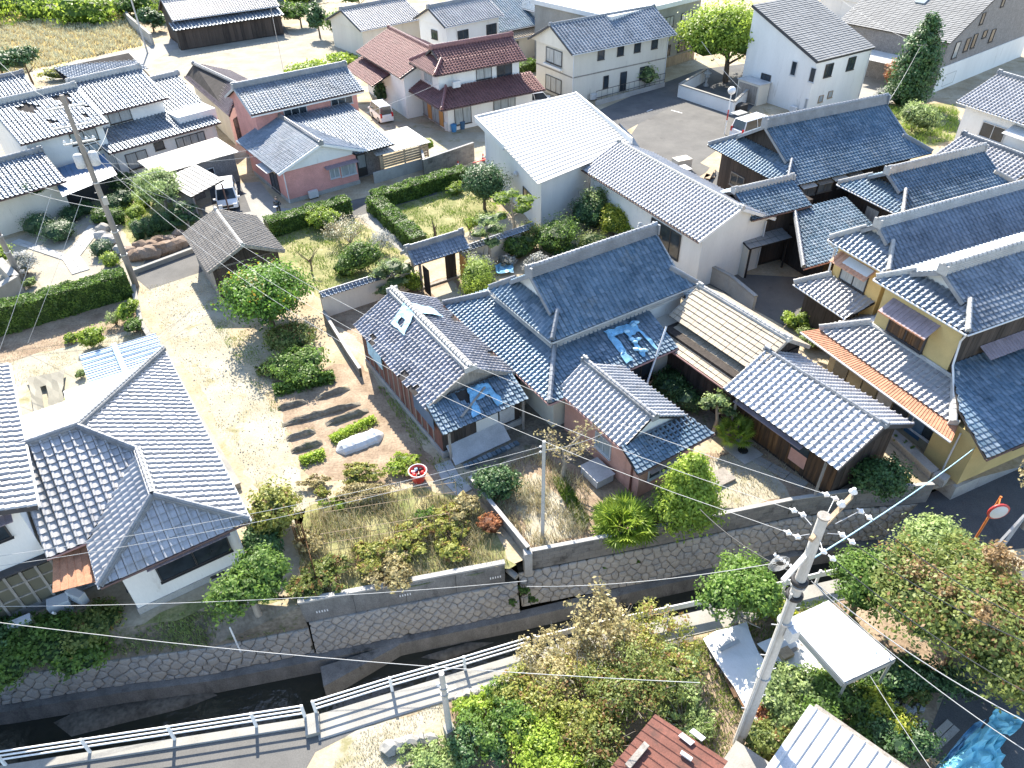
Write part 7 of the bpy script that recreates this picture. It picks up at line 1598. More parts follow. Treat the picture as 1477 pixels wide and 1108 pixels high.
# white tunnel cover
p, q = at(485, 652), at(553, 626); d_ = (q - p).normalized(); x_ = Vector((-d_.y, d_.x, 0)); mb = MB(); pts = []; n = 16
for i in range(n + 1):
    c = p.lerp(q, i / n); k = min(1, 6 * min(i, n - i) / n + .2); r_ = .46 * k * random.uniform(.92, 1.06)
    pts += [c + x_ * (r_ * 1.15 * math.cos(math.pi * j / 7)) + Vector((0, 0, r_ * math.sin(math.pi * j / 7) * random.uniform(.9, 1.05) - .02)) for j in range(8)]
mb.raw(pts, [(i * 8 + j, i * 8 + j + 8, i * 8 + j + 9, i * 8 + j + 1) for i in range(n) for j in range(7)], False); tag(mb.build('tunnel_cover', 'sheet_white'), 'white fleece tunnel stretched over a vegetable bed', 'tunnel cover')
# red tub with tools
c = at(604, 692); R = thing('tub', 'round red tub filled with odds and ends in the garden', 'tub', c); MB().lathe(c, [(.30, 0), (.42, .55), (.44, .62), (.40, .62), (.34, .42)], 18).build('shell', 'red', R); MB().tube([c + Vector((.45 * math.cos(t), .45 * math.sin(t), .63)) for t in np.linspace(0, 6.2832, 21)], .025, 5).build('rim', 'white_paint', R)
for k in range(6): MB().blob(c + Vector((.22 * math.cos(k), .22 * math.sin(k), .5)), .11, 1, .2).build('content', ('red', 'black', 'tarp_pale', 'white_paint', 'red', 'black')[k], R)
# bamboo trellises
def trellis(label, pts, h, n, material='wood_pale'):
    R = thing('trellis', label, 'trellis', flat(pts[0]), 'bamboo trellises in the garden')
    for i in range(len(pts) - 1):
        p, q = flat(pts[i]), flat(pts[i + 1])
        for k in range(n + 1):
            a = p.lerp(q, k / n); MB().tube([a, a + Vector((random.uniform(-.08, .08), random.uniform(-.1, .1), h * random.uniform(.9, 1.1)))], .014, 5).build('cane', material, R)
        for z in (h * .5, h * .93): MB().tube([flat(p, z), flat(q, z)], .012, 5).build('cross_bar', material, R)
trellis('bamboo trellis fence of tall canes along the garden plot, upper line', [at(470, 755), at(660, 725)], 1.5, 11); trellis('bamboo trellis fence of tall canes along the garden plot, lower line', [at(470, 800), at(650, 770)], 1.5, 9); trellis('dense wigwam of reddish canes at the left of the garden plot', [at(432, 800), at(446, 795), at(460, 845)], 1.9, 9, 'timber_warm')
# small things
def cone(label, p):
    R = thing('traffic_cone', label, 'traffic cone', p); MB().lathe(p, [(.16, .03), (.05, .66), (.03, .7)], 10).build('cone', 'red', R); MB().cbox(p, .38, .38, .035).build('base', 'black', R); MB().lathe(p + Vector((0, 0, .35)), [(.113, 0), (.082, .14)], 10).build('stripe', 'white_paint', R)
cone('red traffic cone by the block wall of the pink house carport', at(661, 243)); cone('red traffic cone beside the lane bend by the white flat building', at(697, 232)); tag(MB().bar(at(682, 235, .7), at(706, 228, .7), .08, .08).build('barrier_bar', 'red'), 'red and white barrier bar beside the lane bend', 'barrier')
for k, (x, y, m_, lab) in enumerate(((645, 188, 'sheet_white', 'white bundle beside the maroon house corner'), (655, 190, 'blue_p', 'blue bin beside the maroon house corner'), (667, 186, 'sheet_blue', 'dark blue bin at the maroon house front'), (572, 152, 'green_p', 'green bin under the maroon house eave'), (580, 156, 'wood_pale', 'tan crate under the maroon house eave'), (590, 160, 'steel', 'grey bucket among the clutter by the maroon house'), (598, 166, 'steel', 'grey box among the clutter by the maroon house'))):
    p = at(x, y); R = thing('bin', lab, 'bin', p); MB().lathe(p, [(.24, 0), (.30, .62), (.31, .7)], 10).build('body', m_, R); MB().lathe(p + Vector((0, 0, .7)), [(.32, 0), (.30, .06), (.05, .1)], 10).build('lid', m_, R)
p = at(990, 250); R = thing('pallet_stack', 'pile of pinkish boards and pallets beside the timber farmhouse', 'boards', at(1010, 255))
for k in range(7): MB().cbox(at(1003 + k * 4, 262 - k * 2, .04 + .12 * (k % 3)), 2.2, .5, .1, .4 + .15 * k, random.random()).build('board', 'wood_pale', R)
R = thing('storage_box', 'cream storage box standing by the car park edge', 'box', at(982, 240)); MB().cbox(at(982, 244), 1.5, 1.0, 1.0, .4).build('body', 'cream', R); MB().cbox(at(982, 244, 1.0), 1.6, 1.1, .08, .4).build('lid', 'offwhite', R)
R = thing('kennel', 'blackish crate cage beside the white modern house', 'crate', at(1068, 160)); MB().cbox(at(1066, 163), 1.4, .9, .9, .6).build('frame', 'black', R); MB().cbox(at(1066, 163, .9), 1.5, 1.0, .05, .6).build('lid', 'steel', R)
R = thing('stone_lantern', 'grey stone lantern inside the white-walled plot', 'lantern', at(1018, 124)); c = at(1018, 124); MB().lathe(c, [(.35, 0), (.3, .2), (.14, .3), (.13, .9), (.3, 1.0), (.3, 1.05)], 8).build('pillar', 'stone', R); MB().cbox(c + Vector((0, 0, 1.05)), .4, .4, .35).build('light_box', 'stone', R); MB().lathe(c + Vector((0, 0, 1.4)), [(.5, 0), (.4, .1), (.1, .3), (.05, .45)], 8).build('roof', 'stone', R)
c = at(1071, 652); R = thing('well_cover', 'concrete slab with a round manhole beside the stained barn', 'slab', c); MB().cbox(c, 1.3, 1.5, .10, math.radians(32)).build('slab', 'concrete', R); MB().lathe(c + Vector((0, 0, .10)), [(.26, 0), (.26, .03), (.2, .04)], 14).build('lid', 'black', R)
tag(MB().cbox(at(1035, 693), 1.5, .9, .16, .5).build('wooden_pallet', 'wood_grey'), 'weathered grey board pallet lying on the sandy plot', 'pallet')
stepping('concrete slab walk beside the stained barn wall', [at(1085, 660), at(1162, 702)], .6, 'slab_walk', 'pale_concrete')
for k, (x, y) in enumerate(((1290, 640), (1302, 647), (1313, 656))):
    c = at(x, y, .0); R = thing('flower_pot', ORD[k] + ' terracotta pot from the left beside the yellow house wall', 'pot', c, 'terracotta pots'); MB().lathe(c, [(.13, 0), (.18, .28), (.20, .30), (.16, .28)], 10).build('pot', 'rust', R); child(R, 'plant', crown_mesh('plant', [((0, 0, .38), (.18, .18, .15))], 60, .06, inner=False), 'leaf')
plain_wall('rough stone edging beside the yellow house toward the canal', [at(1262, 612), at(1345, 690), at(1362, 700)], .35, 'stone', .45, 'edging_wall', 'concrete')
R = thing('bamboo_screen', 'yellow bamboo screen by the white farmhouse wing', 'screen', at(28, 330)); p, q = at(20, 332), at(36, 328)
for k in range(12): MB().tube([flat(p.lerp(q, k / 11)), flat(p.lerp(q, k / 11), 1.5)], .045, 6).build('cane', 'wood_orange', R)
aircon('beige air conditioner unit under the veranda at the left edge', at(22, 910), at(50, 898), .0, .1); 
R = thing('laundry_sink', 'white boxy sink unit under the veranda', 'box', at(75, 885)); MB().cbox(at(92, 880), .8, .5, .7, .5).build('body', 'sheet_white', R); MB().tube([at(80, 885, .1), at(80, 885, .8), at(76, 884, 1.0)], .05, 8).build('pipe', 'gutter_w', R)

# ------------------------------------------------------------------ sheds and rubbish in the lower right
R = thing('white_shed', 'open shed with a bright white metal roof in the lower right', 'shed', at(1220, 970)); z_ = 2.4
q = [at(1218, 984, z_), at(1292, 950, z_), at(1195, 866, z_ + .35), at(1136, 893, z_ + .35)]
corrugated(R, q[0], q[1], q[2], q[3], .8, .025, 'sheet_white', 'roof_sheet')
for p in (q[0].lerp(q[1], .05), q[0].lerp(q[1], .93), q[2].lerp(q[3], .1), q[2].lerp(q[3], .92)): MB().tube([flat(p), flat(p, p.z - .05)], .05, 8).build('post', 'steel', R)
MB().bar(q[3] - Vector((0, 0, .18)), q[0] - Vector((0, 0, .18)), .05, .26).build('valance', 'sheet_beige', R); MB().bar(q[0] - Vector((0, 0, .18)), q[1] - Vector((0, 0, .18)), .05, .22).build('valance', 'sheet_beige', R)
c = at(1262, 1000); R = thing('step_ladder', 'small aluminium step ladder beside the white shed', 'ladder', at(1240, 1000)); a, b = at(1226, 1002), at(1238, 998)
for s in (a, b): MB().bar(s, s + Vector((.1, .3, 1.5)), .04, .03).build('rail', 'alu', R)
for k in range(5): MB().bar(a.lerp(a + Vector((.1, .3, 1.5)), (k + .5) / 5), b.lerp(b + Vector((.1, .3, 1.5)), (k + .5) / 5), .04, .03).build('rung', 'alu', R)
c = at(1270, 985); R = thing('garden_cart', 'green tub cart under the white shed roof edge', 'cart', c); MB().lathe(c + Vector((0, 0, .2)), [(.25, 0), (.4, .35), (.42, .38)], 12).build('tub', 'green_p', R); MB().blob(c + Vector((.05, .0, .62)), .25, 2, .2).build('bag', 'sheet_white', R)
for s in (-1, 1): MB().tube([c + Vector((s * .32, 0, .2)), c + Vector((s * .38, 0, .2))], .2, 12).build('wheel', 'rubber', R)
sheet('white_sheet', 'sunlit white board sheeting spread beside the thick pole', 'sheet', [at(1012, 922, .35), at(1075, 898, .5), at(1122, 985, .5), at(1080, 1036, .35)], 'sheet_white', 5, 6, .02, .06); sheet('white_sheet', 'white sheet lying between the thick pole and the white shed', 'sheet', [at(1092, 930, .5), at(1142, 905, .7), at(1190, 965, .6), at(1152, 992, .5)], 'sheet_white', 5, 5, .02, .05); sheet('white_sheet', 'small white sheet at the foot of the thick pole', 'sheet', [at(1080, 1030, .4), at(1105, 1008, .4), at(1122, 1028, .4), at(1092, 1048, .4)], 'sheet_white', 4, 4, .02, .05)
R = thing('lumber_pile', 'stack of weathered boards along the white sheeting', 'boards', at(1040, 960))
for k in range(14):
    a, b = at(1022 + k * 4.2 + random.uniform(-3, 3), 928 + k * 7.4, .12 + .1 * (k % 3)), at(1030 + k * 4.2 + random.uniform(-3, 3), 950 + k * 7.0, .15 + .1 * (k % 3)); MB().bar(a, b, .16, .05, random.random()).build('board', ('wood_grey', 'wood_pale', 'timber_warm')[k % 3], R)
for k, (x, y, m_, l_) in enumerate(((1038, 938, 'steel', 'rusty grey beam lying on the white sheeting'), (1130, 945, 'wood_grey', 'weathered board resting beside the white shed'))):
    tag(MB().bar(at(x, y, .62), at(x + 28, y - 14, .66), .14, .06).build('beam', m_), l_, 'beam')
R = thing('paper_box', 'open brown box on the white sheet by the white shed', 'box', at(1130, 950)); MB().cbox(at(1131, 947, .5), .5, .4, .3, .4).build('box_body', 'wood_pale', R)
R = thing('grey_roof_shed', 'shed with a grey ribbed roof cut by the bottom edge', 'shed', at(1200, 1110)); z_ = 2.6
corrugated(R, at(1095, 1135, z_), at(1172, 1020, z_ + .2), at(1325, 1125, z_ + .2), at(1240, 1230, z_), .62, .06, 'sheet_grey', 'roof_sheet') if 0 else corrugated(R, at(1168, 1016, z_), at(1330, 1128, z_), at(1250, 1240, z_ + .3), at(1090, 1128, z_ + .3), .42, .06, 'sheet_grey', 'roof_sheet')
MB().prism([xy(at(1172, 1026, 2)), xy(at(1320, 1130, 2)), xy(at(1245, 1235, 2)), xy(at(1098, 1125, 2))], 0, 2.5).build('wall', 'wood_grey', R)
R = thing('red_roof_shed', 'shed with a rusty red iron roof at the bottom edge', 'shed', at(950, 1100)); z_ = 2.2
corrugated(R, at(880, 1108, z_), at(945, 1030, z_), at(1050, 1098, z_), at(985, 1190, z_), .3, .03, 'rust_dark', 'roof_sheet'); MB().prism([xy(at(886, 1110, 2)), xy(at(945, 1038, 2)), xy(at(1042, 1100, 2)), xy(at(985, 1180, 2))], 0, 2.1).build('wall', 'timber', R)
for k, (x, y) in enumerate(((978, 1062), (994, 1056))): MB().box(at(x, y, 2.26), (at(x + 18, y + 14, 2.26) - at(x, y, 2.26)), (at(x + 6, y - 5, 2.26) - at(x, y, 2.26)), (0, 0, .04)).build('patch_sheet', 'sheet_grey', R)
MB().bar(at(905, 1106, 2.32), at(933, 1073, 2.32), .2, .08).build('loose_board', 'wood_grey', R); MB().bar(at(982, 1085, 2.32), at(998, 1096, 2.32), .12, .08).build('patch_board', 'sheet_white', R)
R = thing('pale_roof_box', 'pale flat-roofed block around the foot of the thick pole', 'block', at(1070, 1110)); MB().prism([xy(at(1062, 1068, 1)), xy(at(1125, 1110, 1)), xy(at(1090, 1160, 1)), xy(at(1030, 1115, 1))], 0, 1.0).build('block_body', 'pale_concrete', R)
sheet('tarpaulin', 'large crumpled cyan tarpaulin in the lower right corner', 'tarp', [at(1330, 1130, .5), at(1440, 1130, .5), at(1448, 1062, .8), at(1410, 1050, .8)], 'tarp_cyan', 9, 8, .05, .30); sheet('tarpaulin', 'cyan tarpaulin flap reaching toward the right edge', 'tarp', [at(1416, 1052, .8), at(1455, 1062, .6), at(1474, 1040, .6), at(1430, 1022, .9)], 'tarp_cyan', 6, 6, .05, .25); sheet('tarpaulin', 'dark blue folded tarpaulin edge beside the cyan tarp', 'tarp', [at(1345, 1110, .3), at(1370, 1100, .3), at(1420, 1040, .6), at(1400, 1045, .5)], 'tarp', 5, 8, .05, .2)
stepping('row of stepping stones in the shade beside the cyan tarp', [at(1333, 1086), at(1375, 1046)], .5, 'stepping_stones', 'stone')
tag(sheet('tarpaulin', 'crumpled blue tarpaulin on the ground behind the main house', 'tarp', [at(712, 385, .1), at(740, 382, .1), at(742, 395, .1), at(716, 398, .1)], 'tarp', 6, 5, .05, .25))
tag(MB().tube([at(1470, 905, 0), at(1476, 860, 1.8), at(1490, 810, 4)], [.16, .14, .1], 8).build('dead_trunk', 'bark_pale'), 'pale bare leaning trunk at the right edge', 'trunk')
mb = MB()
for k in range(40): mb.cbox(at(random.uniform(1285, 1335), random.uniform(1015, 1065), .03), .08 + .2 * random.random(), .06 + .15 * random.random(), .06 + .1 * random.random(), random.random() * 3)
tag(mb.build('scrap_litter', 'sheet_grey'), 'scattered pale scrap on the shaded ground left of the cyan tarp', 'scrap', kind='stuff')
# ------------------------------------------------------------------ trees, shrubs, hedges
def T_(name, label, px, rx, rz, zc, n, leaf, m, cat='tree', ry=None, **k): return tree(name, label, cat, flat(at(*px)), rx, ry or rx, rz, zc, n, leaf, m, **k)
def S_(name, label, px, rx, rz, n, leaf, m, ry=None, cat='shrub', z=0.0, **k): return shrub(name, label, cat, at(px[0], px[1], z), rx, ry or rx, rz, n, leaf, m, **k)
def pine(label, px, h, pads, m='leaf', bark='bark_pale', leaf=.10, n=170, name='cloud_pruned_pine', cat='pine tree'):
    "cloud-pruned tree: curved trunk and flat foliage pads (dx, dy, z, r)"
    p = flat(at(*px)); R = thing(name, label, cat, p); mb = MB()
    mb.tube([(0, 0, -.1), (.12, .05, h * .35), (-.06, .0, h * .7), (.05, 0, h * .97)], [.13, .10, .07, .03], 7)
    spec = []
    for dx, dy, z, r in pads:
        mb.tube([(0.03, 0, z - .35), (dx * .6, dy * .6, z - .16), (dx, dy, z - .05)], [.05, .035, .02], 5); spec.append(((dx, dy, z), (r, r, r * .42)))
    child(R, 'trunk', mb.mesh('trunk'), bark); child(R, 'crown', crown_mesh('crown', spec, n * len(pads), leaf, .8, .5), m); return R
# --- around the track and garden
T_('citrus_tree', 'big round citrus tree full of orange fruit beside the field hut', (393, 470), 2.7, 1.95, .25, 9000, .15, 'leaf_citrus', nl=9, spread=.55, size=.58, tr=.16, tb=-.07)
S_('shrub', 'olive-green spreading shrub below the citrus tree', (425, 500), 1.5, .75, 2600, .12, 'leaf_russet', nl=6)
S_('shrub', 'dense green shrub with pale tips at the head of the vegetable beds', (437, 540), 1.55, .8, 2800, .13, 'leaf', nl=6, tb=.15)
S_('weed_clump', 'low dark weed clump left of the vegetable beds', (392, 540), .8, .35, 600, .12, 'leaf_russet')
hedge('hedge', 'long clipped hedge along the gravel garden at the left', at(-70, 500), at(192, 423), 1.3, 1.75, 9000, .10, 'leaf')
S_('shrub', 'feathery lime shrub in the left yard', (135, 500), .75, .75, 1500, .10, 'leaf_lime'); S_('vine', 'leafy green vine climbing at the corner of the striped roof', (187, 462), .55, .65, 900, .11, 'leaf_lime', ry=1.2, cat='vine'); S_('vine', 'darker green vine above the striped roof corner', (196, 480), .55, .5, 700, .11, 'leaf', ry=.8, cat='vine')
S_('shrub', 'small yellowish shrub beside the hollow in the left yard', (104, 492), .45, .3, 350, .09, 'leaf_lime'); S_('rose_bush', 'sparse pale bush near the striped roof', (168, 468), .7, .5, 420, .07, 'leaf_pale', inner=False); S_('potted_plant', 'grey-green potted plant left of the striped roof', (118, 545), .35, .3, 250, .07, 'leaf_pale'); S_('potted_plant', 'small plants lined up beside the striped roof edge', (112, 580), .5, .3, 300, .07, 'leaf_pale', ry=.9)
# --- gravel garden at the upper left
T_('round_tree', 'round pruned pale tree in the rock garden', (243, 312), 2.15, 1.25, 1.3, 4200, .12, 'leaf_pale', nl=7, bark='bark_pale', tb=.1)
pine('small cloud-pruned pine before the white farmhouse wing', (56, 320), 3.3, [(0, 0, 3.0, .95), (.7, .1, 2.6, .55), (-.7, 0, 2.55, .6)], 'leaf_dark')
BALLS = [((60, 335), 1.1, .8, 'leaf_dark'), ((88, 345), 1.15, .75, 'leaf_dark'), ((40, 322), .9, .7, 'leaf_dark'), ((105, 318), .8, .6, 'leaf_dark'), ((150, 322), .75, .65, 'leaf'), ((165, 305), .95, .7, 'leaf_dark'), ((180, 296), .9, .7, 'leaf_dark'), ((150, 368), .75, .6, 'leaf_dark'), ((162, 383), .62, .5, 'leaf_lime'), ((198, 315), .75, .55, 'leaf_lime'), ((207, 298), .7, .5, 'leaf_lime'), ((170, 322), .7, .6, 'leaf'), ((128, 307), .7, .5, 'leaf_dark')]
NB = ['two-lobed dark clipped shrub at the left of the gravel garden', 'broad dark clipped shrub beside the forking path', 'dark clipped shrub under the cloud-pruned pine', 'small dark clipped shrub near the porch', 'mid-green clipped shrub at the path end', 'dark clipped shrub behind the utility pole', 'dark clipped shrub under the white farmhouse wall', 'dark clipped ball in front of the boulders near the pole', 'yellow-green clipped ball at the front corner by the pole', 'yellow-green clipped ball in the middle of the rock garden', 'yellow-green clipped dome toward the round pale tree', 'green clipped shrub right behind the utility pole', 'low dark clipped shrub by the porch steps']
for (px, r, rz, m), l in zip(BALLS, NB): ball('clipped_shrub', l, 'shrub', flat(at(*px)), r, rz, int(1100 * r), .075, m, 'clipped garden shrubs')
for k, (px, r) in enumerate((((203, 345), .5), ((217, 340), .55), ((231, 335), .6), ((246, 332), .65))): ball('topiary', ORD[k] + ' dark topiary cylinder from the left above the boulders', 'topiary', flat(at(*px)), r, .85, 800, .07, 'leaf_dark', 'row of topiaries')
pine('cloud-pruned tree with stacked round pads by the garage', (272, 330), 2.2, [(0, 0, 2.0, .5), (.5, .2, 1.6, .5), (-.5, 0, 1.55, .5), (.1, -.4, 1.2, .5), (.7, -.3, 1.0, .5), (-.4, -.4, .7, .55)], 'leaf_dark', n=220)
S_('ground_cover', 'bright green ground cover on the rock garden slope', (215, 325), 1.9, .28, 1500, .09, 'leaf_lime', ry=1.2); S_('shrub', 'white-flowered shrub at the left garden corner', (40, 395), 1.2, .85, 1500, .10, 'leaf_white'); S_('shrub', 'bright green shrub at the left edge', (2, 378), 1.2, .8, 1200, .11, 'leaf_lime'); S_('grass_clump', 'reedy clump beside the slab path corner', (45, 415), .45, .4, 300, .10, 'leaf_pale', flat=.9)
S_('shrub', 'dark shrubbery under the white farmhouse windows', (190, 275), 2.6, .9, 2200, .11, 'leaf_dark', ry=1.0)
# --- orchard and hedged lawn
hedge('hedge', 'clipped hedge along the lane before the orchard', at(388, 340), at(505, 306), 1.2, 1.3, 3200, .11, 'leaf'); hedge('hedge', 'clipped hedge on the far side of the hedged lawn', at(541, 300), at(672, 260), 1.3, 1.25, 4600, .11, 'leaf'); hedge('hedge', 'clipped hedge beside the path to the gatehouse', at(541, 302), at(606, 362), 1.3, 1.2, 3600, .11, 'leaf')
S_('shrub', 'lime-green shrub in the orchard near the hedge', (468, 332), 1.3, .9, 1500, .12, 'leaf_lime'); S_('shrub', 'glossy dark green shrub in the orchard', (530, 388), 1.4, 1.1, 2400, .12, 'leaf'); ball('clipped_shrub', 'small round green bush in the orchard front', 'shrub', flat(at(498, 395)), .75, .65, 900, .09, 'leaf', 'clipped garden shrubs')
S_('dry_bush', 'tall pale dry bush in the middle of the orchard', (505, 350), 1.8, 1.0, 1100, .08, 'straw', inner=False, stems='bark_pale'); S_('dry_bush', 'grey twiggy bush beside the gate path', (548, 365), 1.2, .9, 900, .08, 'leaf_white', inner=False, stems='bark_pale')
def bare(label, px, h, n, r=.07, bark='bark_pale', reach=1.0, name='bare_tree', twigs=40, m='leaf_dry', leaf=.08, nleaf=0):
    p = flat(at(*px)); R = thing(name, label, 'tree', p); mb = MB(); tips = []
    mb.tube([(0, 0, -.1), (.08, 0, h * .3), (0, .1, h * .55)], [r, r * .8, r * .6], 6)
    for i in range(n):
        a = 6.283 * i / n + random.random(); b = Vector((.03, .05, h * random.uniform(.3, .55))); e = b + Vector((math.cos(a) * reach * random.uniform(.6, 1), math.sin(a) * reach * random.uniform(.6, 1), h * random.uniform(.25, .5))); m2 = b.lerp(e, .5) + Vector((0, 0, .1 * h * random.uniform(-.6, .6)))
        mb.tube([b, m2, e], [r * .5, r * .32, r * .12], 5)
        for k in range(max(1, twigs // n)):
            s = m2.lerp(e, random.random()); t = s + Vector((random.uniform(-.4, .4), random.uniform(-.4, .4), random.uniform(.0, .5))) * reach * .6; mb.tube([s, t], [r * .13, r * .06], 4); tips.append(t)
    child(R, 'trunk', mb.mesh('trunk'), bark)
    if nleaf:
        c = np.array([t[:] for t in tips]); idx = rng.integers(0, len(c), nleaf); pts = c[idx] + rng.normal(size=(nleaf, 3)) * .16
        v, l, tt, ti = leaf_cloud(pts, np.tile(np.array([0, 0, 1.0]), (nleaf, 1)), leaf, rng.random(nleaf), 1.0); child(R, 'leaves', mesh_arrays('leaves', v, l, tt, ti), m)
    return R
bare('bare crooked fruit tree in the orchard', (450, 395), 2.0, 6, .07, 'bark', 1.2); bare('bare twiggy tree at the back of the orchard', (487, 345), 2.2, 7, .06, 'bark_pale', 1.3, twigs=60); bare('pollarded trunk stub on the hedged lawn', (627, 345), 1.7, 3, .14, 'bark', .25, twigs=3)
S_('shrub', 'loose green shrub at the far end of the hedged lawn', (655, 280), .9, .5, 600, .10, 'leaf_lime'); S_('shrub', 'thin lime sapling beside the gatehouse roof', (678, 335), .7, .7, 500, .09, 'leaf_lime', inner=False)
T_('evergreen_tree', 'dark rounded evergreen by the white flat building', (699, 302), 1.75, 1.5, .5, 4600, .11, 'leaf_dark', nl=5, spread=.35, size=.75)
# --- garden behind the main house
pine('cloud-pruned pine with yellow-green pads beside the evergreen', (740, 352), 4.2, [(0, 0, 4.0, .55), (-.8, .2, 3.5, .75), (1.0, .3, 3.4, .7), (.6, -.4, 2.9, .55), (-.9, -.3, 2.4, .6), (.9, .5, 2.6, .5)], 'leaf_lime'); pine('grey-green cloud-pruned pine beside the gatehouse wall', (705, 385), 4.0, [(0, 0, 3.6, .8), (.5, .2, 2.9, .7), (-.6, .1, 2.6, .6), (.3, -.3, 2.1, .6)], 'leaf_pale')
BH = [((765, 360), 1.2, 1.0, 'leaf_russet', 'rusty-tinged shrub behind the main house'), ((808, 365), 1.9, 1.35, 'leaf', 'large round green shrub behind the main house ridge'), ((845, 330), 1.4, 1.6, 'leaf_dark', 'dark upright shrub against the white hall'), ((858, 325), 1.3, 1.9, 'leaf_pale', 'tall pale shrub against the white hall'), ((885, 340), 1.7, 1.4, 'leaf_ginkgo', 'yellow-green shrub against the white hall wall'), ((910, 345), 1.4, 1.1, 'leaf_lime', 'lime shrub at the right end of the rear garden'), ((778, 395), .95, .75, 'leaf_white', 'silvery shrub just behind the main house roof'), ((745, 372), .9, .8, 'leaf', 'small green shrub behind the gate wall'), ((730, 385), .7, .45, 'leaf_white', 'grey-white shrub beside the blue tarp on the ground'), ((830, 378), 1.6, .6, 'leaf_dark', 'low dark shrubs in the shade of the rear garden')]
for px, r, rz, m, l in BH: S_('shrub', l, px, r, rz, int(1300 * r), .11, m, nl=5)
ball('clipped_dome', 'tan clipped dome just behind the main house ridge', 'shrub', flat(at(855, 372)), 1.2, 1.0, 1200, .07, 'leaf_russet'); S_('shrub', 'white-grey shrub right of the gatehouse', (688, 392), 1.2, .9, 1500, .09, 'leaf_white')
ball('clipped_shrub', 'bright yellow-green clipped cypress behind the lower roof of the main house', 'shrub', flat(at(690, 425)), 1.05, 1.3, 2400, .08, 'leaf_lime', None, 1.5)
pine('pale cloud-pruned pine left of the gatehouse', (572, 432), 2.9, [(0, 0, 2.6, .8), (.7, .2, 2.2, .7), (-.7, .1, 2.1, .7), (.2, -.4, 1.6, .7), (-.6, -.4, 1.0, .6)], 'leaf_pale'); S_('shrub', 'light green shrub beside the left gate post', (597, 418), .9, .8, 1100, .10, 'leaf_lime')
# --- yards around the main house
S_('shrub', 'dark rounded shrub inside the block wall corner', (712, 712), 1.15, .8, 2600, .10, 'leaf_dark', nl=4); S_('dry_shrub', 'brown withered shrub outside the block wall', (706, 765), .6, .5, 600, .09, 'leaf_red')
bare('nearly bare persimmon tree with orange leaves beside the pink annex', (811, 690), 3.4, 8, .11, 'bark_pale', 1.4, 'persimmon_tree', 110, 'leaf_dry', .08, 420)
def fan_palm(label, px, h, r, n, m='leaf_lime', name='fan_palm'):
    p = flat(at(*px)); R = thing(name, label, 'palm', p); mb = MB(); mb.tube([(0, 0, -.1), (.05, 0, h)], [.14, .11], 8); child(R, 'trunk', mb.mesh('trunk'), 'bark')
    V_, L_, Tt, TI = [], [], [], []; k = 0
    for i in range(n):
        a = random.random() * 6.283; el = math.asin(random.uniform(-.35, 1)); d = Vector((math.cos(a) * math.cos(el), math.sin(a) * math.cos(el), math.sin(el))); c = Vector((0, 0, h * .6)) + Vector((d.x * r, d.y * r, d.z * r * .75)) * random.uniform(.35, .80); c.z = max(c.z, .25); d = (d + Vector((random.uniform(-.5, .5), random.uniform(-.5, .5), random.uniform(-.1, .6)))).normalized(); sd = d.cross(Vector((0, 0, 1))).normalized(); nn = sd.cross(d); ti = random.random()
        for j in range(13):
            f = (j - 6) / 6 * 1.9; dd = d * math.cos(f) + sd * math.sin(f); tip = c + dd * r * .40 * random.uniform(.85, 1.1) - Vector((0, 0, .10 * r * abs(f))); q = dd.cross(nn).normalized() * .028 * r
            V_ += [c, c.lerp(tip, .45) - q + nn * .02, tip, c.lerp(tip, .45) + q + nn * .02]; L_ += [k, k + 1, k + 2, k + 3]; k += 4; Tt.append(4); TI.append(min(1, max(0, ti * .6 + random.random() * .4)))
    child(R, 'fronds', mesh_arrays('fronds', [v[:] for v in V_], L_, Tt, TI), m); return R
fan_palm('low spreading bright green fan palm against the canal block wall', (897, 762), .55, 1.55, 150); fan_palm('small yellow-green fan palm between the annex and the stained barn', (1056, 640), 1.3, 1.1, 60)
T_('conifer', 'bright green conical conifer beside the fan palm', (985, 752), 1.35, 1.75, .15, 6500, .12, 'leaf_lime', cat='conifer', spec=[((0, 0, .9), (1.35, 1.2, .9)), ((.1, 0, 1.9), (1.1, 1.0, .9)), ((0, .1, 2.8), (.75, .7, .8)), ((.1, 0, 3.5), (.4, .4, .6))], tr=.1)
pine('pale cloud-pruned tree in the shade by the annex', (1028, 625), 2.4, [(0, 0, 2.3, .55), (-.5, .2, 2.0, .5), (.5, -.2, 1.7, .45)], 'leaf_pale'); ball('clipped_shrub', 'dark clipped ball in the shaded court by the brown barn', 'shrub', flat(at(990, 590)), .75, .7, 700, .08, 'leaf_dark', 'clipped garden shrubs'); S_('shrub', 'dark shrub in the shaded court under the flue pipe', (965, 565), 1.2, .8, 1000, .10, 'leaf_dark')
S_('fern_shrub', 'deep green feathery shrub between the stained barn and the canal wall', (1262, 705), 1.35, 1.0, 3400, .12, 'leaf_dark', nl=6, tb=.1); S_('weed_clump', 'yellow weed clump at the end of the block wall', (1300, 700), .45, .25, 260, .09, 'leaf_ginkgo'); S_('shrub', 'small bush with pale leaves beside the yellow house eave', (1160, 480), .8, .9, 700, .10, 'leaf_lime'); S_('shrub', 'green bush behind the brown barn', (1140, 470), .7, .5, 500, .10, 'leaf_lime'); S_('shrub', 'dull green shrub at the foot of the yellow house', (1170, 500), .9, .6, 700, .10, 'leaf_pale')
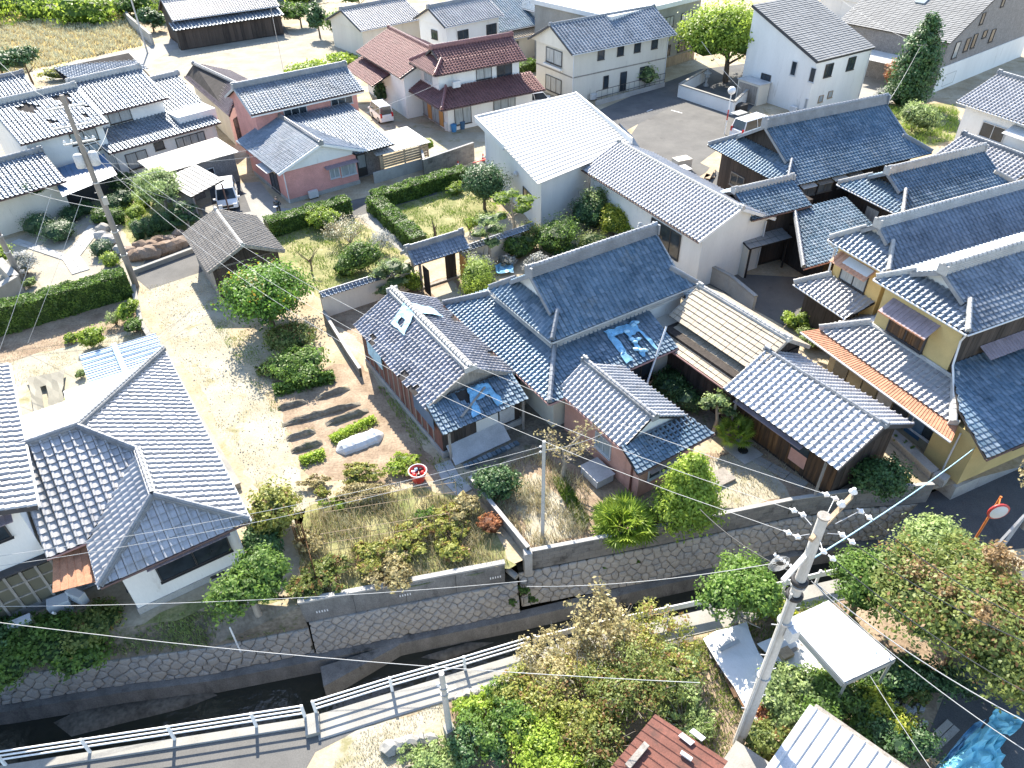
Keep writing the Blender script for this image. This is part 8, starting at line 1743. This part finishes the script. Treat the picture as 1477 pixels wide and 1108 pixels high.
# --- lower-left plot
S_('autumn_bush', 'tall bush with yellowing leaves beside the garden track', (400, 765), 1.35, 1.35, 2800, .12, 'leaf_autumn', nl=7); S_('dark_bush', 'glossy dark bush at the corner of the bungalow', (385, 795), 1.1, .85, 2600, .13, 'leaf_dark', nl=5); S_('silver_bush', 'pinkish silver bush in front of the autumn bush', (378, 760), .9, .7, 900, .10, 'leaf_white')
T_('small_tree', 'leafy green tree beside the bungalow above the bank', (372, 885), 1.45, 1.2, .7, 4600, .12, 'leaf', nl=8, bark='bark_pale', spread=.65, size=.45, tb=.08)
VN_ = [((530, 815), 1.1, .45, 'leaf_autumn', 'yellowing vine heap in the middle of the garden plot'), ((590, 790), 1.2, .5, 'leaf_autumn', 'leafy heap of yellowing vines right of the trellis'), ((640, 770), 1.2, .5, 'leaf_autumn', 'yellow-green vine heap at the right of the garden plot'), ((668, 745), .9, .6, 'leaf_dry', 'dry bean plants at the upper right of the garden plot'), ((480, 835), 1.1, .5, 'leaf_russet', 'low green vine heap along the garden wall'), ((560, 830), 1.3, .4, 'leaf_dry', 'withered vines along the garden wall'), ((660, 795), .9, .5, 'leaf_autumn', 'small heap of vines near the wall corner'), ((615, 745), .55, .3, 'leaf', 'small green plant by the trellis'), ((450, 790), .8, .5, 'leaf_dry', 'dry weeds under the cane wigwam'), ((445, 850), .8, .35, 'leaf_russet', 'weeds in the garden wall corner')]
for px, r, rz, m, l in VN_: S_('vine_heap', l, px, r, rz, int(1250 * r), .11, m, cat='vines', nl=7, spread=.85, size=.36, core=.4, inner=False, tb=.1)
VB = [((530, 720), 1.9, .45, .65, 'leaf_dry', 'long heap of withered brown plants below the beds'), ((515, 690), 1.3, .4, .7, 'leaf_autumn', 'yellow-brown herb bed below the white tunnel'), ((575, 676), 1.1, .28, .9, 'leaf_lime', 'square patch of bright green herbs by the red tub'), ((480, 735), .6, .35, .5, 'leaf_lime', 'small yellow-green plant in the track'), ((455, 700), .8, .25, .5, 'leaf_dry', 'brown weeds at the left end of the beds'), ((470, 715), .5, .3, .4, 'leaf_autumn', 'small yellowing plant below the beds')]
for px, rx, rz, ry, m, l in VB: S_('garden_plants', l, px, rx, rz, int(1100 * rx), .08, m, ry=ry, cat='plants', nl=6, spread=.8, size=.38, core=.5)
# --- bank at the lower left
BK = [((20, 950), 1.6, .8, 'leaf', -.6, 'dense green bush at the far left above the stone wall'), ((75, 935), 1.3, .7, 'leaf', -.5, 'bush with pale leaves on the left bank'), ((118, 948), 1.2, .6, 'leaf', -.9, 'bright-leaved bush hanging over the left stone wall'), ((140, 912), 1.2, .55, 'leaf_russet', -.2, 'weedy bush with reddish sprigs below the bungalow porch'), ((-20, 930), 1.6, .9, 'leaf_dark', -.4, 'dark bush at the left edge of the bank')]
for px, r, rz, m, z, l in BK: S_('bank_shrub', l, px, r, rz, int(1500 * r), .12, m, z=z, nl=6)
# --- near right: bushes, trees
BR = [((805, 975), 1.5, .9, 'leaf_dry', 'dry ochre bush against the beam railing'), ((870, 950), 1.8, 1.0, 'leaf_dry', 'spreading dry bush in front of the beam railing'), ((945, 955), 1.7, .9, 'leaf_autumn', 'yellow-brown bush left of the white sheeting'), ((830, 1030), 1.7, 1.0, 'leaf_autumn', 'tangled olive bush in the bottom middle'), ((905, 1010), 1.8, 1.1, 'leaf_russet', 'green and brown tangled bush above the red roof'), ((770, 1010), 1.2, .8, 'leaf_autumn', 'olive bush by the end of the pipe railing'), ((970, 985), 1.2, .7, 'leaf_pale', 'pale-leaved bush beside the lumber'), ((985, 1045), 1.0, .4, 'leaf_pale', 'bleached weeds right of the red roof'), ((860, 1085), 1.4, .9, 'leaf_russet', 'bush at the left edge of the red roof'), ((720, 1060), 1.3, .8, 'leaf', 'green bush right of the short grey pole'), ((775, 1090), 1.5, .8, 'leaf_lime', 'lime-green bush at the bottom edge'), ((690, 1020), .8, .4, 'leaf_lime', 'low yellow-green plants behind the kerb stones'), ((740, 1010), .8, .6, 'leaf', 'green shrub behind the kerb stones'), ((690, 1095), 1.0, .7, 'leaf_dark', 'dark shrub at the foot of the short grey pole'), ((620, 1100), 1.0, .3, 'leaf_pale', 'pale ground plants below the white boulders'), ((800, 1140), 1.6, .9, 'leaf_lime', 'bright bush at the very bottom edge')]
for px, r, rz, m, l in BR: S_('bush', l, px, r, rz, int(1500 * r), .085, m, cat='bush', nl=9, spread=.85, size=.40, core=.4, stems='bark_pale', inner=m in ('leaf', 'leaf_dark', 'leaf_lime'), tb=.12)
bare('bare shrub with dry seed heads sticking up over the canal railing', (862, 935), 2.2, 10, .035, 'bark_pale', 1.2, 'seedhead_shrub', 70, 'leaf_dry', .09, 900)
T_('pale_tree', 'small tree with pale whitish-green leaves left of the thick pole', (1058, 905), 1.75, 1.25, .6, 6500, .11, 'leaf', nl=9, spread=.68, size=.42, bark='bark_pale', tb=.25)
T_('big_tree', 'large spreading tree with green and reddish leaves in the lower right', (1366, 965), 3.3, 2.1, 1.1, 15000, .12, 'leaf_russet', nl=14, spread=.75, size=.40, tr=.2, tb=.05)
bt = bpy.data.objects['big_tree']; child(bt, 'russet_shoots', crown_mesh('russet_shoots', [((random.uniform(-1.9, 1.4), random.uniform(-1.2, 1.6), 3.2 + random.random() * 1.4), (.5, .5, .8)) for k in range(11)], 3000, .10, .3, .9, False, .2), 'leaf_brown')
T_('pale_tree', 'bright pale-leaved tree behind the big reddish tree', (1345, 860), 2.4, 1.5, .6, 8000, .11, 'leaf_pale', nl=9, spread=.65, size=.45, tb=.1); T_('dark_tree', 'dark green tree between the white shed and the big tree', (1228, 890), 1.15, 1.5, .6, 4800, .11, 'leaf', nl=7, ry=1.3, tb=.08)
S_('shrub', 'deep green shrubs in the shade below the big tree', (1320, 990), 2.0, .7, 2000, .11, 'leaf_dark', ry=1.0); T_('yellow_tree', 'thin tree with yellow leaves at the right edge over the mirror', (1478, 760), 1.6, .9, 2.2, 1300, .11, 'leaf_dry', nl=5, inner=False, bark='bark_pale'); S_('russet_bush', 'orange-red bush at the right edge below the leaning trunk', (1462, 925), .8, .5, 700, .09, 'leaf_red')
NR = [((1130, 1010), 1.2, .9, 'leaf_pale', 'flowering pale green bush right of the thick pole'), ((1195, 1035), 1.5, .9, 'leaf', 'light green bush above the grey ribbed roof'), ((1185, 1008), .8, .5, 'leaf_lime', 'lime bush beside the white shed'), ((1275, 1045), .95, .9, 'leaf_ginkgo', 'yellow feathery round bush right of the grey roof'), ((1250, 1020), .7, .6, 'leaf', 'small green bush under the white shed edge'), ((1285, 1085), 1.2, .8, 'leaf_dark', 'dark bush right of the grey ribbed roof'), ((1110, 1080), 1.0, .6, 'leaf_russet', 'bush with purple tips left of the grey ribbed roof'), ((1100, 1050), .6, .4, 'leaf_red', 'purplish flowering plant at the foot of the thick pole'), ((1250, 1085), .9, .6, 'leaf', 'green bush between the yellow bush and the grey roof'), ((1115, 890), 1.0, .5, 'leaf_ginkgo', 'yellow-green weeds between the pale tree and the thick pole'), ((1310, 1010), .6, .5, 'leaf_russet', 'straggly bush in the shade with yellow leaves')]
for px, r, rz, m, l in NR: S_('bush', l, px, r, rz, int(1900 * r), .09, m, cat='bush', nl=7, spread=.65, size=.45)
# --- far trees
T_('ginkgo_tree', 'large yellow-green ginkgo tree behind the white-walled plot', (1046, 118), 5.6, 4.2, .3, 11000, .24, 'leaf_lime', nl=12, spread=.62, size=.46, tr=.3, bark='bark')
p = flat(at(1300, 158)); T_('cypress', 'tall dark green cypress column beside the grey clad house', (1303, 152), 2.2, 3.5, .2, 6000, .22, 'leaf_dark', cat='cypress', spec=[((0, 0, 1.2), (2.0, 2.0, 1.6)), ((.2, 0, 3.0), (2.1, 2.1, 1.7)), ((.1, 0, 5.0), (1.8, 1.8, 1.6)), ((.2, .1, 6.8), (1.2, 1.2, 1.4)), ((.2, 0, 8.0), (.6, .6, .9))], tb=.1)
S_('red_bush', 'red-leaved bush left of the cypress', (1283, 130), 1.5, 1.6, 900, .17, 'leaf_red'); S_('white_bush', 'pale flowering bush below the red bush', (1276, 150), 1.4, .8, 700, .15, 'leaf_white'); S_('shrub', 'pale green shrub in the weedy lot by the timber farmhouse', (1315, 190), 1.9, 1.5, 1700, .17, 'leaf_pale'); S_('autumn_bush', 'golden bush at the top edge behind the modern house', (1225, 12), 1.8, 1.2, 700, .2, 'leaf_dry')
FT_ = [((15, 130), 2.4, 1.6, 1.6, 'leaf_dark', 'dark pine at the far left edge'), ((48, 122), 2.0, 1.5, 1.4, 'leaf_dark', 'spreading dark pine left of the white farmhouse'), ((405, 38), 2.2, 1.6, .4, 'leaf_dark', 'dark round tree at the left of the gravel lot row'), ((435, 40), 2.4, 1.5, .4, 'leaf', 'green tree in the middle of the gravel lot row'), ((462, 55), 1.6, 2.0, .2, 'leaf_dark', 'slim dark shrub tree in the gravel lot row'), ((500, 60), 2.5, 1.8, .3, 'leaf', 'green tree at the right of the gravel lot row'), ((520, 15), 2.8, 1.6, .4, 'leaf', 'green tree near the top edge behind the grey roof house'), ((560, 0), 2.6, 1.6, .4, 'leaf_pale', 'pale green tree at the top edge'), ((190, 28), 2.0, 1.6, .2, 'leaf', 'ivy-like bush on the concrete wall by the field'), ((222, 45), 1.8, 1.5, .2, 'leaf_dark', 'dark bush between the ivy wall and the dark barn'), ((445, 108), 3.4, .7, .0, 'leaf_lime', 'low bright hedge-like bush behind the pink house'), ((490, 95), 2.0, .7, .0, 'leaf_lime', 'small bright bush behind the pink house roof end')]
for px, r, rz, zc, m, l in FT_: T_('far_tree', l, px, r, rz, zc, int(700 * r), .24, m, nl=6, tr=.12)
S_('shrub', 'red and green shrubs by the pale road at the far left', (98, 115), 3.0, .8, 900, .2, 'leaf_autumn', ry=1.4); S_('planter_shrub', 'lime plant on top of the block wall planter', (617, 218), .6, .6, 500, .11, 'leaf_lime', z=.9); S_('shrub', 'dark green tree under the maroon house eave', (553, 150), 1.2, 1.3, 700, .16, 'leaf_dark'); hedge('hedge', 'green hedge beside the cream house', at(738, 112), at(772, 100), 1.4, 1.2, 900, .16, 'leaf'); S_('shrub', 'small green shrub beside the cream house gable', (768, 140), .9, .6, 400, .15, 'leaf_lime'); S_('shrub', 'grey-green bush at the corner of the cream house', (930, 125), 1.5, 1.3, 700, .17, 'leaf_pale')
# thicket along the top left, ivy wall
sp = [((x * 1.05, y_ + 5, 1.6), (5.5, 3.5, 2.2)) for x, y_ in ((-78, 118), (-70, 124), (-62, 120), (-55, 126), (-47, 121), (-88, 116), (-40, 128), (-66, 132), (-52, 134), (-80, 128), (-96, 122), (-34, 134))]
o = bpy.data.objects.new('thicket', crown_mesh('thicket', sp, 9000, .38, .8)); C.objects.link(o); o.data.materials.append(M['leaf_lime']); tag(o, 'dense green thicket beyond the golden field at the top left', 'thicket', kind='stuff')
plain_wall('ivy-topped concrete retaining wall at the end of the golden field', [at(176, 18), at(190, 38), at(222, 66)], 1.4, 'concrete', .3)
# --- loose ground growth
scatter('field_grass', 'golden dry grass of the fallow field', 'grass', poly_px([(-40, 40), (180, 8), (205, 66), (70, 96), (-40, 130)]), 20000, .5, .08, 'straw', clump=.05, tb=.15)
scatter('garden_weeds', 'dry weeds between the vines of the garden plot', 'weeds', poly_px([(425, 745), (600, 705), (690, 735), (735, 815), (440, 865)]), 12000, .45, .012, 'straw', clump=.15); scatter('green_weeds', 'green weeds in the garden plot', 'weeds', poly_px([(425, 745), (600, 705), (690, 735), (735, 815), (440, 865)]), 5000, .16, .016, 'grass', clump=.35)
scatter('front_weeds', 'dry straw-coloured weeds in the front plot behind the block wall', 'weeds', poly_px([(690, 700), (770, 650), (850, 700), (845, 775), (768, 792)]), 5500, .38, .014, 'straw', clump=.2); scatter('front_grass', 'green grass strip across the front plot', 'grass', poly_px([(795, 690), (815, 690), (850, 750), (840, 765), (825, 745)]), 2500, .16, .018, 'grass')
scatter('track_grass', 'thin dry grass on the sandy track', 'grass', poly_px([(200, 415), (300, 395), (330, 480), (410, 600), (450, 735), (400, 745), (300, 600)]), 9000, .07, .012, 'straw', clump=.45); scatter('track_edge_grass', 'greenish grass along the right side of the track', 'grass', poly_px([(290, 440), (330, 440), (410, 560), (395, 600), (340, 520)]), 5000, .10, .014, 'grass', clump=.3)
scatter('shade_weeds', 'weeds in the shaded strip beside the shed wall', 'weeds', poly_px([(545, 560), (560, 555), (640, 665), (690, 690), (660, 710), (610, 660)]), 3500, .16, .016, 'grass', clump=.3); 
def bank_z(x, y):
    d0 = min((Vector((x, y)) - Vector(xy(bank_top[i].lerp(bank_top[i + 1], k / 8)))).length for i in (1, 2) for k in range(9)); d1 = min((Vector((x, y)) - Vector(xy(bank_low[i].lerp(bank_low[i + 1], k / 8)))).length for i in (1, 2, 3) for k in range(9))
    return -1.4 * d0 / (d0 + d1 + 1e-6)
BKP = [xy(q) for q in bank_top[1:]] + [xy(wall_mid[0])] + [xy(q) for q in bank_low[:0:-1]]
scatter('bank_weeds', 'sparse pale weeds on the shaded bank under the bungalow', 'weeds', BKP, 6000, .2, .022, 'leaf_pale', clump=.3, zf=bank_z); scatter('bank_straw', 'dry straw on the shaded bank under the bungalow', 'weeds', BKP, 3500, .16, .014, 'straw', clump=.2, lie=True, zf=bank_z)
scatter('orchard_grass', 'patchy grass of the orchard', 'grass', poly_px([(395, 340), (500, 308), (585, 372), (550, 402), (470, 430)]), 9000, .14, .02, 'grass', clump=.3); scatter('lawn_grass', 'patchy grass of the hedged lawn', 'grass', poly_px([(550, 302), (670, 265), (718, 300), (680, 330), (612, 362)]), 8000, .14, .02, 'grass', clump=.3); scatter('lot_weeds', 'pale weeds in the lot behind the timber farmhouse', 'weeds', poly_px([(1270, 155), (1380, 155), (1383, 200), (1330, 213), (1275, 190)]), 5000, .35, .03, 'grass', clump=.2, tb=.2)
scatter('yard_weeds', 'weeds and ground plants around the sheds in the lower right', 'weeds', poly_px([(650, 1015), (760, 985), (1000, 925), (1120, 880), (1200, 860), (1330, 1000), (1330, 1100), (900, 1150), (560, 1150)]), 26000, .20, .018, 'grass', clump=.25); scatter('yard_litter', 'dry litter around the sheds in the lower right', 'weeds', poly_px([(650, 1015), (760, 985), (1000, 925), (1120, 880), (1330, 1000), (1330, 1100), (900, 1150), (560, 1150)]), 14000, .22, .016, 'straw', clump=.2)
scatter('plot_litter', 'dry stalks on the sandy plot by the stained barn', 'weeds', poly_px([(1000, 660), (1080, 640), (1230, 695), (1140, 715), (1010, 742)]), 2600, .16, .012, 'straw', clump=.2); scatter('rock_garden_grass', 'lawn grass on the rock garden', 'grass', poly_px([(170, 302), (250, 280), (288, 330), (268, 343), (205, 370)]), 5000, .10, .02, 'grass', clump=.3); scatter('verge_grass', 'dry grass on the verge beside the canal road', 'grass', poly_px([(520, 1056), (640, 1012), (648, 1095), (560, 1140), (440, 1150)]), 5000, .07, .010, 'straw', clump=.3)
scatter('left_yard_grass', 'sparse dry grass in the left yard', 'grass', poly_px([(-20, 520), (190, 440), (235, 500), (120, 520), (20, 560)]), 4000, .08, .012, 'straw', clump=.4)
# weeds growing out of the canal wall
for k, (x, y, r) in enumerate(((812, 820, .35), (756, 858, .3), (768, 868, .22), (870, 818, .2), (920, 812, .18), (738, 872, .2))): S_('wall_weed', ORD[k] + ' tuft of weeds rooted in the long stone canal wall', (x, y), r, r * .7, 170, .08, 'leaf', z=-1.7, cat='weed', inner=False)

# loose pebbles on the track
mb = MB(); tp = [(q.x, q.y) for q in poly_px([(200, 415), (290, 398), (330, 500), (405, 600), (440, 730), (400, 740), (300, 590)])]; xs = rng.uniform(-27, -5, 3000); ys = rng.uniform(24, 46, 3000); ok = in_poly(xs, ys, tp)
for x, y in list(zip(xs[ok], ys[ok]))[:420]: r_ = random.uniform(.02, .06); mb.raw([(x - r_, y, 0), (x, y - r_, 0), (x + r_, y, 0), (x, y + r_, 0), (x, y, r_ * 1.1)], [(0, 1, 4), (1, 2, 4), (2, 3, 4), (3, 0, 4)], False, random.random())
tag(mb.build('pebbles', 'stone'), 'loose pebbles scattered on the sandy track', 'pebbles', kind='stuff')
